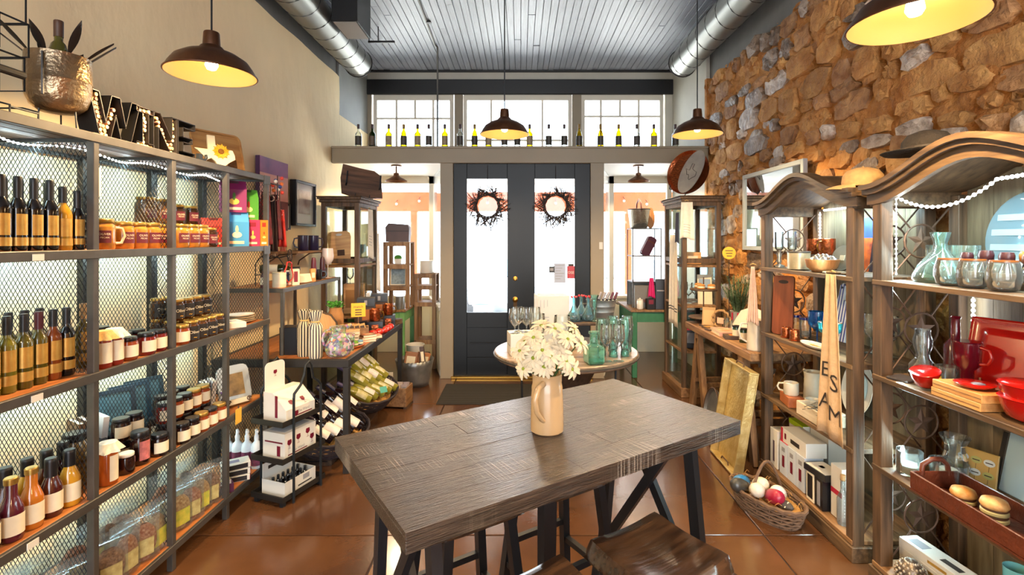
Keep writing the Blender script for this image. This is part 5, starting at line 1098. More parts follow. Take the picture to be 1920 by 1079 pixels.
# bark slice, kraft bag with herb, yellow sign
o = thing('wood_slice_plate', 'round bark-edged wood slice leaning on the riser', 'wood slice', (-1.50, 3.86, DZ), R(40)); tilted(o, R(-22), 0, R(48))
def bark(r0): return [(r0 * (1 + .06 * math.sin(k * 1.9) + .03 * math.sin(k * 4.3)) * math.cos(2 * PI * k / 32), .125 + r0 * (1 + .06 * math.sin(k * 1.9) + .03 * math.sin(k * 4.3)) * math.sin(2 * PI * k / 32)) for k in range(32)]
MB().prism(bark(.125), 0, .02).build('bark_edge', mat('grey_bark', '4A3A30', .9, var=.4, vs=30, bump=1, bs=40), o); MB().prism(bark(.105), -.004, .0).build('wood_face', wood('pale_slice', '9A7048', 'B89064', 'Z', .6), o)
o = thing('potted_herb', 'small green herb in a folded kraft paper bag on the table', 'plant', (-1.515, 4.10, DZ), R(40)); b = MB()
def kb(u, v): a = u * 2 * PI; r = (.052 + .012 * math.sin(v * PI) - .014 * max(0, v - .75) / .25 + .012 * max(0, v - .9) * 10) * (1 + .07 * math.sin(a * 5 + v * 3)); return (r * math.cos(a), r * math.sin(a), v * .24)
b.grid(kb, 26, 12, True); b.build('kraft_bag', mat('kraft_paper', 'A8784A', .8, var=.12, vs=20), o, 50)
b = MB()
for k in range(140):
    a = random.uniform(0, 2 * PI); r = .06 * math.sqrt(random.random()); x, y, z = r * math.cos(a), r * math.sin(a), .245 + random.uniform(0, .045); d = random.uniform(0, 2 * PI); s = .011; b.add([(x, y, z), (x + s * math.cos(d), y + s * math.sin(d), z + .006), (x + 2 * s * math.cos(d + .3), y + 2 * s * math.sin(d + .3), z), (x + s * math.cos(d + .7), y + s * math.sin(d + .7), z - .004)], [(0, 1, 2, 3)])
b.build('herb_leaves', mat('fresh_herb_green', '3E8A22', .6, var=.3, vs=40), o, fix=False)['kind'] = 'stuff'
b = MB()
for k in range(8): b.tube([(.03 * math.cos(k), .03 * math.sin(k), .20), (.05 * math.cos(k), .05 * math.sin(k), .26)], .0015, 3)
b.build('stems', MATS['fresh_herb_green'], o)['kind'] = 'stuff'
o = thing('price_sign', 'yellow handwritten price sign above the matchbox crate', 'sign', (-1.30, 4.02, DZ + .175), R(18)); tilted(o, R(-8), 0, R(20)); MB().box(-.055, .055, -.001, .001, 0, .11).build('card', mat('bright_yellow_card', 'E0A81E', .6), o); b = MB().at(0, -.0018, .08); b.text('match', .03); b.build('lettering', M_ink, o)
for k, zz in enumerate((.055, .035, .017)): MB().box(-.025, .025, -.0018, -.001, zz - .004, zz + .004).build('price_line', M_ink, o)
b = MB(); b.tube([(0, .003, 0), (0, .003, -.08)], .002, 5); b.build('sign_pick', M_rustic, o)
o = thing('wooden_crate', 'small wooden crate of matchboxes below the yellow sign', 'crate', (-1.32, 3.98, DZ), R(18)); m = M_rustic
for a, b_, c, d in ((-.11, .11, -.062, -.055), (-.11, .11, .055, .062), (-.11, -.103, -.055, .055), (.103, .11, -.055, .055)): MB().box(a, b_, c, d, 0, .10, .002).build('crate_side', m, o)
MB().box(-.103, .103, -.055, .055, 0, .008).build('crate_floor', m, o)
for k in range(5): carton('matchbox', 'brown printed matchbox, %s from the left in the crate' % ORD[k], 'matchbox', (-1.32 - .075 + k * .038, 3.965 - .018 + k * .012, DZ + .012), 0, (.05, .018, .115), mat('kraft_card', 'B8925A', .7), [('f', .15, .85, .3, .85, mat('brown_graphic', '3A2418', .6))], 'matchboxes in the crate', rot=(R(-12), R(-12), R(18)))
# copper mugs on black boxes, tomatoes (red ornaments), books, soaps
M_copper = mat('hammered_copper', 'B4623A', .22, metal=.9, var=.2, vs=25, bump=.4, bs=60)
kCop = Kind(mug, M_copper, .046, .10, M_brass)
g = 'copper mugs on the display table'
for i, (x, y) in enumerate(((-1.235, 4.26), (-1.215, 4.60))):
    carton('mug_box', ['black copper-mug gift box with a mug printed on it, the nearer one', 'black copper-mug gift box with a mug printed on it, the farther one'][i], 'box', (x, y, DZ), R(14), (.13, .11, .105), M_lidblack, [('f', .3, .72, .15, .75, M_copper)], 'copper mug boxes')
    kCop.put(['hammered copper mug standing on the nearer black gift box', 'hammered copper mug standing on the farther black gift box'][i], (x, y, DZ + .106), R(-10), g)
    carton('set_box', ['tall black gift box stacked behind the nearer copper mug', 'tall black gift box stacked behind the farther copper mug'][i], 'box', (x - .12, y + .14, DZ), R(14), (.15, .12, .21), mat('dark_brown_box', '3A2820', .5), [('f', .1, .9, .1, .4, M_lidblack), ('f', .3, .7, .45, .9, mat('amber_print', 'A0602A', .5))], 'tall gift boxes')
    carton('set_box', ['black lidded gift box on top of the nearer tall box', 'black lidded gift box on top of the farther tall box'][i], 'box', (x - .12, y + .14, DZ + .211), R(14), (.15, .12, .075), mat('slate_box', '22262E', .4), [('f', .42, .58, .2, .75, Pg)], 'lidded gift boxes')
for i, (x, y) in enumerate(((-1.21, 4.10), (-1.175, 4.17), (-1.155, 4.25), (-1.15, 4.335), (-1.15, 4.42))): o = thing('red_tomato', 'shiny red tomato ornament, %s from the near end' % ORD[i], 'ornament', (x, y, DZ), 0, 'red tomato ornaments'); b = MB().at(0, 0, .028); b.sphere(.036, (0, 0, 0), 14, 8, .8); b.build('fruit', mat('tomato_red', 'C02A1E', .2, coat=.5), o, 60); b = MB().at(0, 0, .054); b.lathe([(.012, 0), (.003, .004), (.002, .01)], 5); b.build('stem', mat('stem_green', '3A5A22', .6), o)
M_bookt = [mat('tan_cover', 'C8A078', .5), mat('pink_cover', 'C88A7A', .5), mat('cream_cover', 'D8C8A8', .5), mat('brown_cover', '7A5238', .5)]
def flatbook(label, x, y, z, rz, w, d, h, m, grp):
    o = thing('boxed_book', label, 'book', (x, y, z), rz, grp); MB().box(-w / 2, w / 2, -d / 2, d / 2, 0, .002).build('back_cover', m, o); MB().box(-w / 2, w / 2, -d / 2, d / 2, h - .002, h).build('front_cover', m, o); MB().box(-w / 2 + .003, w / 2 - .002, -d / 2 + .003, d / 2 - .003, .002, h - .002).build('pages', M_cream, o); MB().box(-w / 2, -w / 2 + .002, -d / 2, d / 2, .002, h - .002).build('spine', m, o)
    MB().box(-w * .3, w * .3, -d * .3, d * .3, h, h + .0006).build('cover_print', mat('cover_print', 'B8583A', .5, col2='E0C8A0', vs=20), o)
g = 'books piled on the display table'
zz = DZ
for i in range(5): flatbook('small boxed book, %s from the bottom of the pile behind the candles' % ORD[i], -1.30 + .004 * i, 3.76 + .003 * (i % 2), zz, R(10 + 6 * (i % 3)), .15, .115, .022, M_bookt[i % 4], g); zz += .0225
zz = DZ
for i in range(3): flatbook('small book, %s from the bottom of the pile by the table edge' % ORD[i], -1.195, 3.92 + .002 * i, zz, R(30 + 5 * i), .11, .09, .018, M_bookt[(i + 1) % 4], g); zz += .0185
flatbook('single pale book lying flat near the tomatoes', -1.19, 4.055, DZ, R(35), .12, .085, .024, M_bookt[1], g)
flatbook('flat paperback lying at the back beside the red tomatoes', -1.30, 4.12, DZ, R(20), .12, .085, .02, M_bookt[2], g)
o = thing('clay_dish', 'oval terracotta dish of colourful soaps at the table edge', 'dish', (-1.235, 3.66, DZ), R(55)); b = MB(); b.lathe([(.06, 0), (.085, .008), (.095, .018), (.092, .02), (.06, .008), (0, .007)], 24, sx=1.25, sy=.6); b.build('dish', mat('terracotta', 'A85A32', .5), o, 50); b = MB(); b.tube([(.0935 * 1.25 * math.cos(k * PI / 12), .0935 * .6 * math.sin(k * PI / 12), .019) for k in range(24)], .003, 5, True); b.build('rim', MATS['terracotta'], o, 60)
for i, (c, dx, dy) in enumerate((('4A2A6A', -.01, .03), ('6A9A2A', .03, -.012), ('6A8AA0', .075, .0), ('7A2A1A', -.06, -.005))): o = thing('soap_ball', ['purple', 'lime green', 'grey blue', 'dark red'][i] + ' round soap in the terracotta dish', 'soap', (-1.235 + dx * .6 + dy * -.5, 3.66 + dx * .8 + dy, DZ + .010), 0, 'soaps in the dish'); b = MB().at(0, 0, .022); b.lathe([(.012, -.021), (.02, -.016), (.023, 0), (.02, .016), (.01, .021)], 12); b.build('soap', mat('soap_' + c, c, .5), o, 50); b = MB().at(0, 0, .02); b.lathe([(.0236, -.006), (.0236, .006)], 12, cap=False); b.build('paper_band', M_cream, o)
for i in range(4): o = thing('black_coaster', 'round black coaster, %s from the bottom of the stack at the table end' % ORD[i], 'coaster', (-1.17, 4.755, DZ + i * .011), 0, 'black coasters'); b = MB(); b.lathe([(.05, 0), (.052, .002), (.052, .008), (.05, .01)], 20); b.build('disc', mat('black_slate', '1E1A1C', .5), o); b = MB(); b.lathe([(.0525, .003), (.0525, .007)], 20, cap=False); b.build('edge_band', M_rustic, o)
# 3-tier stand on the floor
ST = (-1.366, 2.876); sa = math.atan2(.314, .116); so = thing('tiered_stand', 'dark three-tier metal tray stand on the floor at the rack end', 'stand', (*ST, 0), sa)
SL, SWd = .335, .235
for i, z in enumerate((.03, .25, .465)):
    MB().box(0, SL, 0, SWd, z, z + .006).build('tray_floor', M_dsteel, so)
    for a, b, c, d in ((0, SL, -.004, 0), (0, SL, SWd, SWd + .004), (-.004, 0, -.004, SWd + .004), (SL, SL + .004, -.004, SWd + .004)): MB().box(a, b, c, d, z, z + .032).build('tray_lip', M_dsteel, so)
for y in (.0, SWd):
    MB().tube([(SL * .22, y + (-.009 if y < .1 else .009), 0), (SL * .22, y + (-.009 if y < .1 else .009), .62)], .008, 7).build('upright', M_wire, so); MB().tube([(SL * .88, y + (-.009 if y < .1 else .009), 0), (SL * .88, y + (-.009 if y < .1 else .009), .60)], .008, 7).build('upright', M_wire, so)
    yy = y + (-.009 if y < .1 else .009); MB().tube([(SL * .22, yy, .6), (SL * .23, yy, .64), (SL * .38, yy, .68), (SL * .46, yy, .73), (SL * .5, yy, .79), (SL * .58, yy, .81), (SL * .64, yy, .78), (SL * .68, yy, .70), (SL * .82, yy, .665), (SL * .88, yy, .64), (SL * .88, yy, .59)], .008, 7).build('arched_handle', M_wire, so, 60)
for x in (.02, SL - .02):
    for y in (.02, SWd - .02): MB().box(x - .012, x + .012, y - .012, y + .012, 0, .03).build('foot', M_wire, so)
def onst(a, b, z): c, s = math.cos(sa), math.sin(sa); return (ST[0] + a * c - b * s, ST[1] + a * s + b * c, z)
M_red = mat('red_wine_print', '6A1028', .4)
def glass_print(o, w, h, x, y, z, flip=1, face=0):
    """flat printed wine glass: bowl of red, stem, foot."""
    b = MB(); b.add([(x - w / 2, y, z + h * .45), (x + w / 2, y, z + h * .45), (x + w * .42, y, z + h * .75), (x - w * .42, y, z + h * .75)], [(0, 1, 2, 3)]); b.add([(x - w / 2, y, z + h * .45), (x + w / 2, y, z + h * .45), (x + w * .2, y, z + h * .3), (x - w * .2, y, z + h * .3)], [(0, 1, 2, 3)])
    b.add([(x - .001, y, z), (x + .001, y, z), (x + .001, y, z + h * .3), (x - .001, y, z + h * .3)], [(0, 1, 2, 3)]); b.add([(x - w * .3, y, z), (x + w * .3, y, z), (x + w * .3, y, z + .002), (x - w * .3, y, z + .002)], [(0, 1, 2, 3)]); return b.build('glass_print', M_red, o)
o = thing('aerator_display', 'white display carton with sloped front and back card on the top tier', 'box', onst(.17, .115, .472), sa)
b = MB(); b.prism([(-.085, 0), (.09, 0), (.09, .165), (.02, .165), (-.085, .07)], -.115, .115, 'X'); b.build('carton', M_white, o); MB().prism(rrect(.15, .19, .03), .088, .092, 'Y').build('back_card', M_white, o).location = (-.03, 0, .14)
glass_print(o, .03, .06, -.035, -.0862, .004); 
for x in (-.05, .04): g_ = glass_print(o, .03, .065, x, 0, 0); g_.location = (0, -.083, .077); g_.rotation_euler = (R(-48), 0, 0)
glass_print(o, .028, .05, -.03, .0865, .24)
MB().box(-.06, .09, -.0862, -.085, .018, .024).build('maroon_line', M_red, o); MB().box(-.1158, -.115, -.02, .0, .02, .15).build('side_band', M_red, o)
b = MB().at(.02, -.0862, .042); b.text('The Wand', .022); b.build('lettering', Pg, o)
o = carton('wine_wand_box', 'white printed carton with six wine glasses on the middle tier', 'box', onst(.17, .115, .257), sa, (.25, .17, .15), M_white, [('t', .1, .9, .15, .85, mat('grey_top', 'A8AEB8', .4)), ('l', .1, .9, .6, .66, M_red), ('l', .2, .35, .1, .5, M_red), ('f', .1, .7, .1, .14, M_red)])
for i, (x, z) in enumerate(((-.09, .055), (-.02, .065), (.055, .075), (.09, .03))): glass_print(o, .034, .07, x, -.0862, z)
b = MB().at(-.02, -.0862, .035); b.text('The Wand', .022); b.build('lettering', Pg, o)
o = thing('open_display_box', 'open white display box of small dark bottles on the bottom tier', 'box', onst(.165, .115, .037), sa)
MB().box(-.12, .12, -.085, .085, 0, .004).build('box_floor', M_white, o)
for a, b_, c, d, h_ in ((-.12, .12, -.088, -.085, .085), (-.12, .12, .085, .088, .17), (-.123, -.12, -.088, .088, .085), (.12, .123, -.088, .088, .085)): MB().box(a, b_, c, d, 0, h_).build('box_side', M_white, o)
MB().box(-.08, .03, .084, .085, .125, .145).build('card_print', M_ink, o); MB().box(-.02, .09, -.0888, -.088, .022, .03).build('front_print', M_ink, o); MB().box(.02, .07, -.0888, -.088, .045, .075).build('front_print', Pg, o)
kVi = Kind(bottle, 'dropper_bottle', 'bottle', .085, .014, .007, G_dark, capB, .025)
for i in range(12): kVi.put('tiny dark bottle in the open display box, place %s' % ORD[i], onst(.165 + (-.095 + (i % 6) * .038), .115 + (-.03 if i < 6 else .03), .042), sa, 'tiny bottles in the display box')
# wicker baskets with wine under the display table
M_wick = mat('dark_wicker', '2A2024', .7, var=.3, vs=30); M_straw = mat('straw', 'B88A4A', .8, var=.25, vs=40)
def wicker(label, loc, rot, a, b_, h, m=M_wick, fill=.45, rows=8):
    o = thing('wicker_basket', label, 'basket', loc); o.rotation_euler = rot; n = 36
    for j in range(rows):
        t = j / (rows - 1); s_ = .80 + .20 * t ** .7; b = MB(); b.tube([(a * s_ * math.cos(2 * PI * k / n), b_ * s_ * math.sin(2 * PI * k / n) + 0, h * t + .006 * (1 if (k + j) % 2 else -1) * .5) for k in range(n)], .0065 if j < rows - 1 else .011, 5, True); b.build('woven_ring', m, o, 60)
    me = None
    for k in range(18): q = 2 * PI * k / 18; MB().tube([(a * .8 * math.cos(q), b_ * .8 * math.sin(q), 0), (a * 1.0 * math.cos(q), b_ * 1.0 * math.sin(q), h)], .005, 4).build('stake', m, o)
    bb = MB(); bb.lathe([(.001, .004), (.8, .004), (.79, .012), (.001, .012)], n, sx=a, sy=b_); bb.build('basket_floor', m, o)
    bb = MB()
    for k in range(110):
        q = random.uniform(0, 2 * PI); r = math.sqrt(random.random()) * .9; x, y, z = a * r * math.cos(q), b_ * r * math.sin(q), h * fill + random.uniform(-.02, .05) ; d = random.uniform(0, 2 * PI); l = .035; bb.tube([(x, y, z), (x + l * math.cos(d) * .5, y + l * math.sin(d) * .5, z + .012), (x + l * math.cos(d), y + l * math.sin(d), z - .004)], .0013, 3)
    bb.build('straw_filling', M_straw, o, fix=False)['kind'] = 'stuff'
    bb = MB(); bb.lathe([(.85, h * fill - .014), (.87, h * fill - .007), (.001, h * fill)], 20, sx=a, sy=b_); bb.build('straw_bed', M_straw, o, 60)
    return o
G_wh = gm('white_wine_glass', '8A8430', .06); G_rd = gm('red_wine_glass', '140C12', .08)
foilV = mat('violet_foil', '5A5078', .35); M_wlab = mat('wine_label', 'D8CFC8', .5, var=.06, vs=30); M_glab = mat('green_gold_label', 'A8A050', .5, col2='D8D0B0', vs=25)
kWW = Kind(bottle, 'wine_bottle', 'bottle', .30, .036, .0135, G_wh, foilV, .075, [(M_glab, .14, .44, 1.2)], (), (.55, .74)); kWW2 = Kind(bottle, 'wine_bottle', 'bottle', .30, .036, .0135, G_wh, mat('cream_foil', 'B8B0B8', .35), .075, [(M_wlab, .14, .44, 1.2)], (), (.55, .74)); kRW = Kind(bottle, 'wine_bottle', 'bottle', .30, .037, .0135, G_rd, mat('dark_foil', '2A2238', .35), .075, [(M_wlab, .12, .48, 1.3)], (), (.58, .74))
def basket_bottles(base, rot, a, b_, spots, kinds, lab, grp):
    from mathutils import Euler
    E = Euler(rot).to_matrix().to_4x4(); T_ = Matrix.Translation(base) @ E
    for i, (x, y, z, yaw, pitch) in enumerate(spots):
        Mx = T_ @ Matrix.Translation((x, y, z)) @ Matrix.Rotation(yaw, 4, 'Z') @ Matrix.Rotation(pitch, 4, 'X') @ Matrix.Rotation(random.uniform(-.5, .5), 4, 'Z')
        k = kinds[i % len(kinds)]; k.put('%s, %s counted from the left' % (lab, ORD[i]), tuple(Mx.translation), 0, grp, rot=tuple(Mx.to_euler()))
# white wine basket: tilted towards the aisle
loc = (-1.32, 4.22, .20); wicker('oval wicker basket of white wine tilted under the display table', loc, (R(26), 0, R(68)), .30, .21, .13)
basket_bottles(loc, (R(26), 0, R(68)), .30, .21, [(-.11 + i * .088, -.12, .11, R(34), R(-78)) for i in range(5)] + [(-.07 + i * .088, -.01, .182, R(34), R(-74)) for i in range(4)] + [(-.02 + i * .085, .09, .225, R(34), R(-66)) for i in range(3)], [kWW, kWW2, kWW], 'white wine bottle lying in the tilted wicker basket', 'white wine in the wicker basket')
st_ = carton('basket_stand', 'low dark wooden crate propping up the white wine basket', 'crate', (-1.42, 4.24, 0), R(0), (.30, .44, .10), M_darkslat, [('f', .1, .9, .4, .5, M_lidblack)])
loc2 = (-1.36, 3.57, .10); wicker('oval wicker basket of red wine on the floor beside the tiered stand', loc2, (R(20), 0, R(62)), .28, .20, .13)
basket_bottles(loc2, (R(20), 0, R(62)), .28, .20, [(-.10 + i * .09, -.10, .12, R(36), R(-70)) for i in range(4)] + [(-.06 + i * .09, .01, .20, R(36), R(-62)) for i in range(4)], [kRW], 'red wine bottle leaning in the floor wicker basket', 'red wine in the wicker basket')
carton('basket_stand', 'low dark plank box under the red wine basket', 'crate', (-1.42, 3.60, 0), R(0), (.26, .36, .07), M_darkslat, [('f', .1, .9, .4, .5, M_lidblack)])
wicker('round wicker basket of straw beside the steel table leg', (-1.03, 3.62, .0), (0, 0, 0), .13, .13, .11, rows=6)
o = thing('teal_price_tag', 'small teal price card in the white wine basket', 'price card', (-1.12, 4.12, .29), R(40)); tilted(o, R(-30), 0, R(40)); MB().box(-.03, .03, -.001, .001, 0, .05).build('card', mat('teal_card', '3AA090', .5), o); MB().box(-.002, .002, 0, .002, -.04, 0).build('pick', M_rustic, o)
# soap crate, scalloped tub
o = thing('soap_crate', 'brown wooden crate of wrapped soaps under the table far end', 'crate', (-1.17, 4.67, 0), R(-6)); 
for a, b_, c, d in ((-.14, .14, -.10, -.09), (-.14, .14, .09, .10), (-.14, -.13, -.09, .09), (.13, .14, -.09, .09)): MB().box(a, b_, c, d, .02, .19, .003).build('crate_side', M_rustic, o)
MB().box(-.13, .13, -.09, .09, .02, .12).build('crate_floor', M_darkslat, o); 
for x in (-.13, .13): MB().box(x - .015, x + .015, -.095, .095, 0, .02).build('runner', M_darkslat, o)
for i in range(8): carton('wrapped_soap', 'pale wrapped soap bar, %s in the wooden crate' % ORD[i], 'soap', (-1.17 - .10 + (i % 4) * .066, 4.635 + (i // 4) * .075, .122), 0, (.05, .03, .085), mat('soap_wrap_%d' % (i % 2), ('C8BCC0', 'A89CA4')[i % 2], .5), [('f', .2, .8, .3, .7, Pg)], 'wrapped soaps in the crate', rot=(R(-15), R(8 - 4 * (i % 4)), R(-6)))
carton('crate_sign', 'rounded white sign standing in the soap crate', 'sign', (-1.235, 4.74, .122), R(10), (.06, .006, .17), M_white, [('f', .3, .7, .3, .5, Pg)])
o = thing('scalloped_tub', 'grey galvanised tub with scalloped rim in the left bay', 'tub', (-1.13, 5.36, 0), 0); M_galv = mat('galvanised_zinc', '8A8C8C', .4, metal=.7, var=.2, vs=10)
b = MB(); b.grid(lambda u, v: ((.15 + .055 * v) * math.cos(u * 2 * PI), (.15 + .055 * v) * math.sin(u * 2 * PI), v * (.27 + .008 * abs(math.sin(u * 2 * PI * 14)))), 112, 6, True); ob = b.build('tub_wall', M_galv, o, 60); ob.modifiers.new('t', 'SOLIDIFY').thickness = .004
b = MB(); b.lathe([(.15, .003), (.15, .008)], 32); b.build('tub_floor', M_galv, o)
for i, (x, y, rx, ry, rz, d, c, lab) in enumerate(((-.06, -.02, 0, .35, .3, (.13, .04, .2), '9A6A4A', 'brown gift carton leaning in the scalloped tub'), (.05, .05, .2, .5, .8, (.14, .05, .18), 'A8704A', 'tan printed carton tilted in the scalloped tub'), (.11, -.04, -.2, -.25, 0, (.045, .03, .26), '4A3834', 'dark chocolate bar standing at the tub edge'), (-.02, .10, .1, 0, .2, (.10, .04, .16), '7A9A3A', 'green packet at the back of the scalloped tub'))):
    carton('tub_packet', lab, 'packet', (-1.13 + x, 5.36 + y, .15), 0, d, mat('packet_' + c, c, .5), [('f', .15, .85, .4, .8, M_cream)], 'packets in the scalloped tub', rot=(rx * .5, ry * .5, rz))
o = thing('paper_roll', 'white enamel pail behind the scalloped tub', 'pail', (-1.22, 5.60 - .06, 0)); o.location = (-1.19, 5.68, 0); b = MB(); b.lathe([(.08, 0), (.10, .36), (.104, .365), (.098, .36), (.078, .01)], 24); b.build('pail_body', M_ceram, o, 40); b = MB(); b.tube([(.102 * math.cos(k * PI / 10), .102 * math.sin(k * PI / 10), .363) for k in range(20)], .004, 5, True); b.build('rolled_rim', M_ceram, o, 60); o.name = 'enamel_pail'
# ================================================================ the farther hutch
A_, B_, C_, D_ = 1.372, .947, .542, .102
g = 'goods on the farther hutch'
def lathe_thing(name, label, cat, loc, parts_, grp=None, rz=0, rot=None, scale=None):
    """parts_: (part name, profile, material, segments)."""
    o = thing(name, label, cat, loc, rz, grp)
    if rot: o.rotation_euler = rot
    if scale: o.scale = scale if isinstance(scale, tuple) else (scale,) * 3
    for nm, pr, m, n in parts_: b = MB(); b.lathe(pr, n); b.build(nm, m, o, 50)
    return o
M_wax = mat('white_wax', 'E8E0CC', .5)
for i, px in enumerate((1461, 1485)):
    lathe_thing('candle_holder', ['clear glass candle holder on twisted stem at the far end of the hutch', 'clear glass candle holder on twisted stem before the star ring'][i], 'candle holder', (1.69, onx(px, 1.69), A_), [('glass_cup', [(.02, .115), (.026, .12), (.027, .23), (.0255, .23), (.024, .122), (0, .12)], M_clear, 18), ('twisted_stem', [(.034, 0), (.034, .01), (.01, .02), (.016, .04), (.01, .06), (.016, .08), (.01, .10), (.02, .115)], mat('silver_twist', 'B8B4AC', .25, metal=.8), 12)], g)
lathe_thing('tin_cup', 'pale metal cup with dark speckles beside the candle holders', 'cup', (1.665, 2.985, A_), [('cup', [(.05, 0), (.06, .004), (.062, .105), (.06, .106), (.056, .01), (0, .008)], mat('pale_tin', 'C0B498', .35, metal=.5, var=.25, vs=15), 22), ('rim', [(.0625, .100), (.064, .105), (.0625, .109)], M_steel, 22)], g)
M_bowl = wood('acacia_bowl', '8A5A34', 'B88250', 'Z', .4)
lathe_thing('wooden_bowl', 'wooden bowl filled with silver shells on the farther hutch', 'bowl', (1.675, 2.77, A_), [('bowl', [(.045, 0), (.075, .025), (.086, .07), (.083, .071), (.07, .03), (0, .02)], M_bowl, 24), ('lining', [(.074, .05), (.0, .052)], mat('dark_bowl_wood', '6A4A30', .5), 24)], g)  # inner disc in one even brown, darker than the bowl wood
for i in range(9):
    a = i * 2.4; r = .022 * math.sqrt(i); o = thing('silver_shell', 'small silver shell in the wooden bowl, place %s' % ORD[i], 'shell', (1.675 + r * math.cos(a), 2.77 + r * math.sin(a), A_ + .055 + .012 * (i < 4)), a, 'silver shells in the bowl'); b = MB(); b.lathe([(.006, 0), (.02, .008), (.022, .016), (.01, .03), (.0, .034)], 9); b.build('shell', mat('silver_shell', 'B8B4AE', .25, metal=.8), o, 40)
carton('wood_block', 'dark wooden block carrying the copper mugs on the hutch', 'block', (1.88, 3.12, A_), R(90), (.30, .10, .085), M_darkslat, [('f', .1, .9, .3, .6, M_rustic)], g)
kCop.put('copper mug on the dark block, left one on the farther hutch', (1.88, 3.19, A_ + .086), R(20), 'copper mugs on the hutch'); kCop.put('copper mug on the dark block, right one on the farther hutch', (1.88, 3.06, A_ + .086), R(200), 'copper mugs on the hutch')
o = thing('canvas_print', 'small orange sunset tree canvas leaning in the farther hutch', 'canvas', (1.94, 2.88, A_), 0); tilted(o, 0, R(8), 0); MB().box(0, .02, -.10, .10, 0, .31).build('canvas_block', mat('canvas_edge', '3A2A30', .6), o); MB().box(-.002, 0, -.098, .098, .19, .308).build('blue_dusk', mat('blue_dusk', '2A4A9A', .5, var=.3, vs=12), o); MB().box(-.002, 0, -.098, .098, .0, .19).build('orange_glow', mat('orange_glow', 'D8641E', .5, col2='6A1E1A', vs=14), o)
o = thing('stone_platter', 'oval grey stone board leaning before the small canvas', 'board', (1.855, 2.90, A_), R(-90)); tilted(o, R(-12), 0, R(-90)); MB().prism([(.10 * math.cos(2 * PI * k / 28), .075 + .075 * math.sin(2 * PI * k / 28)) for k in range(28)], 0, .012).build('slab', mat('grey_soapstone', '8A8478', .5, var=.15, vs=10), o); MB().box(-.02, .02, -.003, 0, .06, .09).build('paper_tag', M_cream, o)
for i in range(2): lathe_thing('woven_trivet', ['round woven seagrass trivet at the hutch shelf edge', 'round woven seagrass trivet overlapping the first one'][i], 'trivet', (1.66 + .03 * i, 2.64 - .08 * i, A_ + .012 * 0), [('woven_disc', [(.05, 0), (.053, .005), (.05, .011), (.035, .009), (.03, .012), (.015, .009), (0, .012)], mat('seagrass', '7A6038', .8, var=.4, vs=60), 20), ('edge_coil', [(.052, .002), (.056, .006), (.052, .01)], mat('seagrass_dark', '5A4428', .8), 20)], 'seagrass trivets', scale=.72 if i else 1.0)
# shelf B
o = thing('cutting_board', 'tall reddish brown cutting board standing at the far end of the hutch', 'cutting board', (1.665, 3.18, B_), R(-35)); tilted(o, R(-5), 0, R(-50)); MB().prism(rrect(.125, .375, .02), 0, .02).build('board', wood('red_brown_board', '6A2E16', '8A4424', 'Z', .4), o); b = MB().at(0, -.001, .335, R(90)); b.lathe([(.03, 0), (.03, .001)], 16, sx=1, sy=.4); b.build('hand_hole', mat('hole_dark', '2A1A14', .8), o)
for i, px in enumerate((1474, 1490)): lathe_thing('copper_cup', ['small ribbed copper cup, left of the pair on the hutch', 'small ribbed copper cup, right of the pair on the hutch'][i], 'cup', (1.645, onx(px, 1.645), B_), [('cup', [(.026, 0)] + [(.027 + .0012 * (k % 2), .005 + k * .006) for k in range(10)] + [(.025, .064), (.022, .01), (0, .008)], M_copper, 18), ('foot_ring', [(.03, 0), (.031, .004), (.027, .006)], M_copper, 18)], 'ribbed copper cups')
for i, px in enumerate((1492, 1510)): lathe_thing('rimmed_tumbler', ['clear tumbler with cobalt rim, left one', 'clear tumbler with cobalt rim, beside the blue goblet'][i], 'glass', (1.755, onx(px, 1.755), B_), [('tumbler', [(.03, 0), (.033, .005), (.034, .125), (.032, .125), (.03, .012), (0, .01)], M_clear, 20), ('blue_rim', [(.0342, .112), (.0346, .12), (.0342, .127), (.0325, .127)], mat('cobalt_glass_rim', '14206A', .15, coat=.5), 20)], 'cobalt-rimmed tumblers')
o = wineglass(M_blue, .185, .05, None, .42, 'blue_goblet', .036, .9); o.location = (1.735, onx(1532, 1.735), B_); tag(o, 'cobalt blue glass goblet before the striped board', None, g)
o = wineglass(M_teal, .15, .055, None, .5, 'teal_goblet', .036, 1.1); o.location = (1.70, onx(1556, 1.70), B_); tag(o, 'teal margarita glass beside the cobalt goblet', None, g)
M_paddle = stripe_mat('blue_white_stripe', 'D8DCE4', '2A3A8A', 3.0, .4)
o = thing('paddle_board', 'blue and white striped paddle board leaning on the hutch back', 'cutting board', (1.90, 3.03, B_), R(-90)); tilted(o, R(-10), 0, R(-90)); ob = MB().prism([(-.10, .0), (.10, 0), (.10, .20), (.07, .235), (.03, .245), (.022, .27), (.022, .33), (.0, .345), (-.022, .33), (-.022, .27), (-.03, .245), (-.07, .235), (-.10, .20)], 0, .014).build('board', M_paddle, o); set_uv(ob, lambda c: (c.x * 4.2, c.z)); b = MB().at(0, -.0006, .318, R(90)); b.lathe([(.008, 0), (.008, .0006)], 10); b.build('hang_hole', M_ink, o)
o = thing('serving_platter', 'long white platter painted with yellow flowers on the hutch shelf', 'platter', (1.655, 2.80, B_), R(90)); b = MB(); b.lathe([(.7, 0), (.85, .004), (1, .016), (.985, .018), (.82, .008), (0, .007)], 28, sx=.125, sy=.05, cap=True); b.build('platter', M_ceram, o, 50)
for k in range(3): b = MB().at(-.04 + k * .035, 0, .0085); b.lathe([(.012, 0), (.012, .0008)], 7); b.build('painted_flower', mat('yellow_glaze', 'E0A81A', .3), o)
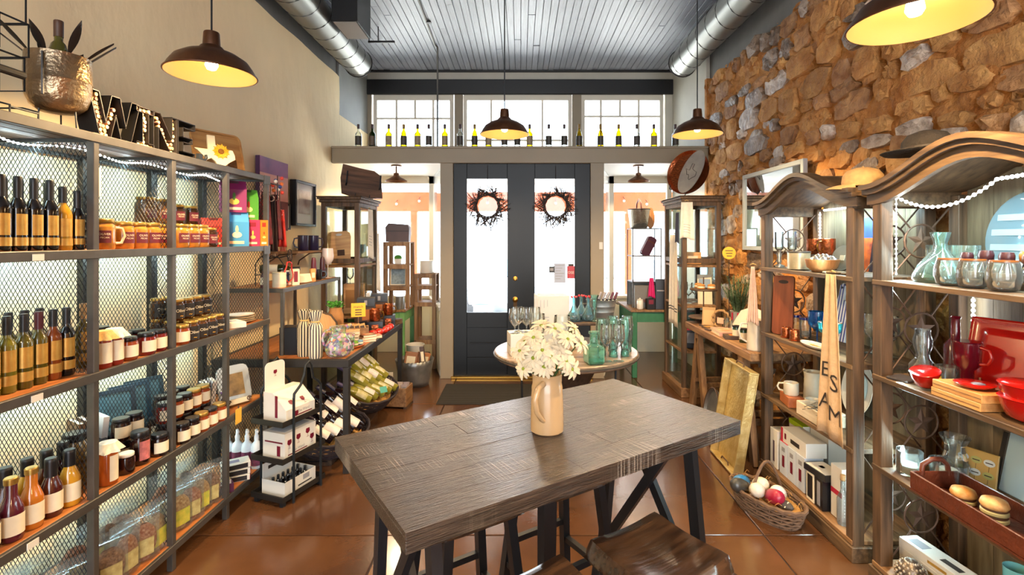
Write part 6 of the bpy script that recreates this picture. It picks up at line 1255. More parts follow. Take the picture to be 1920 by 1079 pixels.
for i, (x, y) in enumerate(((1.83, 2.50), (1.90, 2.56), (1.87, 2.66))): o = wineglass(M_clear, .21, .04, None, .4); o.location = (x, y, B_); tag(o, 'clear wine glass seen through the iron star, %s of three' % ORD[i], None, 'clear glasses behind the iron stars')
# shelf C
carton('wood_box', 'small reddish wooden box under a white mug on the hutch', 'box', (1.665, 3.06, C_), R(80), (.15, .09, .06), wood('cedar', '8A4A2A', 'A8623A', 'X', .5), [('f', .3, .7, .3, .7, M_rustic)], g)
M_stoneware = mat('oatmeal_stoneware', 'C8BEAC', .35, var=.06, vs=15, coat=.3)
kOat = Kind(mug, M_stoneware, .042, .075)
kOat.put('white stoneware mug standing on the small wooden box', (1.66, 3.06, C_ + .061), R(140), 'stoneware mugs'); kOat.put('white stoneware mug in front of the pitcher on the hutch', (1.715, 2.93, C_), R(-30), 'stoneware mugs')
def pitcher(m, h=.19, r=.055):
    o = thing('pitcher', None, 'pitcher'); b = MB(); pr = [(r * .92, 0), (r, .006)]
    for k in range(9): pr.append((r * (1 - .08 * k / 8) + .0008 * (k % 2), .01 + (h * .78) * k / 8))
    pr += [(r * .95, h * .9), (r * 1.02, h), (r * .98, h), (r * .88, h * .88), (r * .9, .012), (0, .01)]
    b.lathe(pr, 26); b.build('pitcher_body', m, o, 40); MB().tube([(r * .9, 0, h * .86), (r + .03, 0, h * .85), (r + .045, 0, h * .62), (r + .035, 0, h * .36), (r * .96, 0, h * .25)], .009, 8, flat=.7).build('handle', m, o, 60)
    MB().tube([(-r * .9, 0, h * .9), (-r * 1.25, 0, h * 1.0)], [.018, .006], 8).build('spout', m, o, 60); return o
kPit = Kind(pitcher, M_stoneware); kPit.put('white stoneware pitcher behind the mugs on the hutch', (1.82, 3.10, C_), R(-70), 'stoneware pitchers')
kPit.put('tall oatmeal stoneware pitcher at the near end of the rustic bench', (1.64, 3.47, BZ), R(165), 'stoneware pitchers', 1.12)
o = thing('cutlery_crate', 'whitewashed wooden crate of silver cutlery on the hutch', 'crate', (1.675, 2.79, C_), R(90)); Mwh = wood('whitewashed_wood', 'B8A890', 'D8CCB8', 'X', .6)
for a, b_, c, d in ((-.12, .12, -.066, -.058), (-.12, .12, .058, .066), (-.12, -.112, -.058, .058), (.112, .12, -.058, .058)): MB().box(a, b_, c, d, 0, .075, .002).build('crate_side', Mwh, o)
MB().box(-.112, .112, -.058, .058, 0, .04).build('crate_floor', Mwh, o)
for i in range(12):
    q = thing('fork', 'silver fork in the whitewashed crate, place %s' % ORD[i], 'cutlery', (1.64 + (i % 4) * .024, 2.72 + (i // 4) * .05, C_ + .041 + .008 * (i % 3)), random.uniform(0, 6), 'forks in the crate', rx=R(random.uniform(-6, 14))); b = MB(); b.tube([(0, -.07, .02), (0, 0, .022), (0, .05, .02)], [.004, .002, .005], 5, flat=.5); b.build('handle', mat('cutlery_steel', 'A8A8A4', .25, metal=.9), q, 60)
    b = MB(); [b.tube([((k - 1) * .004, .05, .02), ((k - 1) * .005, .085, .024)], .0012, 3) for k in range(3)]; b.build('tines', MATS['cutlery_steel'], q)
o = thing('oval_platter', 'white oval platter leaning on the hutch back behind the pitcher', 'platter', (1.915, 2.86, C_), R(-90)); tilted(o, R(-10), 0, R(-90)); b = MB().at(0, 0, .16, R(90)); b.lathe([(.7, 0), (.85, .004), (1, .016), (.985, .018), (.82, .008), (0, .007)], 30, sx=.13, sy=.16); b.build('platter', M_ceram, o, 50); b = MB().at(0, -.012, .16, R(90)); b.lathe([(.6, 0), (.6, .001)], 28, sx=.13, sy=.16); b.build('blue_centre', mat('pale_blue_glaze', 'B0C8D0', .3), o)
# bottom shelf cartons
def wbox(label, x, y, z, rz, dims, panels, body=M_white): carton('wine_tool_box', label, 'box', (x, y, z), rz, dims, body, panels, 'wine tool boxes in the farther hutch')
Mlime = mat('lime_card', 'A8C020', .5); Mcr = mat('crimson_card', 'B01E3A', .5); Mpg = mat('pale_grey_card', 'C0C8D4', .5)
def glyph(u0): return [('f', u0, u0 + .2, .15, .7, mat('rack_graphic', '4A3A4A', .5))]
wbox('tall white wine tool box at the hutch far end', 1.67, 3.19, D_, R(-90), (.09, .10, .24), glyph(.4))
wbox('white wine tool box with lime green lid at the back', 1.83, 3.17, D_, R(-90), (.16, .16, .29), [('t', 0, 1, 0, 1, Mlime), ('f', 0, 1, .9, 1, Mlime)] + glyph(.4))
for i in range(3): wbox('pale grey wine stopper box, %s from the far end' % ORD[i], 1.675, 3.075 - i * .092, D_, R(-90), (.088, .11, .20), [('f', .35, .65, .25, .6, M_red), ('f', .3, .7, .72, .85, Pg)] + ([('t', 0, 1, 0, 1, Mcr)] if i == 0 else []), Mpg)
wbox('long white and crimson box lying on the grey ones', 1.685, 2.975, D_ + .2015, R(-90), (.27, .12, .085), [('l', 0, 1, 0, 1, Mcr), ('f', .0, .08, 0, 1, Mcr), ('f', .4, .75, .3, .6, M_ink), ('f', .15, .22, .3, .7, M_red)])
wbox('white carton with lime top on the back row of the hutch bottom', 1.86, 2.99, D_, R(-90), (.18, .14, .33), [('t', 0, 1, 0, 1, Mlime)])
wbox('black and beige gift box standing in front on the hutch bottom', 1.655, 2.775, D_, R(-90), (.07, .09, .16), [('f', .15, .85, .1, .9, M_lidblack)], M_cream)
wbox('black gift box beside the black and beige one', 1.655, 2.695, D_, R(-90), (.07, .09, .16), [('f', .3, .7, .1, .9, Pg)], M_lidblack)
wbox('flat dark box with white lid on top of the black ones', 1.665, 2.735, D_ + .161, R(-84), (.17, .12, .035), [('t', .04, .96, .06, .94, M_white), ('t', .3, .5, .4, .6, M_gold)], M_lidblack)
wbox('white box with red stripe near the hutch front post', 1.70, 2.60, D_, R(-90), (.09, .11, .27), [('f', 0, 1, .45, .55, Mcr), ('l', 0, 1, .45, .55, Mcr)])
lathe_thing('clear_decanter_stand', 'clear glass bottle standing beside the hutch front post', 'bottle', (1.645, 2.545, D_), [('glass', [(.025, 0), (.028, .01), (.028, .13), (.012, .17), (.011, .22), (.014, .225)], M_clear, 18), ('cork', [(.011, .22), (.012, .25)], capCork, 12)])
# hanging tea towels
M_linen = mat('oatmeal_linen', 'C8A884', .85, var=.08, vs=40, bump=.3, bs=120)
def towel(label, loc, rz, w, h, m, extra=None, folds=3, amp=.012, taper=.75, grp='hanging tea towels'):
    o = thing('tea_towel', label, 'towel', loc, rz, grp)
    def fn(u, v): a = (u - .5) * w * (taper + (1 - taper) * v); return (a, -.006 - amp * (.5 + .5 * math.sin(u * folds * 2 * PI + 1.0)) * (.5 + .5 * v), -h * v + .012 * math.sin(u * 5) * v)
    b = MB(); b.grid(fn, 24, 16); ob = b.build('cloth', m, o, 60); ob.modifiers.new('t', 'SOLIDIFY').thickness = .003
    MB().tube([(-.02, .0, .012), (0, -.006, .02), (.02, .0, .012)], .003, 5).build('hanging_loop', M_tie, o)
    if extra: extra(ob, fn)
    return o
def sew(o, fn):
    for s, u, v, size in (('E', .22, .60, .11), ('S', .68, .66, .12), ('A', .25, .80, .11), ('M', .70, .85, .11)):
        def mp(x, y): p = fn(min(.98, max(.02, u + x / .2)), v - y / .82); return (p[0], p[1] - .004, p[2])
        b = MB(); b.text(s, size, mp); b.build('printed_letter', M_ink, o)
towel('natural linen towel printed with big black letters hanging at the hutch post', (1.585, 2.53, 1.375), R(-90), .215, .83, M_linen, sew, 2, .016, .35)
towel('pinkish ruffled towel hanging on the far hutch post beside the plant', (1.562, 3.35, 1.37), R(-30), .075, .38, mat('blush_linen', 'D8B49C', .85, var=.1, vs=30), None, 5, .014, .3)
# ================================================================ the nearer hutch
g = 'goods on the nearer hutch'
lathe_thing('glass_decanter', 'wide aqua glass decanter on the nearer hutch', 'decanter', (1.775, 2.11, A_), [('decanter_body', [(.09, 0), (.098, .012), (.096, .03), (.075, .075), (.042, .115), (.026, .14), (.024, .165), (.034, .20), (.036, .21), (.033, .21), (.021, .165), (.02, .14), (.07, .07), (.085, .02), (0, .012)], M_aqua, 28), ('thick_base', [(.092, .0), (.096, .014), (.04, .02), (0, .02)], M_aqua, 28)], g)
for i, px in enumerate((1772, 1815)): o = wineglass(M_aqua, .155, .055, None, .28, 'aqua_goblet', .03, 1.0); o.location = (1.845, onx(px, 1.845) + .02, A_); tag(o, ['aqua glass bowl goblet behind the decanter', 'aqua glass bowl goblet before the round platter'][i], None, g)
for i, px in enumerate((1780, 1824, 1882)): lathe_thing('stemless_glass', 'clear stemless glass with amber rim, %s from the decanter' % ORD[i], 'glass', (1.68, onx(px, 1.68), A_), [('glass', [(.03, 0), (.042, .008), (.05, .04), (.048, .07), (.039, .105), (.0365, .105), (.045, .07), (.046, .04), (.03, .014), (0, .012)], M_clear, 24), ('amber_rim', [(.0392, .098), (.0396, .103), (.0385, .107)], mat('amber_rim', '8A4A1A', .2, coat=.4), 24)], 'stemless glasses on the hutch')
carton('stopper_stand', 'stepped wooden stand holding the knob bottle stoppers', 'stand', (1.80, 1.86, A_), R(-90), (.30, .10, .055), M_darkslat, [('f', .02, .98, .4, .5, M_rustic)], g)
M_knob = [mat('dark_knob', '3A1A22', .35, coat=.4), mat('walnut_knob', '5A3020', .35, coat=.4), mat('tan_knob', 'A06A38', .4, coat=.3)]
def kstop(m):
    o = thing('wine_stopper', None, 'stopper'); b = MB(); b.lathe([(.022, 0), (.018, .012), (.012, .03), (.012, .035)], 12); b.build('chrome_cone', mat('chrome', 'B8B8B8', .12, metal=1), o, 50); b = MB(); b.lathe([(.012, .033), (.021, .04), (.022, .06), (.018, .072), (.0, .074)], 12); b.build('knob', m, o, 50); return o
kkk = [Kind(kstop, m) for m in M_knob]
for i in range(7): kkk[(0, 1, 0, 1, 0, 2, 1)[i]].put('wine stopper with turned knob, %s from the far end of its stand' % ORD[i], (1.775 + .035 * (i % 2), 1.985 - i * .041, A_ + .056), 0, 'wine stoppers on the stand', 1 + .06 * (i % 3))
o = thing('glass_platter', 'large round pale blue glass platter standing against the hutch back', 'platter', (1.93, 1.90, A_), R(-90)); tilted(o, R(-6), 0, R(-90)); b = MB().at(0, 0, .185, R(90)); b.lathe([(.0, 0), (.17, .0), (.185, .008), (.18, .012), (.0, .008)], 40); b.build('disc', glass('pale_blue_platter', 'C0DCE8', .55, .6), o, 40)
for k in range(4): MB().at(0, -.013, 0).box(-.165 + .02 * abs(k - 1.5), .165 - .02 * abs(k - 1.5), 0, .001, .075 + k * .06, .10 + k * .06).build('etched_band', glass('etched_band', 'E4F0F4', .7, .3, .3), o)
# shelf B
carton('slate_coaster', 'square dark slate coaster at the shelf edge', 'coaster', (1.655, 2.155, B_), R(20), (.09, .09, .009), mat('dark_slate', '3A3638', .6, bump=.5, bs=30), [('t', .05, .95, .05, .95, mat('dark_slate_face', '454044', .6))], g)
lathe_thing('gourd_jug', 'clear double-gourd glass jug beside the iron star', 'jug', (1.745, 2.165, B_), [('jug_body', [(.04, 0), (.052, .02), (.05, .06), (.028, .09), (.024, .11), (.034, .14), (.036, .17), (.028, .2), (.03, .215), (.028, .215), (.022, .2), (.02, .11), (.045, .05), (0, .012)], M_clear, 24), ('base_pad', [(.038, 0), (.046, .008), (0, .01)], M_aqua, 24)], g)
lathe_thing('short_tumbler', 'short clear glass tumbler behind the red bowl', 'glass', (1.735, 2.03, B_), [('glass', [(.03, 0), (.038, .008), (.04, .09), (.038, .09), (.035, .014), (0, .012)], M_clear, 22), ('foot', [(.031, 0), (.036, .006), (0, .008)], M_aqua, 22)], g)
M_rgl = mat('scarlet_glaze', 'A8140E', .2, coat=.6); M_dkr = mat('dark_crimson_glaze', '5A0A1A', .15, coat=.6)
def bowlp(r, h): return [(r * .55, 0), (r * .8, h * .2), (r * .97, h * .7), (r, h), (r * .95, h), (r * .75, h * .25), (0, h * .12)]
o = lathe_thing('red_bowl', 'small red bowl tipped on its side with a yellow sticker', 'bowl', (1.65, 2.025, B_ + .012), [('bowl', bowlp(.05, .065), M_rgl, 24), ('rim', [(.0495, .062), (.052, .065), (.0495, .067)], M_rgl, 24)], g, rot=(0, R(-18), R(30)))
b = MB().at(0, 0, 0); arc(b, .0495, .22, .03, .052, 6); b.build('yellow_sticker', mat('yellow_sticker', 'E8C81E', .5), o)
lathe_thing('crimson_bottle', 'slender dark crimson glass bottle against the hutch back', 'bottle', (1.83, 2.10, B_), [('glass', [(.036, 0), (.04, .01), (.04, .16), (.017, .19), (.015, .27), (.018, .28)], M_dkr, 20), ('lip', [(.017, .272), (.02, .278), (.017, .284)], M_dkr, 20)], g)
o = lathe_thing('crimson_footed_mug', 'tall dark crimson footed mug before the red plate', 'mug', (1.765, 1.975, B_), [('mug_cup', [(.034, 0), (.034, .006), (.022, .03), (.024, .09), (.044, .11), (.048, .2), (.045, .2), (.04, .115), (0, .11)], M_dkr, 24), ('glazed_rim', [(.0475, .197), (.049, .2), (.0475, .203)], M_dkr, 24)], g)  # raised rim ring in the same dark crimson glaze as the cup
MB().tube([(.045, 0, .185), (.075, 0, .18), (.08, 0, .15), (.07, 0, .125), (.044, 0, .12)], .007, 7).build('handle', M_rgl, o, 60); o.rotation_euler = (0, 0, R(-70))
o = thing('red_square_plate', 'large scarlet square plate displayed upright on the nearer hutch', 'plate', (1.845, 1.90, B_ + .006), R(-90)); tilted(o, R(-14), 0, R(-72)); b = MB()
b.grid(lambda u, v: ((u - .5) * .29, -.012 * (1 if .16 < u < .84 and .16 < v < .84 else 0) + .0 + .006 * (1 - min(1, min(u, 1 - u, v, 1 - v) * 20)) * -1, v * .29), 26, 26); ob = b.build('plate', M_rgl, o, 60); ob.modifiers.new('t', 'SOLIDIFY').thickness = .006
b = MB().at(-.115, -.008, .03, R(90)); b.lathe([(.012, 0), (.012, .001)], 12); b.build('yellow_sticker', MATS['yellow_sticker'], o)
for s in (-1, 1): MB().tube([(s * .07, .06, -.004), (s * .07, -.01, 0), (s * .07, -.03, .004), (s * .07, -.032, .05)], .004, 6).build('easel_arm', mat('copper_wire', '8A5A40', .3, metal=.8), o)
for i in range(2): carton('wood_gift_box', ['flat pale wooden gift box, lower of two under the red dish', 'flat pale wooden gift box, upper of two under the red dish'][i], 'box', (1.665, 1.85 - .006 * i, B_ + i * .031), R(-90), (.21, .115, .03), MATS['honey_wood'], [('f', .02, .98, .45, .55, M_rustic)], 'wooden gift boxes')
lathe_thing('red_dish', 'small scarlet dish on the wooden gift boxes', 'dish', (1.665, 1.83, B_ + .0625), [('dish', [(.03, 0), (.055, .006), (.06, .014), (.056, .015), (.03, .006), (0, .005)], M_rgl, 24), ('rim', [(.0595, .0135), (.0615, .015), (.0595, .0165)], M_rgl, 24)], g)
o = lathe_thing('glitter_ring', 'silver jewelled napkin ring in the scarlet dish', 'napkin ring', (1.665, 1.815, B_ + .069), [('ring_base', [(.02, 0), (.024, .006), (.02, .012)], mat('sparkle_silver', 'D0C0C8', .15, metal=.9, bump=1, bs=300), 18), ('ring_lining', [(.0195, .001), (.0195, .011)], M_rgl, 18)], g)
for i in range(2): lathe_thing('red_casserole', ['scarlet casserole bowl, lower of two at the right edge', 'scarlet casserole bowl, upper of two at the right edge'][i], 'bowl', (1.70, 1.655, B_ + i * .045), [('bowl', bowlp(.085, .075), M_rgl, 28), ('rim', [(.084, .072), (.09, .076), (.084, .08)], M_rgl, 28)], 'scarlet casseroles')
# shelf C
lathe_thing('glass_pitcher', 'clear flared glass pitcher at the back of the nearer hutch', 'pitcher', (1.845, 2.12, C_), [('glass', [(.035, 0), (.05, .01), (.052, .06), (.036, .10), (.036, .14), (.055, .175), (.052, .175), (.032, .13), (.048, .06), (0, .012)], M_clear, 24), ('foot', [(.036, 0), (.044, .006), (0, .01)], M_aqua, 24)], g)
lathe_thing('candle_jar', 'clear candle jar with ivory wax at the shelf edge', 'candle', (1.68, 2.155, C_), [('glass_jar', [(.045, 0), (.048, .005), (.048, .10), (.046, .10), (.045, .008), (0, .008)], M_clear, 24), ('wax', [(.043, .01), (.043, .04), (0, .042)], M_wax, 22)], g)
lathe_thing('glass_bowl', 'clear glass bowl with a cream candle behind the leather tray', 'candle', (1.775, 2.07, C_), [('glass_bowl', [(.045, 0), (.062, .02), (.066, .09), (.064, .09), (.058, .02), (0, .012)], M_clear, 24), ('wax', [(.03, .015), (.03, .06), (0, .062)], M_wax, 18)], g)
lathe_thing('tea_light', 'small cream tea light on a gold dish by the candle jar', 'candle', (1.70, 2.075, C_), [('dish', [(.03, 0), (.04, .006), (.038, .008), (0, .004)], M_gold, 18), ('wax', [(.02, .006), (.02, .028), (0, .03)], M_wax, 16)], g)
o = thing('plaque', 'tan plaque with six oval sayings leaning in the nearer hutch', 'plaque', (1.87, 2.06, C_), R(-90)); tilted(o, R(-12), 0, R(-65)); MB().box(-.07, .07, 0, .012, 0, .14, .002).build('plaque_board', mat('mustard_board', 'A8884A', .5), o)
for k in range(6): b = MB().at(-.043 + (k % 3) * .043, -.0006, .10 - (k // 3) * .05, R(90)); b.lathe([(.019, 0), (.019, .0008)], 14, sx=1, sy=.72); b.build('oval_label', mat('oval_%d' % (k % 2), ('B8C0C0', '98985A')[k % 2], .5), o); MB().box(-.055 + (k % 3) * .043, -.031 + (k % 3) * .043, -.0022, -.0016, .0975 - (k // 3) * .05, .1015 - (k // 3) * .05).build('print_line', M_ink, o); MB().box(-.0435 + (k % 3) * .043, -.0425 + (k % 3) * .043, -.0008, 0, .065 - (k // 3) * .05, .085 - (k // 3) * .05).build('printed_stem', M_ink, o)
o = thing('pale_blue_board', 'pale blue rectangular board leaning behind the leather tray', 'board', (1.93, 1.86, C_), R(-90)); tilted(o, R(-12), 0, R(-90)); MB().box(-.16, .16, 0, .012, 0, .24, .004).build('panel', mat('pale_blue_enamel', 'A8C4D4', .35), o); MB().box(-.185, -.16, .0, .014, .0, .23, .002).build('dark_edge', M_dsteel, o)
M_leather = mat('brown_leather', '5A2A1A', .4, var=.2, vs=20, bump=.4, bs=60, coat=.2)
o = thing('leather_tray', 'long brown leather serving tray with looped handles on the nearer hutch', 'tray', (1.675, 1.785, C_), R(90)); L2, W2 = .235, .10
MB().box(-L2, L2, -W2, W2, 0, .008).build('tray_floor', M_leather, o)
for a, b_, c, d in ((-L2, L2, -W2, -W2 + .008), (-L2, L2, W2 - .008, W2), (-L2, -L2 + .008, -W2 + .008, W2 - .008), (L2 - .008, L2, -W2 + .008, W2 - .008)): MB().box(a, b_, c, d, .008, .075, .003).build('tray_wall', M_leather, o)
for s in (-1, 1): MB().tube([(s * L2 * .985, -.055, .06), (s * L2 * .99, -.05, .10), (s * L2 * .96, -.02, .125), (s * L2 * .96, .02, .125), (s * L2 * .99, .05, .10), (s * L2 * .985, .055, .06)], .010, 7).build('loop_handle', M_leather, o, 60)
def cake(n):
    o = thing('cake_candle', None, 'candle'); z = 0
    for k in range(n): b = MB(); b.lathe([(.036, z), (.04, z + .004), (.04, z + .012), (.036, z + .016)], 20); b.build('cream_layer', mat('sage_cream', 'B0A878', .6), o, 40); b = MB(); b.lathe([(.037, z + .0165), (.038, z + .02), (.037, z + .0235)], 20); b.build('brown_layer', mat('brown_layer', '5A3A22', .6), o, 40); z += .024
    b = MB(); b.lathe([(.038, z), (.042, z + .008), (.036, z + .024), (.02, z + .031), (0, z + .033)], 20); b.build('bun_top', mat('golden_crust', 'B87A32', .5, col2='E0C088', vs=25), o, 50); return o
Kind(cake, 1).put('cake-shaped candle with golden top, farther of two in the leather tray', (1.69, 1.905, C_ + .009), 0, 'cake candles in the leather tray'); Kind(cake, 2).put('taller cake-shaped candle, nearer of two in the leather tray', (1.69, 1.78, C_ + .009), 0, 'cake candles in the leather tray')
for k in range(3): o = thing('orange_blossom', 'orange blossom ornament, %s in the leather tray' % ORD[k], 'ornament', (1.635, 1.875 - k * .033, C_ + .009), k, 'orange blossoms'); b = MB(); [b.add([(0, 0, .01), (.02 * math.cos(j * 1.05 - .4), .02 * math.sin(j * 1.05 - .4), .02), (.026 * math.cos(j * 1.05), .026 * math.sin(j * 1.05), .014), (.02 * math.cos(j * 1.05 + .4), .02 * math.sin(j * 1.05 + .4), .02)], [(0, 1, 2, 3)]) for j in range(6)]; b.build('petals', mat('orange_petal', 'E08A14', .6), o); b = MB(); b.lathe([(.008, 0), (.008, .02), (0, .024)], 8); b.build('heart', mat('orange_heart', 'B85A10', .6), o)
# bottom shelf
for i in range(3): carton('white_long_box', 'long white carton, %s from the bottom of the low pile' % ORD[i], 'box', (1.745 + .004 * i, 2.10, D_ + i * .041), R(-90 + 3 * i), (.28, .09, .04), M_white, [('t', .1, .35, .2, .7, Pg), ('t', .6, .9, .3, .6, M_ink), ('f', .5, .8, .3, .6, M_gold)], 'white cartons on the hutch bottom')
M_art = mat('pewter_scales', '6A6058', .35, metal=.6)
for i, (x, y) in enumerate(((1.645, 2.10), (1.645, 1.985))):
    o = thing('artichoke_ornament', ['pewter artichoke ornament, left one', 'pewter artichoke ornament, right one'][i], 'ornament', (x, y, D_), 0, 'artichoke ornaments'); b = MB(); b.lathe([(.03, 0), (.05, .02), (.055, .045), (.045, .075), (.02, .10), (0, .105)], 20); b.build('core', M_art, o, 60)
    b = MB()
    for r_ in range(7):
        for k in range(16): z = .012 + r_ * .0135; rr = .056 * math.sin(PI * min(.93, (z + .012) / .115)) ** .7; a = 2 * PI * (k + .5 * (r_ % 2)) / 16; b.sphere(.0065, (rr * math.cos(a), rr * math.sin(a), z), 6, 4)
    b.build('scales', mat('pale_scales', 'A89C8C', .35, metal=.5), o, 60, fix=False)['kind'] = 'stuff'
lathe_thing('grey_bucket', 'blue-grey metal bucket with a scoop edge on the hutch bottom', 'bucket', (1.82, 1.87, D_), [('bucket', [(.055, 0), (.065, .12), (.068, .125), (.063, .122), (.052, .01), (0, .008)], mat('blue_grey_metal', '6A7C84', .35, metal=.5), 24), ('rim', [(.067, .12), (.07, .125), (.067, .13)], M_steel, 24)], g)
for i, (c, x, y, s) in enumerate((('8AB890', 1.665, 1.86, 1), ('6AB0A0', 1.68, 1.74, .9))): lathe_thing('green_bowl', ['pale green ceramic bowl at the lower edge', 'sea green ceramic bowl beside the pale green one'][i], 'bowl', (x, y, D_), [('bowl', bowlp(.055 * s, .075 * s), mat('glaze_' + c, c, .25, coat=.4), 24), ('rim', [(.0545 * s, .072 * s), (.057 * s, .075 * s), (.0545 * s, .078 * s)], MATS['glaze_' + c], 24)], 'green bowls')
for i in range(2): lathe_thing('aqua_tumbler', ['tall aqua tumbler behind the grey bucket', 'tall aqua tumbler beside the other aqua tumbler'][i], 'glass', (1.92, 1.93 - i * .10, D_), [('glass', [(.035, 0), (.04, .01), (.042, .18), (.04, .18), (.036, .015), (0, .012)], mat('aqua_enamel', '7AC4CC', .25, coat=.4), 22), ('foot', [(.036, 0), (.041, .008), (.036, .01)], MATS['aqua_enamel'] if 'aqua_enamel' in MATS else M_aqua, 22)], 'aqua tumblers')
# hats on top
def hat(name, label, loc, rz, m, cap=False, sc=1.0, rot=None):
    o = thing(name, label, 'hat', loc, rz); o.scale = (sc,) * 3
    if rot: o.rotation_euler = rot
    b = MB(); b.lathe([(.09, 0), (.095, .02), (.09, .06), (.07, .09), (.03, .105), (0, .107)], 22, sx=1.1, sy=.9); b.build('crown', m, o, 60)
    if cap: b = MB(); b.grid(lambda u, v: ((.08 + v * .085 * math.sin(PI * u) ** .5) * math.cos((u - .5) * 2.2) * 1.1, (.085 + v * .01) * math.sin((u - .5) * 2.2) * 1.0, .012 - .022 * v * v - .015 * (u - .5) ** 2 * 4 * v), 14, 6); ob = b.build('visor', m, o, 60); ob.modifiers.new('t', 'SOLIDIFY').thickness = .003; b = MB().at(.0, 0, .107); b.sphere(.007, (0, 0, 0), 8, 5); b.build('button', m, o)
    else: b = MB(); b.lathe([(.09, .002), (.15, .0), (.165, .012), (.163, .015), (.15, .004), (.088, .006)], 30, sx=1.15, sy=.85); b.build('brim', m, o, 60); b = MB(); b.lathe([(.0955, .004), (.0965, .02), (.0955, .03)], 22, sx=1.1, sy=.9, cap=False); b.build('hat_band', mat('hat_band', '2A221E', .7), o)
    return o
M_felt = mat('dark_felt', '1E1814', .9, var=.2, vs=30, bump=.6, bs=80)
hat('felt_hat', 'dark felt cowboy hat on top of the nearer hutch', (1.66, 2.04, 1.905), R(-60), M_felt, False, .86)
o = hat('baseball_cap', 'tan embroidered baseball cap on top of the farther hutch', (1.66, 2.42, 1.81), R(150), mat('tan_canvas', 'C8A06A', .8, var=.1, vs=40), True, .85)
b = MB(); arc(b, .098, .45, .03, .07, 8); ob = b.build('embroidery', mat('stitched_patch', 'A88A5A', .8, col2='D8BC8C', vs=120), o); ob.rotation_euler = (R(-12), 0, R(70))
# ================================================================ bench goods by the stone wall
g = 'goods on the rustic bench'
M_grn = gm('dark_green_glass_jar', '14321A', .1)
for i, (px, X) in enumerate(((1381, 1.665), (1394, 1.665))): Kind(cyl_box, 'green_candle', 'candle', .03, .10, M_grn, M_cream, capB).put(['dark green candle jar behind the pitcher, the left one', 'dark green candle jar behind the pitcher, the right one'][i], (X, onx(px, X), BZ), R(-30), g)
flatbook('pink and white boxed book lying on the rustic bench', 1.67, 4.08, BZ, R(85), .26, .16, .03, mat('blush_cover', 'C89A8A', .5), g)
carton('dark_tray_box', 'dark box with two orange candies on the rustic bench', 'box', (1.64, 3.86, BZ), R(80), (.10, .12, .03), M_darkslat, [('t', .2, .45, .3, .7, Po), ('t', .55, .8, .3, .7, Po)], g)
o = thing('marble_board', 'large white marble board leaning on the stone wall', 'board', (1.775, 4.0, BZ), R(-90)); tilted(o, R(-28), 0, R(-80)); MB().prism([(-.19, .0), (.19, 0), (.17, .16), (.10, .235), (-.04, .25), (-.15, .20)], 0, .016).build('slab', mat('white_marble', 'D8D0C4', .3, var=.08, vs=5, coat=.3), o); MB().box(-.17, .17, -.001, 0, .01, .03).build('worn_edge', mat('grey_vein', 'A8A09A', .4), o)
o = thing('tiered_server', 'two-tier wooden server with sandwich cookies at the bench end', 'server', (1.69, 4.60, BZ), 0); 
for z, r in ((.045, .13), (.30, .12)): b = MB().at(0, 0, z); b.lathe([(r, 0), (r + .004, .008), (r, .016)], 26); b.build('tier', M_darkslat, o, 40)
MB().tube([(0, 0, 0), (0, 0, .42)], .006, 7).build('spindle', M_iron, o); b = MB(); b.lathe([(.06, 0), (.06, .01), (.01, .04)], 16); b.build('foot', M_iron, o)
def cookie(): o = thing('sandwich_cookie', None, 'cookie'); b = MB(); b.lathe([(.03, 0), (.036, .006), (.034, .014)], 16); b.build('lower_biscuit', mat('tan_biscuit', 'A8743A', .6), o, 50); b = MB(); b.lathe([(.033, .0145), (.034, .022), (.033, .0265)], 16); b.build('cream_filling', M_cream, o, 50); b = MB(); b.lathe([(.034, .027), (.036, .034), (.026, .044), (0, .047)], 16); b.build('upper_biscuit', MATS['tan_biscuit'], o, 50); return o
kCk = Kind(cookie)
for i, (x, y) in enumerate(((1.645, 4.54), (1.735, 4.53), (1.66, 4.65))): kCk.put('sandwich cookie on the upper tier, %s of three' % ORD[i], (x, y, BZ + .317), 0, 'sandwich cookies on the tier')
for i, (x, y) in enumerate(((1.78, 4.30), (1.75, 4.20))): lathe_thing('glass_mug', ['clear glass mug on the bench, farther one', 'clear glass mug on the bench, nearer one'][i], 'glass', (x, y, BZ), [('glass', [(.035, 0), (.038, .005), (.038, .09), (.036, .09), (.034, .01), (0, .01)], M_clear, 20), ('foot', [(.036, 0), (.039, .004), (.036, .006)], M_clear, 20)], 'glass mugs on the bench')
o = thing('rope_wreath', 'small twisted rope wreath with a pale card on the bench', 'wreath', (1.72, 4.27, BZ), R(-50)); b = MB(); b.tube([(.075 * math.cos(2 * PI * k / 30), .01 * math.sin(k * 2.2), .085 + .075 * math.sin(2 * PI * k / 30)) for k in range(30)], .011, 6, True); b.build('rope_ring', mat('jute_rope', '9A7A54', .9, var=.2, vs=60), o, 60); MB().box(-.03, .03, -.016, -.013, .05, .10).build('card', mat('peach_card', 'D8A890', .6), o)
carton('clipboard', 'tan kraft notepad standing at the far end of the bench', 'notepad', (1.66, 4.40, BZ), R(-20), (.11, .02, .17), mat('kraft_pad', 'A08058', .7), [('f', .1, .9, .1, .85, mat('kraft_face', 'B8966A', .7))], g, rot=(R(-12), 0, R(-30)))
for i in range(3): carton('dark_coaster_tile', 'flat dark tray tile, %s along the bench edge' % ORD[i], 'tile', (1.62 + .012 * i, 4.22 + i * .10, BZ), R(10), (.09, .08, .014), M_darkslat, [('t', .1, .9, .1, .9, M_gold if i == 1 else M_rustic)], 'dark tiles on the bench')
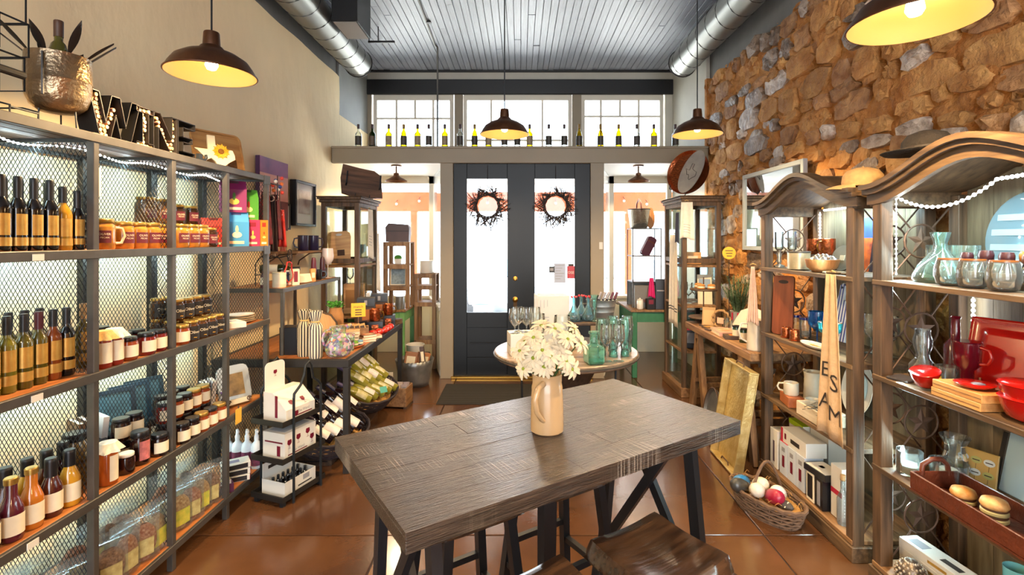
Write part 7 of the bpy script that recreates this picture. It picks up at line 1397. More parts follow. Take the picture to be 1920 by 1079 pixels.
o = thing('rosemary_plant', 'bushy rosemary plant in a striped pot against the stone wall', 'plant', (1.90, 4.08 - .10, BZ), 0); o.location = (1.93, 4.42, BZ); b = MB(); b.lathe([(.05, 0), (.065, .13), (.07, .135), (.06, .13)], 20); b.build('pot', mat('red_white_pot', 'C8C8CC', .4), o, 40)
for k in range(3): arc(MB(), .068, .12, .01, .125).build('red_stripe', Mcr, o, 60).rotation_euler = (0, 0, R(-70 + k * 45))
b = MB(); rp = random.Random(3)
for k in range(95):
    a = rp.uniform(0, 2 * PI); sp = rp.uniform(.03, .16); hh2 = rp.uniform(.14, .34); P0 = Vector((.03 * math.cos(a), .03 * math.sin(a), .12)); P1 = Vector((sp * math.cos(a), sp * math.sin(a), .12 + hh2))
    if P1.x > .10: P1.x = .10
    b.tube([tuple(P0), tuple(P0.lerp(P1, .5) + Vector((0, 0, .03))), tuple(P1)], .0016, 3)
    for j in range(16):
        t = .25 + .75 * j / 16; p = P0.lerp(P1, t) + Vector((0, 0, .06 * t * (1 - t))); d = Vector((rp.uniform(-1, 1), rp.uniform(-1, 1), rp.uniform(-.2, 1))).normalized() * .028; s = d.cross(Vector((0, 0, 1))).normalized() * .0042; b.add([tuple(p - s), tuple(p + s), tuple(p + d)], [(0, 1, 2)])
b.build('rosemary_sprigs', mat('rosemary_green', '5A7452', .7, var=.3, vs=40), o, fix=False)['kind'] = 'stuff'
o = thing('price_pick', 'round yellow price sign on a stick beside the rosemary', 'sign', (1.74, 4.16, BZ), R(-20)); MB().tube([(0, 0, 0), (0, 0, .60)], .003, 5).build('stick', M_wire, o); b = MB().at(0, 0, .655, R(90)); b.lathe([(.052, 0), (.052, .004)], 22); b.build('disc', mat('mustard_sign', 'C8981E', .6), o); [MB().box(-.03 + .006 * k, .03 - .004 * k, -.0055, -.004, .672 - .022 * k, .678 - .022 * k).build('print_line', M_ink, o) for k in range(3)]; b = MB(); b.lathe([(.03, 0), (.03, .006), (.004, .01)], 14); b.build('foot', M_wire, o)
# leaning trays on the floor
M_goldt = mat('gold_leaf', 'B89A58', .35, metal=.6, col2='D8C48C', vs=12, bump=.4, bs=50)
o = thing('gold_tray', 'large gold rectangular tray leaning against the rustic bench', 'tray', (1.44, 3.45, .0), R(-90)); tilted(o, R(-9), 0, R(-91)); w2, h2 = .21, .69
MB().box(-w2, w2, 0, .006, 0, h2).build('tray_floor', M_goldt, o)
for a, b_, c, d in ((-w2, w2, 0, .012), (-w2, w2, h2 - .012, h2), (-w2, -w2 + .012, .012, h2 - .012), (w2 - .012, w2, .012, h2 - .012)): MB().box(a, b_, -.055, 0, c, d, .002).build('tray_wall', M_goldt, o)
for z in (-.0, h2): s = -1 if z == 0 else 1; MB().tube([(-.06, -.03, z if z else .012), (-.05, -.03, z + s * .02 if z else .03), (.05, -.03, z + s * .02 if z else .03), (.06, -.03, z if z else .012)], .005, 6).build('wire_handle', M_iron, o)
o = thing('zinc_tray', 'round galvanised tray leaning behind the gold tray', 'tray', (1.47, 3.86, .0), R(-90)); tilted(o, R(-8), 0, R(-96)); b = MB().at(0, 0, .20, R(90)); b.lathe([(0, 0), (.19, 0), (.2, .025), (.194, .026), (.185, .004)], 36); b.build('zinc_disc', M_galv, o, 40); b = MB().at(0, -.025, .20); b.tube([(.2 * math.cos(2 * PI * k / 36), 0, .2 * math.sin(2 * PI * k / 36)) for k in range(36)], .006, 5, True); b.build('rolled_rim', M_iron, o, 60)
# basket of bath gifts on the floor
M_lw = mat('grey_brown_wicker', '6A5240', .8, var=.3, vs=40)
BA = (1.40, 2.84, .0); ba = R(-68)
o = wicker('oval handled wicker basket of bath gifts on the floor before the hutch', BA, (0, 0, ba), .235, .125, .11, M_lw, .85, 7)
b = MB(); b.tube([(0 + 0 * k, -.125 + .25 * k / 16, .10 + .19 * math.sin(PI * k / 16)) for k in range(17)], .008, 6); b.build('arched_handle', M_lw, o, 60)
ca, sb = math.cos(ba), math.sin(ba)
def inb(x, y, z): return (BA[0] + x * ca - y * sb, BA[1] + x * sb + y * ca, BA[2] + z)
def pod(m, lm): o = thing('bath_jar', None, 'jar'); b = MB(); b.lathe([(.022, 0), (.032, .01), (.034, .04), (.028, .075), (.018, .09), (0, .094)], 18); b.build('jar_body', m, o, 50); arc(MB(), .035, .8, .018, .045).build('label', lm, o, 60); return o
for i, (c, lc, x, y, z, rr, lab) in enumerate((('2A7AB8', 'B84A3A', -.155, .0, .07, (70, 0, 20), 'blue bath jar at the far end of the floor basket'), ('D8CCB8', 'A8583A', -.085, .03, .08, (60, 0, 60), 'cream bath jar with brown label in the floor basket'), ('DCD4C4', 'A8583A', -.03, -.035, .085, (62, 0, 40), 'cream bath jar near the middle of the floor basket'), ('9A1436', 'D8B080', .045, -.02, .085, (65, 0, 70), 'crimson bath jar in the floor basket'), ('E0DCD4', 'C8C0B0', .04, .055, .08, (60, 0, 30), 'white bath jar at the back of the floor basket'), ('3A3A38', '4A4A48', -.11, -.05, .07, (64, 0, 10), 'charcoal bath jar in the floor basket'))):
    o2 = Kind(pod, mat('pod_' + c, c, .4, coat=.3), mat('podlabel_' + lc, lc, .5)).put(lab, inb(x, y, z + .03), 0, 'bath jars in the floor basket', rot=(R(rr[0]), 0, R(rr[2]) + ba), scale=1.25)
o2 = thing('pumice_stone', 'smooth dark grey pumice stone at the near end of the floor basket', 'stone', inb(.13, -.02, .115), ba); b = MB(); b.sphere(.03, (0, 0, 0), 14, 8); b.build('stone', mat('grey_pumice', '4A4440', .7, bump=.4, bs=80), o2, 60); o2.scale = (2.0, 1.0, .8); b = MB(); b.tube([(.015, -.03, 0), (.015, 0, .0306), (.015, .03, 0)], .002, 4); b.build('tie_band', M_cream, o2)
# ================================================================ flowers on the bar table
VX, VY = .092, 1.70
vz = thing('stoneware_jug', 'cream stoneware jug holding white daisies on the plank table', 'vase', (VX, VY, TZ + .001), R(-8)); M_jug = mat('cream_jug_glaze', 'AA8E6A', .25, coat=.5, var=.05, vs=8, bump=.08, bs=30)
pr = [(.052, 0), (.056, .004)]
for k in range(12): pr.append((.056 - .004 * (k / 11) ** 2 + .0006 * (k % 2), .01 + .14 * k / 11))
pr += [(.0495, .165), (.0505, .185), (.053, .195), (.050, .196), (.046, .18), (.047, .02), (0, .015)]
b = MB(); b.lathe(pr, 36); b.build('jug_body', M_jug, vz, 40)
MB().tube([(-.008, -.05, .172), (-.022, -.078, .165), (-.032, -.088, .13), (-.026, -.084, .09), (-.012, -.066, .06), (-.006, -.053, .05)], [.011, .010, .009, .009, .008, .007], 8).build('jug_handle', M_jug, vz, 60)
M_pet = mat('white_petal', 'BDB198', .6); M_eye = mat('green_yellow_eye', '7A8A1E', .7, bump=.6, bs=300); M_stem = mat('daisy_stem', '3A5A22', .6)
pet = MB(); pet.grid(lambda u, v: (.006 + .030 * u, (v - .5) * .0125 * math.sin(PI * (u * .8 + .12)) ** .7, .003 + .004 * math.sin(u * 2.4) - .010 * u * u + .002 * (v - .5) ** 2 * 4), 6, 3); pet_me = pet.mesh('petal', M_pet, 60)
eye = MB(); eye.lathe([(.0085, 0), (.008, .003), (.004, .0055), (0, .006)], 12); eye_me = eye.mesh('flower_eye', M_eye, 60)
def daisy(label, head, face, s=1.0):
    o = thing('daisy', label, 'flower', head, 0, 'white daisies in the jug'); o.rotation_euler = Vector((0, 0, 1)).rotation_difference(Vector(face).normalized()).to_euler(); o.scale = (s,) * 3
    part('flower_eye', eye_me, o)
    for k in range(15): part('petal', pet_me, o, (0, 0, -.0005 * (k % 3)), (0, R(random.uniform(-14, 10)), 2 * PI * k / 15 + random.uniform(-.06, .06)), (random.uniform(.9, 1.12),) * 3)
    inv = (Matrix.Translation(head) @ o.rotation_euler.to_matrix().to_4x4() @ Matrix.Scale(s, 4)).inverted()
    p0 = inv @ Vector((VX + random.uniform(-.025, .025), VY + random.uniform(-.025, .025), TZ + .15)); MB().tube([(0, 0, -.001), (0, 0, -.02), tuple(p0.lerp(Vector((0, 0, -.03)), .5)), tuple(p0)], .0018, 5).build('stem', M_stem, o)
FL = [(975, 659, -.05, 'leftmost white daisy, facing left'), (1017, 658, -.06, 'white daisy at the front with its eye showing'), (1044, 650, -.045, 'white daisy right of the front one'), (1064, 637, -.05, 'white daisy with dark eye at upper right'), (1020, 688, -.065, 'low white daisy above the jug rim'), (1061, 677, -.06, 'white daisy low on the right over the rim'), (982, 692, -.05, 'low white daisy drooping at the left of the rim'), (1040, 618, -.01, 'topmost white daisy of the bunch'), (1001, 634, -.02, 'white daisy at upper left'), (1088, 645, .0, 'rightmost white daisy of the bunch'), (1072, 693, -.05, 'lowest white daisy on the right'), (1032, 669, -.07, 'white daisy in the middle of the bunch'), (1075, 618, .03, 'white daisy at the back on the right'), (1015, 612, .03, 'white daisy at the back on the left'), (985, 640, .02, 'white daisy behind the leftmost one'), (1052, 660, -.055, 'white daisy tucked low at the centre right'), (1000, 672, -.055, 'white daisy tucked low at the centre left')]
for px, py, dy, lab in FL:
    p = ony(px, py, VY + dy); q = Vector(p) - Vector((VX, VY + .03, TZ + .20)); daisy(lab, p, (q.x * 1.2, q.y - .06, q.z * .9 + .02), random.uniform(.92, 1.1))
for k in range(7):
    a = k * 2 * PI / 7 + .3; b = MB(); b.grid(lambda u, v: ((.03 + .045 * u) * math.cos(a) - (v - .5) * .02 * math.sin(PI * u) * math.sin(a), (.03 + .045 * u) * math.sin(a) + (v - .5) * .02 * math.sin(PI * u) * math.cos(a), .195 + .02 * math.sin(u * 2.6)), 7, 3); b.build('leaf', mat('daisy_leaf', '2E4A1E', .6), vz, 60)
# ================================================================ round table glassware
g = 'glassware on the round table'
o = thing('glass_carton', 'big white glassware carton standing on the round table', 'box', (.245, 3.88, RT), R(8)); MB().box(-.12, .12, -.10, .10, 0, .37, .002).build('carton', M_white, o); MB().box(-.10, .10, -.08, .08, .37, .372).build('lid_panel', M_cream, o)
for k in range(3): MB().box(-.105 + k * .026, -.103 + k * .026, -.1012, -.10, .27 + .01 * k, .34).build('glass_print', Pg, o)
for k in range(5): MB().box(-.105, -.04, -.1012, -.10, .12 + k * .022, .124 + k * .022).build('print_line', Pg, o)
carton('glass_carton', 'low white glassware box at the left of the round table', 'box', (.03, 3.52, RT), R(10), (.22, .17, .145), M_white, [('l', .2, .8, .4, .45, Pg)], 'white glassware cartons')
kWg = Kind(wineglass, M_clear, .17, .043, None, .3)
for i, (x, y) in enumerate(((-.035, 3.47), (.045, 3.50), (-.01, 3.555), (.105, 3.535))): kWg.put('clear wine glass on the low white box, %s from the left' % ORD[i], (x, y, RT + .147), 0, 'wine glasses on the white box')
kWg.put('clear wine glass behind the daisies on the round table', (.30, 3.56, RT), 0, g, 1.5); kWg.put('clear wine glass left of the big carton on the round table', (.13, 3.70, RT), 0, g, 1.45)
for i, px in enumerate((1137, 1160)): o = wineglass(M_clear, .24, .042, None, .42); X = (px - CX) * 3.27 / F; o.location = (X, 3.27, RT); tag(o, ['clear stemmed wine glass beside the aqua bottle', 'clear stemmed wine glass at the front right of the round table'][i], None, g)
o = thing('aqua_square_bottle', 'square aqua glass bottle at the front of the round table', 'bottle', (.475, 3.215, RT), R(15)); b = MB(); b.box(-.055, .055, -.055, .055, 0, .115, .012); b.box(-.05, .05, -.05, .05, .008, .02); b.build('square_body', glass('aqua_thick_glass', 'B4ECE0', .25, .7), o, 30); b = MB(); b.lathe([(.05, .112), (.03, .125), (.026, .13), (.026, .185), (.034, .19), (.034, .205), (.024, .205)], 20); b.build('neck', MATS['aqua_thick_glass'], o, 50)
def flute(): 
    o = thing('aqua_flute', None, 'glass'); b = MB(); b.lathe([(.03, 0), (.032, .006), (.026, .03), (.028, .05), (.04, .12), (.041, .2), (.036, .25), (.034, .25), (.038, .2), (.036, .12), (0, .06)], 22); b.build('tall_glass', M_aqua, o, 60); b = MB(); b.lathe([(.028, .002), (.03, .03), (.02, .05), (0, .055)], 16); b.build('teal_base', MATS['aqua_thick_glass'], o, 50); b = MB().at(.0, -.042, .19, R(90)); b.lathe([(.008, 0), (.008, .001)], 10); b.build('price_dot', Pg, o); return o
kFl = Kind(flute)
for i, (px, Y) in enumerate(((1128, 3.44), (1150, 3.40), (1172, 3.42), (1176, 3.56), (1148, 3.56))): kFl.put('tall aqua flute glass, %s of the group on the round table' % ORD[i], ((px - CX) * Y / F, Y, RT), R(20 * i), 'aqua flutes')
def bud(spots): 
    o = thing('spotted_vase', None, 'vase'); b = MB(); b.lathe([(.03, 0), (.05, .01), (.052, .04), (.03, .08), (.012, .12), (.012, .17), (.022, .185), (.02, .187), (.010, .17), (.010, .12), (.04, .05), (0, .01)], 20); b.build('vase_body', glass('pale_aqua_vase', 'C0E8F0', .3, .7), o, 60)
    for k in range(5): a = k * 1.26; b = MB(); b.sphere(.008, (.02 * math.cos(a), .02 * math.sin(a), .185), 8, 6); b.build('red_spot', mat('red_glass_spot', 'C81E2A', .25), o, 60)
    return o
kBud = Kind(bud, 0); RZ2 = RT + .176
for i, (px, Y) in enumerate(((1076, 3.80), (1090, 3.88), (1103, 3.82))): kBud.put('pale glass vase with red-spotted lip, %s of three on the riser' % ORD[i], ((px - CX) * Y / F, Y, RZ2), 0, 'red-spotted vases')
lathe_thing('trumpet_vase', 'slim aqua trumpet vase at the corner of the riser', 'vase', (.565, 3.79, RZ2), [('vase_body', [(.026, 0), (.03, .006), (.014, .02), (.016, .10), (.024, .17), (.036, .2), (.034, .2), (.02, .16), (.012, .03), (0, .02)], M_aqua, 20), ('foot', [(.03, 0), (.031, .004), (.02, .008)], M_aqua, 20)], g)
o = thing('wine_tub', 'ribbed galvanised tub of wine bottles on the riser', 'tub', (.645, 3.965, RZ2)); b = MB(); b.lathe([(.11, 0), (.12, .01), (.125, .045), (.13, .05), (.128, .056), (.135, .09), (.14, .095), (.138, .10), (.148, .14), (.152, .145), (.147, .146), (.115, .012), (0, .01)], 32, sx=.8, sy=.62); b.build('tub_body', M_galv, o, 40)
for s in (-1, 1): MB().tube([(s * .118, -.03, .115), (s * .145, -.02, .11), (s * .145, .02, .11), (s * .118, .03, .115)], .005, 6).build('handle', M_steel, o)
kTb = Kind(bottle, 'small_wine_bottle', 'bottle', .20, .022, .009, G_rd, capBurg, .06); kTb2 = Kind(bottle, 'small_wine_bottle', 'bottle', .20, .022, .009, G_rd, mat('grey_foil', '8A8488', .35), .06)
for i in range(5): (kTb if i > 2 else kTb2).put('small wine bottle leaning in the ribbed tub, %s from the left' % ORD[i], (.645 - .075 + i * .032, 3.965, RZ2 + .018), 0, 'bottles in the ribbed tub', rot=(0, R(22), 0))
# below the round table
wicker('round burgundy mesh basket on the floor under the round table', (-.02, 3.45, 0), (0, 0, .4), .12, .12, .15, mat('burgundy_mesh', '4A1420', .4), rows=9)
o = thing('wire_rack', 'low black wire stand under the right of the round table', 'stand', (.62, 3.86, 0))
for z in (.05, .28): MB().tube([(-.12, -.09, z), (.12, -.09, z), (.12, .09, z), (-.12, .09, z)], .005, 5, True).build('wire_hoop', M_wire, o)
for x in (-.12, .12):
    for y in (-.09, .09): MB().tube([(x, y, 0), (x, y, .30)], .005, 5).build('wire_leg', M_wire, o)
for k in range(4): MB().tube([(-.12 + k * .08, -.09, .28), (-.08 + k * .06, .09, .30)], .003, 4).build('wire_rung', M_wire, o)
o = thing('door_mat', 'dark ribbed rubber mat on the floor before the doors', 'mat', (-.33, 5.02, 0)); MB().box(-.46, .46, -.33, .33, 0, .006, .002).build('mat_base', mat('dark_rubber', '1E1C1A', .8), o)
rib = MB().box(-.45, .45, -.004, .004, .006, .011).mesh('rib', mat('grey_rubber_rib', '38342E', .85))
for k in range(30): part('rib', rib, o, (0, -.31 + k * .0214, 0))
# ================================================================ ledge bottles
LZ = 2.5935; YB = 5.70
G_clear = glass('clear_bottle_glass', 'F2F6F0', .12, .5); G_yg = glass('yellow_green_bottle_glass', 'E0CC2A', .28, .5); G_gr = glass('dark_green_bottle_glass', '2E4A14', .5, .5)
labs = [mat('bottle_label_%d' % i, c, .5, var=.2, vs=30) for i, c in enumerate(('3A342E', '8A7A62', '5A4A3A'))]
def wine(gm_, lab, cap, slope): return Kind(bottle, 'wine_bottle', 'bottle', .275, .037 * 1.0, .013, gm_, cap, .05, [(lab, .12, .5, 1.25)], (), slope)
kBord, kBurg = (.56, .70), (.42, .74)
cD = mat('dark_foil_cap', '3A1E22', .4); cO = mat('ochre_foil_cap', '8A6A2A', .4)
kinds = {'c': wine(G_clear, labs[0], cD, kBord), 'y': wine(G_yg, labs[1], cD, kBord), 'b': wine(G_yg, labs[0], cO, kBurg), 'g': wine(G_gr, labs[2], cD, kBord)}
desc = {'c': 'clear wine bottle', 'y': 'yellow-green wine bottle', 'b': 'sloping yellow-green wine bottle', 'g': 'dark green wine bottle'}
seq = [(672, 'c'), (698, 'g'), (729, 'y'), (757, 'b'), (783, 'y'), (804, 'c'), (834, 'y'), (863, 'c'), (890, 'b'), (916, 'y'), (946, 'c'), (970, 'c'), (993, 'y'), (1029, 'c'), (1058, 'c'), (1086, 'b'), (1126, 'b'), (1160, 'b'), (1194, 'c'), (1226, 'y'), (1266, 'c')]
NUM = ORD + ['last']
for i, (px, k) in enumerate(seq): kinds[k].put('%s on the ledge above the doors, %s from the left' % (desc[k], NUM[i]) if i < 20 else 'clear wine bottle at the right end of the ledge above the doors', ((px - CX) * YB / F, YB, LZ), R(random.uniform(-20, 20)), 'wine bottles on the ledge')
# ================================================================ doors: wreaths, notices
M_twig = mat('dark_twig', '2E2420', .8, var=.3, vs=30)
for i, (px, lab) in enumerate(((914, 'twig wreath hanging on the left door glass'), (1042, 'twig wreath hanging on the right door glass'))):
    o = thing('twig_wreath', lab, 'wreath', (xd(px), YD - .02, zd(387)), 0, 'twig wreaths on the doors'); rw_ = random.Random(20 + i)
    for q in range(4): b = MB(); b.tube([((.13 + .012 * math.sin(k * .9 + q * 2)) * math.cos(2 * PI * k / 28), .010 * math.cos(k * 1.3 + q), (.13 + .012 * math.sin(k * .9 + q * 2)) * math.sin(2 * PI * k / 28)) for k in range(28)], .0075, 5, True); b.build('twined_ring', M_twig, o, 60)
    b = MB()
    for k in range(150):
        a = rw_.uniform(0, 2 * PI); l = rw_.uniform(.07, .14) * (1.25 if math.sin(a) < -.3 else 1); d = a + rw_.choice((-.9, .9)) + rw_.uniform(-.4, .4); p = Vector((.135 * math.cos(a), rw_.uniform(-.014, .012), .135 * math.sin(a))); q = p + Vector((math.cos(d) * l, rw_.uniform(-.02, .004), math.sin(d) * l)); m_ = p.lerp(q, .5) + Vector((rw_.uniform(-.015, .015), 0, rw_.uniform(-.015, .015))); b.tube([tuple(p), tuple(m_), tuple(q)], [.0062, .005, .003], 4)
        for j in range(2): t = m_.lerp(q, rw_.random()); e = t + Vector((rw_.uniform(-.03, .03), 0, rw_.uniform(-.03, .03))); b.tube([tuple(t), tuple(e)], [.0022, .001], 3)
    b.build('loose_twigs', M_twig, o, fix=False)['kind'] = 'stuff'
    b = MB()
    for k in range(40): a = rw_.uniform(0, 2 * PI); r = rw_.uniform(.12, .22); b.sphere(.006, (r * math.cos(a), rw_.uniform(-.02, .0), r * math.sin(a)), 5, 4, 1.6)
    b.build('dried_buds', mat('dried_bud', '6A6048', .8), o, fix=False)['kind'] = 'stuff'
    MB().tube([(0, .012, .14), (0, .022, .40), (0, .034, .46)], .003, 5).build('hanging_ribbon', M_twig, o)
yg = YD + .036
for i, px in enumerate((926, 1052)):
    o = thing('door_decal', ['thin red swirl decal on the left door glass', 'thin red swirl decal on the right door glass'][i], 'decal', (xd(px), yg, zd(475)), 0, 'swirl decals'); m = mat('faint_red_decal', 'B8483A', .5)
    for (cx_, cz, r, a0, a1) in ((-.03, -.02, .05, 20, 330), (.05, .06, .06, -90, 70)): b = MB(); b.tube([(cx_ + r * math.cos(R(a0 + (a1 - a0) * k / 16)), 0, cz + r * math.sin(R(a0 + (a1 - a0) * k / 16))) for k in range(17)], .003, 4); b.build('swirl', m, o)
    [MB().box(-.18 + .02 * k, -.03 - .015 * k, -.001, .001, .03 - .03 * k, .036 - .03 * k).build('decal_line', mat('faint_grey_decal', '8A9AA8', .5), o) for k in range(3)]
o = thing('closed_sign', 'red sign hanging at the edge of the right door glass', 'sign', (xd(1071), yg - .004, zd(512))); MB().box(-.045, .045, 0, .003, -.065, .075).build('sign_board', mat('red_sign', 'B03A48', .5), o); b = MB().at(0, -.002, .0); b.text('OSE', .042); b.build('lettering', M_white, o); MB().box(-.03, .03, 0, .001, .075, .10).build('hanging_strap', M_ink, o)
o = thing('door_notice', 'pale blue paper notice on the right door glass', 'notice', (xd(1050), yg - .003, zd(513))); MB().box(-.065, .065, 0, .0015, -.11, .11).build('sheet', mat('pale_notice', 'A8B4D0', .6), o)
for k in range(6): MB().box(-.05, .05 - .02 * (k % 3), -.0008, 0, .085 - k * .03, .09 - k * .03).build('text_line', Pg, o)
o = thing('door_sticker', 'small dark square sticker on the right door glass', 'sticker', (xd(1035), yg - .003, zd(506))); MB().box(-.03, .03, 0, .0015, -.035, .035).build('sheet', mat('dark_sticker', '2A2E34', .5), o); MB().box(-.02, .02, -.0006, 0, -.015, .015).build('inner_mark', Pg, o)
# switch plate on the right post
o = thing('switch_plate', 'white switch plate beside the right door post', 'switch', (xd(1136), YD - .022, zd(461))); MB().box(-.02, .02, 0, .012, -.04, .04, .002).build('plate', M_white, o); MB().box(-.005, .005, -.006, 0, -.012, .012).build('toggle', M_white, o); o.location.x = xd(1130) - .022
# ================================================================ bay ceiling lamps
for i, X in enumerate(((743 - CX) * 5.9 / F, (1197 - CX) * 5.9 / F)):
    o = thing('bay_lamp', ['small bronze semi-flush lamp under the left bay soffit', 'small bronze semi-flush lamp under the right bay soffit'][i], 'lamp', (X, 5.9, 2.43), 0, 'bay lamps'); b = MB(); b.lathe([(.06, -.016), (.062, -.004), (.055, 0)], 20); b.build('canopy', M_shade, o, 40); MB().tube([(0, 0, -.015), (0, 0, -.10)], .008, 8).build('stem', M_shade, o)
    b = MB(); b.lathe([(.13, -.19), (.125, -.18), (.05, -.135), (.032, -.12), (.03, -.095), (.018, -.09)], 26, cap=False); b.build('shade', M_shade, o, 50); b = MB(); b.lathe([(.002, -.175), (.022, -.165), (.026, -.145), (.014, -.12)], 12); b.build('bulb', M_bulb, o, 60); lamp('bulb_light', 'SPOT', 12, (1, .75, .45), (0, 0, -.195), o, shadow_soft_size=.02, spot_size=R(165))
# ================================================================ trays on top of the cabinets
o = thing('handled_wood_tray', 'live-edge wooden tray with black iron handles on the left cabinet', 'tray', (-1.62, 5.12, 1.976), R(20)); tilted(o, R(-14), R(6), R(22))
b = MB(); po = [(-.20, .03), (-.1, .012), (.02, .0), (.14, .02), (.205, .03), (.19, .14), (.17, .27), (.10, .315), (-.05, .325), (-.215, .345), (-.225, .20)]; b.prism(po, 0, .025); b.build('tray_slab', wood('walnut_slab', '3E2A1E', '6A4A34', 'X', .45), o)
for s in (-1, 1): MB().tube([(s * .165, 0, .27), (s * .165, -.035, .26), (s * .165, -.035, .13), (s * .165, 0, .12)], .008, 6).build('iron_handle', M_wire, o, 60); MB().tube([(s * .07, .05, -.0), (s * .07, -.02, 0), (s * .07, -.045, .012), (s * .07, -.04, .03)], .004, 5).build('easel_scroll', M_wire, o)
o = thing('copper_tray', 'round hammered copper tray standing on the right cabinet', 'tray', (1.62, 5.12, 2.02), R(-20)); tilted(o, R(-12), R(24), R(-52)); b = MB().at(0, 0, .235, R(90)); b.lathe([(0, 0), (.20, 0), (.225, .03), (.23, .03), (.205, -.008), (0, -.008)], 40); b.build('copper_dish', M_copper, o, 40); MB().tube([(-.1, .06, .02), (-.1, -.03, .012), (-.1, -.05, .05)], .005, 5).build('stand_arm', M_wire, o); MB().tube([(.1, .06, .02), (.1, -.03, .012), (.1, -.05, .05)], .005, 5).build('stand_arm', M_wire, o)
o = thing('slate_oval', 'pale oval slate board standing in front of the copper tray', 'board', (1.60, 5.02, 2.02), R(-20)); tilted(o, R(-10), R(24), R(-52)); b = MB().at(.02, 0, .235, R(90)); b.lathe([(.0, 0), (1, 0), (1, .012), (0, .012)], 36, sx=.105, sy=.225); b.build('slab', mat('pale_slate', 'B0A89C', .5, col2='8A8680', vs=6), o, 30); b = MB().at(.02, -.014, .235); b.tube([((a - .5) * .13, 0, (c - .5) * .16) for a, c in tex], .0025, 4, True); b.build('map_outline', M_ink, o)
# ================================================================ inside the left cabinet
o = thing('handled_cutting_board', 'pale wooden cutting board with a hand slot in the left cabinet', 'cutting board', (-1.80, 5.06, 1.301), R(10)); tilted(o, R(-8), R(-4), R(14)); MB().prism([(-.10, 0), (.08, 0), (.10, .28), (.09, .32), (.06, .34), (-.09, .34), (-.12, .32), (-.13, .28)], 0, .014).build('board', MATS['honey_wood'], o); b = MB().at(-.015, -.001, .305, R(90)); b.lathe([(.03, 0), (.03, .001)], 14, sx=1, sy=.4); b.build('hand_slot', M_white, o); MB().box(-.04, .03, -.001, 0, .09, .15).build('crest_print', mat('burnt_brown', '4A2E1A', .7), o)
for i, (x, y) in enumerate(((-1.66, 5.20), (-1.70, 5.36))): o = wineglass(M_teal, .20, .048, None, .5, 'teal_goblet', .04, .95); o.location = (x, y, 1.301); tag(o, ['teal goblet in the left cabinet, the nearer one', 'teal goblet in the left cabinet, the farther one'][i], None, 'teal goblets in the cabinet')
carton('dark_framed_card', 'dark framed card at the back of the left cabinet', 'card', (-1.86, 5.40, 1.301), R(20), (.06, .02, .17), M_lidblack, [('f', .1, .9, .1, .9, M_white)])
carton('glass_gift_box', 'pale wooden glass box in the lower left cabinet', 'box', (-1.70, 5.15, .801), R(10), (.20, .16, .30), MATS['honey_wood'], [('f', .1, .9, .2, .8, mat('tan_print', 'A8743A', .6))])
for i in range(2): kWg.put('stemless glass on the pale box in the left cabinet, %s one' % ('nearer', 'farther')[i], (-1.74 + .08 * i, 5.12 + .02 * i, 1.102), 0, 'glasses on the pale box', .9)
carton('wooden_board', 'reddish wooden board standing in the left cabinet', 'board', (-1.66, 5.42, .801), R(0), (.16, .02, .46), M_rusticZ, [('f', .1, .9, .45, .55, M_rustic)])
# towels on the left cabinet side and bottle bag
M_tow = mat('white_cotton_towel', 'DCD6CC', .85, var=.06, vs=30)
towel('white tea towel with printed lines on the left cabinet side', (-1.545, 5.12, 1.86), R(90), .20, .50, M_tow, lambda o, fn: [MB().grid(lambda u, v: (lambda p: (p[0], p[1] - .004, p[2]))(fn(.25 + .5 * u, .55 + k * .06 + .012 * v)), 6, 2).build('printed_line', Pg, o) for k in range(4)], 3)
towel('long white towel hanging at the far side of the left cabinet', (-1.535, 5.36, 1.62), R(90), .16, .62, M_tow, None, 4, .014, .4)
towel('white apron with printed list hung on the left cabinet lower side', (-1.54, 5.02, 1.02), R(90), .16, .34, mat('bluish_white_cloth', 'D0D4DC', .85), lambda o, fn: [MB().grid(lambda u, v: (lambda p: (p[0], p[1] - .004, p[2]))(fn(.2 + .6 * u, .25 + k * .12 + .015 * v)), 6, 2).build('printed_line', Pg, o) for k in range(5)], 2)
# ================================================================ right cabinet: towels and goods
M_stp = mat('towel_stripe', '3A3438', .8)
towel('white tea towel with grey lettering on the right cabinet front corner', (1.635, 4.905, 1.92), R(0), .14, .36, M_tow, lambda o, fn: [MB().grid(lambda u, v: (lambda p: (p[0], p[1] - .004, p[2]))(fn(.25 + .5 * u, .62 + k * .07 + .012 * v)), 6, 2).build('printed_line', Pg, o) for k in range(4)], 2, .01, .8)
towel('long cream towel with dark stripes hanging on the right cabinet side', (1.585, 5.12, 1.60), R(-90), .30, .92, mat('cream_cotton', 'D8CCB8', .85, var=.05, vs=30), lambda o, fn: [MB().grid(lambda u, v: (lambda p: (p[0], p[1] - .004, p[2]))(fn(.02 + .96 * u, vv + .012 * v)), 24, 2).build('woven_stripe', M_stp, o) for vv in (.80, .83)], 3)
o = towel('navy tie towel hanging beside the white tea towel', (1.565, 4.94, 1.82), R(-60), .05, .30, mat('navy_cloth', '22263A', .8), None, 2)
for i, (x, y, z) in enumerate(((1.72, 5.1, .901), (1.82, 5.2, .901), (1.75, 5.33, .901))): o = wineglass(M_clear, .2, .042, None, .42); o.location = (x, y, z); tag(o, 'clear wine glass inside the right cabinet, %s one' % ORD[i], None, 'glasses in the right cabinet')
carton('cabinet_box', 'tan gift box on the upper shelf of the right cabinet', 'box', (1.80, 5.2, 1.301), R(-20), (.16, .12, .12), MATS['honey_wood'], [('f', .2, .8, .3, .7, M_cream)])
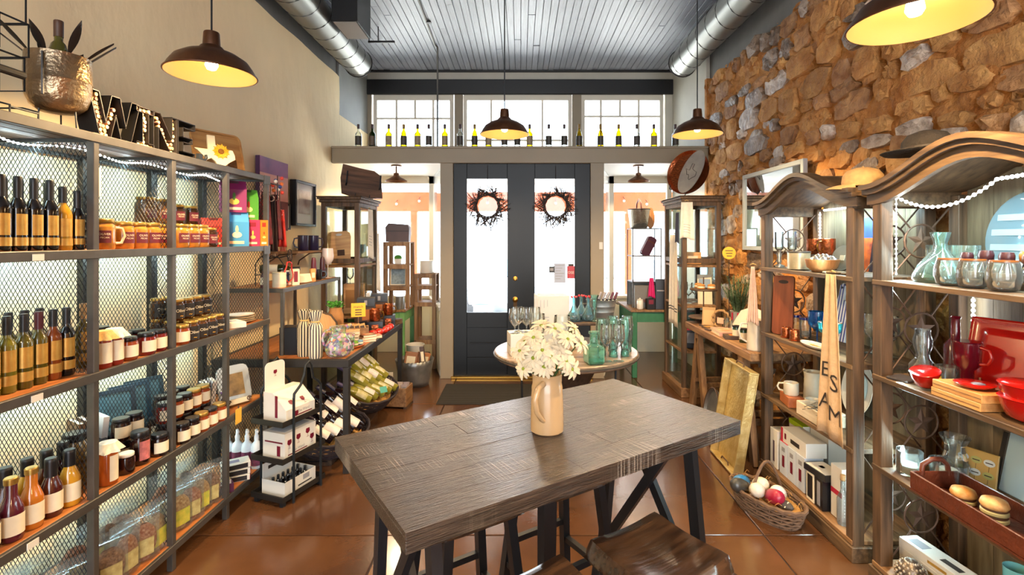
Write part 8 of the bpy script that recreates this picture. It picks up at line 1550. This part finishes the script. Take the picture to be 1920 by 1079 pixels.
carton('cabinet_sign', 'pale printed card leaning in the right cabinet', 'card', (1.86, 5.02, .901), R(-10), (.14, .012, .30), M_cream, [('f', .1, .9, .55, .85, mat('photo_blue', '8AA0B8', .5))], rot=(R(-10), 0, R(-10)))
carton('cabinet_carton', 'black and red carton on the lowest shelf of the right cabinet', 'box', (1.74, 5.12, .451), R(-15), (.14, .12, .26), M_lidblack, [('f', .1, .9, .7, .95, Mcr), ('f', .2, .8, .2, .6, Pg)])
# ================================================================ right bay
g = 'goods in the right window bay'
cabY = 5.95
o = thing('steel_cube_shelf', 'thin steel display shelf in the right bay window', 'shelf', (1.30, 5.78, .766)); 
for z in (.30, .60, .92): MB().box(0, .34, 0, .30, z - .012, z).build('shelf_plate', M_steel, o)
for x in (0, .328):
    for y in (0, .288): MB().box(x, x + .012, y, y + .012, 0, .92).build('upright', M_steel, o)
MB().box(.005, .335, .288, .294, .0, .30).build('back_panel', M_galv, o)
o = lathe_thing('hammered_bucket', 'hammered silver bucket with leather handle in the right bay', 'bucket', (1.41, 5.93, 1.687), [('bucket', [(.09, 0), (.10, .008), (.13, .22), (.134, .225), (.128, .222), (.095, .012), (0, .01)], mat('hammered_silver', 'B0AAA0', .25, metal=.9, bump=.6, bs=60), 28), ('rim', [(.131, .218), (.135, .224), (.131, .23)], M_steel, 28)], g); MB().tube([(0, -.13, .2), (0, -.10, .30), (0, 0, .345), (0, .10, .30), (0, .13, .2)], .009, 7).build('leather_handle', M_leather, o, 60)
o = thing('wood_paddle', 'rounded tan paddle board leaning behind the silver bucket', 'cutting board', (1.565, 5.98, 1.687), 0); tilted(o, R(-10), 0, 0); MB().prism([(.055 * math.cos(2 * PI * k / 20), .13 + .13 * math.sin(2 * PI * k / 20)) for k in range(20)], 0, .015).build('board', M_bowl, o); b = MB().at(0, -.001, .235, R(90)); b.lathe([(.008, 0), (.008, .001)], 10); b.build('hang_hole', M_ink, o)
o = thing('wine_purse', 'dark purple wine clutch leaning on the steel shelf', 'bag', (1.46, 5.90, 1.367), 0); tilted(o, 0, R(28), R(10)); MB().prism(rrect(.11, .24, .03), -.03, .03).build('bag_body', mat('purple_leather', '4A1E34', .35, coat=.3), o); MB().box(-.05, .05, -.032, .032, .17, .185).build('flap_edge', M_leather, o)
carton('grey_bag', 'square grey leather tote on the green table', 'bag', (1.44, 5.76, .766), R(-6), (.24, .08, .26), mat('grey_leather', '6A6660', .5, bump=.3, bs=60), [('f', .4, .55, .25, .4, M_leather)], g)
carton('black_bag', 'tall black wine tote on the dark green table', 'bag', (1.60, 5.67, .766), R(-8), (.13, .09, .34), mat('black_leather', '141216', .4), [('f', .1, .9, .6, .64, Pg)], g)
carton('black_pouch', 'small black pouch with magenta tag on the green table', 'bag', (1.47, 5.64, .766), R(5), (.09, .06, .12), mat('black_cloth', '18141A', .6), [('f', .2, .8, .5, .9, Pr)], g)
o = towel('magenta scarf draped beside the black wine tote', (1.485, 5.655, 1.12), R(0), .085, .22, mat('magenta_silk', 'C81E6A', .4), None, 3, .012, .5, 'scarves in the bay')
lathe_thing('white_jar', 'small white pot with pale lid at the green table edge', 'jar', (1.36, 5.66, .766), [('pot', [(.03, 0), (.038, .01), (.036, .09), (.03, .10)], M_ceram, 18), ('lid', [(.033, .10), (.034, .11), (.01, .115), (.006, .125), (0, .127)], M_ceram, 18)], g)
# ================================================================ left bay
g = 'goods in the left window bay'
def crate_frame(name, label, x, y, z0, w, d, h, m, bars):
    o = thing(name, label, 'stand', (x, y, z0))
    for sx in (-w / 2, w / 2 - .045):
        for sy in (-d / 2, d / 2 - .045): MB().box(sx, sx + .045, sy, sy + .045, 0, h, .003).build('upright', m, o)
    for z in bars:
        MB().box(-w / 2, w / 2, -d / 2 - .008, -d / 2, z - .05, z, .002).build('front_rail', m, o); MB().box(-w / 2 + .01, w / 2 - .01, -d / 2, d / 2, z - .015, z, .002).build('shelf_board', m, o)
    return o
crate_frame('wood_crate_stand', 'brown wooden crate stand with open shelves in the left bay', -1.42, 5.88, .766, .30, .30, .76, M_rusticZ, (.25, .50, .76))
crate_frame('wood_crate_stand', 'lower brown wooden crate stand beside the door post', -1.14, 6.12, 0, .26, .26, 1.14, M_rusticZ, (.35, .80, 1.0, 1.14))
o = thing('brown_cushion_box', 'dark brown leather box on top of the crate stand', 'box', (-1.43, 5.88, 1.527), R(6)); b = MB(); b.prism([(-.13, 0), (.13, 0), (.135, .16), (.12, .20), (-.10, .215), (-.135, .17)], -.10, .10); b.build('box_body', mat('dark_brown_leather', '4A2E24', .5, var=.15, vs=8), o, 30); MB().box(-.133, .133, -.104, -.10, .12, .128).build('seam', M_ink, o)
lathe_thing('white_crock', 'white ceramic crock on the lower crate stand', 'crock', (-1.14, 6.12, 1.142), [('crock', [(.075, 0), (.085, .01), (.085, .15), (.078, .155), (.075, .15), (.075, .02), (0, .015)], M_ceram, 24), ('rim', [(.085, .145), (.089, .15), (.085, .156)], M_ceram, 24)], g)
lathe_thing('zinc_pitcher', 'small galvanised cup on the light green table', 'cup', (-1.36, 5.66, .766), [('cup', [(.05, 0), (.055, .01), (.05, .14), (.047, .14), (.05, .01), (0, .008)], M_galv, 22), ('rim', [(.0505, .136), (.053, .14), (.0505, .144)], M_galv, 22)], g)
lathe_thing('green_moss_pot', 'small pot of green moss inside the crate stand', 'plant', (-1.43, 5.86, 1.268), [('pot', [(.035, 0), (.045, .06), (.042, .06)], M_ceram, 18), ('moss', [(.042, .055), (.045, .08), (.03, .10), (0, .105)], mat('moss_green', '3E7A2A', .9, bump=1, bs=90), 18)], g)
carton('framed_verse', 'grey chalkboard print inside the crate stand', 'sign', (-1.43, 5.86, 1.018), R(8), (.18, .015, .21), M_cream, [('f', .06, .94, .05, .95, mat('chalk_grey', '7A8A90', .6, var=.3, vs=40))], g, rot=(R(-8), 0, R(8)))
# ================================================================ outdoors through the glass
M_carp = mat('white_car_paint', 'D8DEE4', .25, coat=.6); M_carg = mat('car_glass', '8AA4B8', .1, coat=.5); M_tyre = mat('tyre_rubber', '2A2A2C', .8)
def car():
    o = thing('parked_car', None, 'car'); prof = [(-2.2, .35), (-2.15, .75), (-1.5, .92), (-.9, 1.4), (.7, 1.45), (1.5, .98), (2.15, .9), (2.25, .4)]
    MB().prism(prof, -.85, .85).build('car_body', M_carp, o); 
    for s in (-1, 1): MB().prism([(-1.05, .98), (-.78, 1.32), (.62, 1.37), (1.15, .98)], s * .852, s * .86).build('side_window', M_carg, o)
    b = MB(); b.add([(-1.47, -.75, .95), (-1.47, .75, .95), (-.93, .68, 1.37), (-.93, -.68, 1.37)], [(0, 1, 2, 3)]); b.build('windscreen', M_carg, o).location = (-.012, 0, .012)
    b = MB(); b.add([(1.48, -.75, 1.0), (1.48, .75, 1.0), (.76, .68, 1.41), (.76, -.68, 1.41)], [(0, 3, 2, 1)]); b.build('rear_window', M_carg, o).location = (.012, 0, .012)
    for x in (-1.35, 1.35):
        for y in (-.78, .78): b = MB().at(x, y, .33, R(90)); b.lathe([(.18, -.1), (.33, -.1), (.33, .1), (.18, .1)], 20); b.build('wheel', M_tyre, o, 40)
    return o
kCar = Kind(car)
kCar.put('pale parked car seen through the left door glass', (-.75, 14.2, -.34), R(100), 'parked cars'); kCar.put('pale parked car seen through the right bay window', (2.9, 13.6, -.34), R(80), 'parked cars')
def patio_chair():
    o = thing('patio_chair', None, 'chair'); m = mat('pale_blue_metal', 'A8BCD0', .35); b = MB(); b.grid(lambda u, v: ((u - .5) * .44 * (1 - .15 * v * v), .20 + .06 * v - .06 * (1 - (2 * u - 1) ** 2), .44 + .42 * v * (1 - .18 * (2 * u - 1) ** 4)), 12, 8); b.build('backrest', m, o, 60).modifiers.new('t', 'SOLIDIFY').thickness = .012; MB().box(-.22, .22, -.22, .22, .42, .445, .01).build('seat', m, o)
    for x in (-.2, .2):
        for y in (-.2, .2): MB().tube([(x * .9, y * .9, .42), (x, y, 0)], .012, 6).build('leg', m, o)
    return o
patio = Kind(patio_chair); patio.put('pale blue metal patio chair on the porch behind the left door', ((903 - CX) * 9.6 / F, 9.6, -.02), R(180), None, .75)
for i in range(14):
    o = thing('string_bulb', 'small white festoon bulb on the porch beam, %s from the left' % ORD[i], 'bulb', (-2.7 + i * .42, 9.22, 2.30 - .06 * math.sin(i * 1.7) ** 2), 0, 'festoon bulbs on the porch'); b = MB(); b.sphere(.022, (0, 0, -.03), 10, 6); b.build('globe', mat('frosted_bulb', 'F0ECE4', .3), o, 60); MB().tube([(0, 0, -.012), (0, 0, .02), (0, .08, .05)], .006, 5).build('socket', M_wire, o)
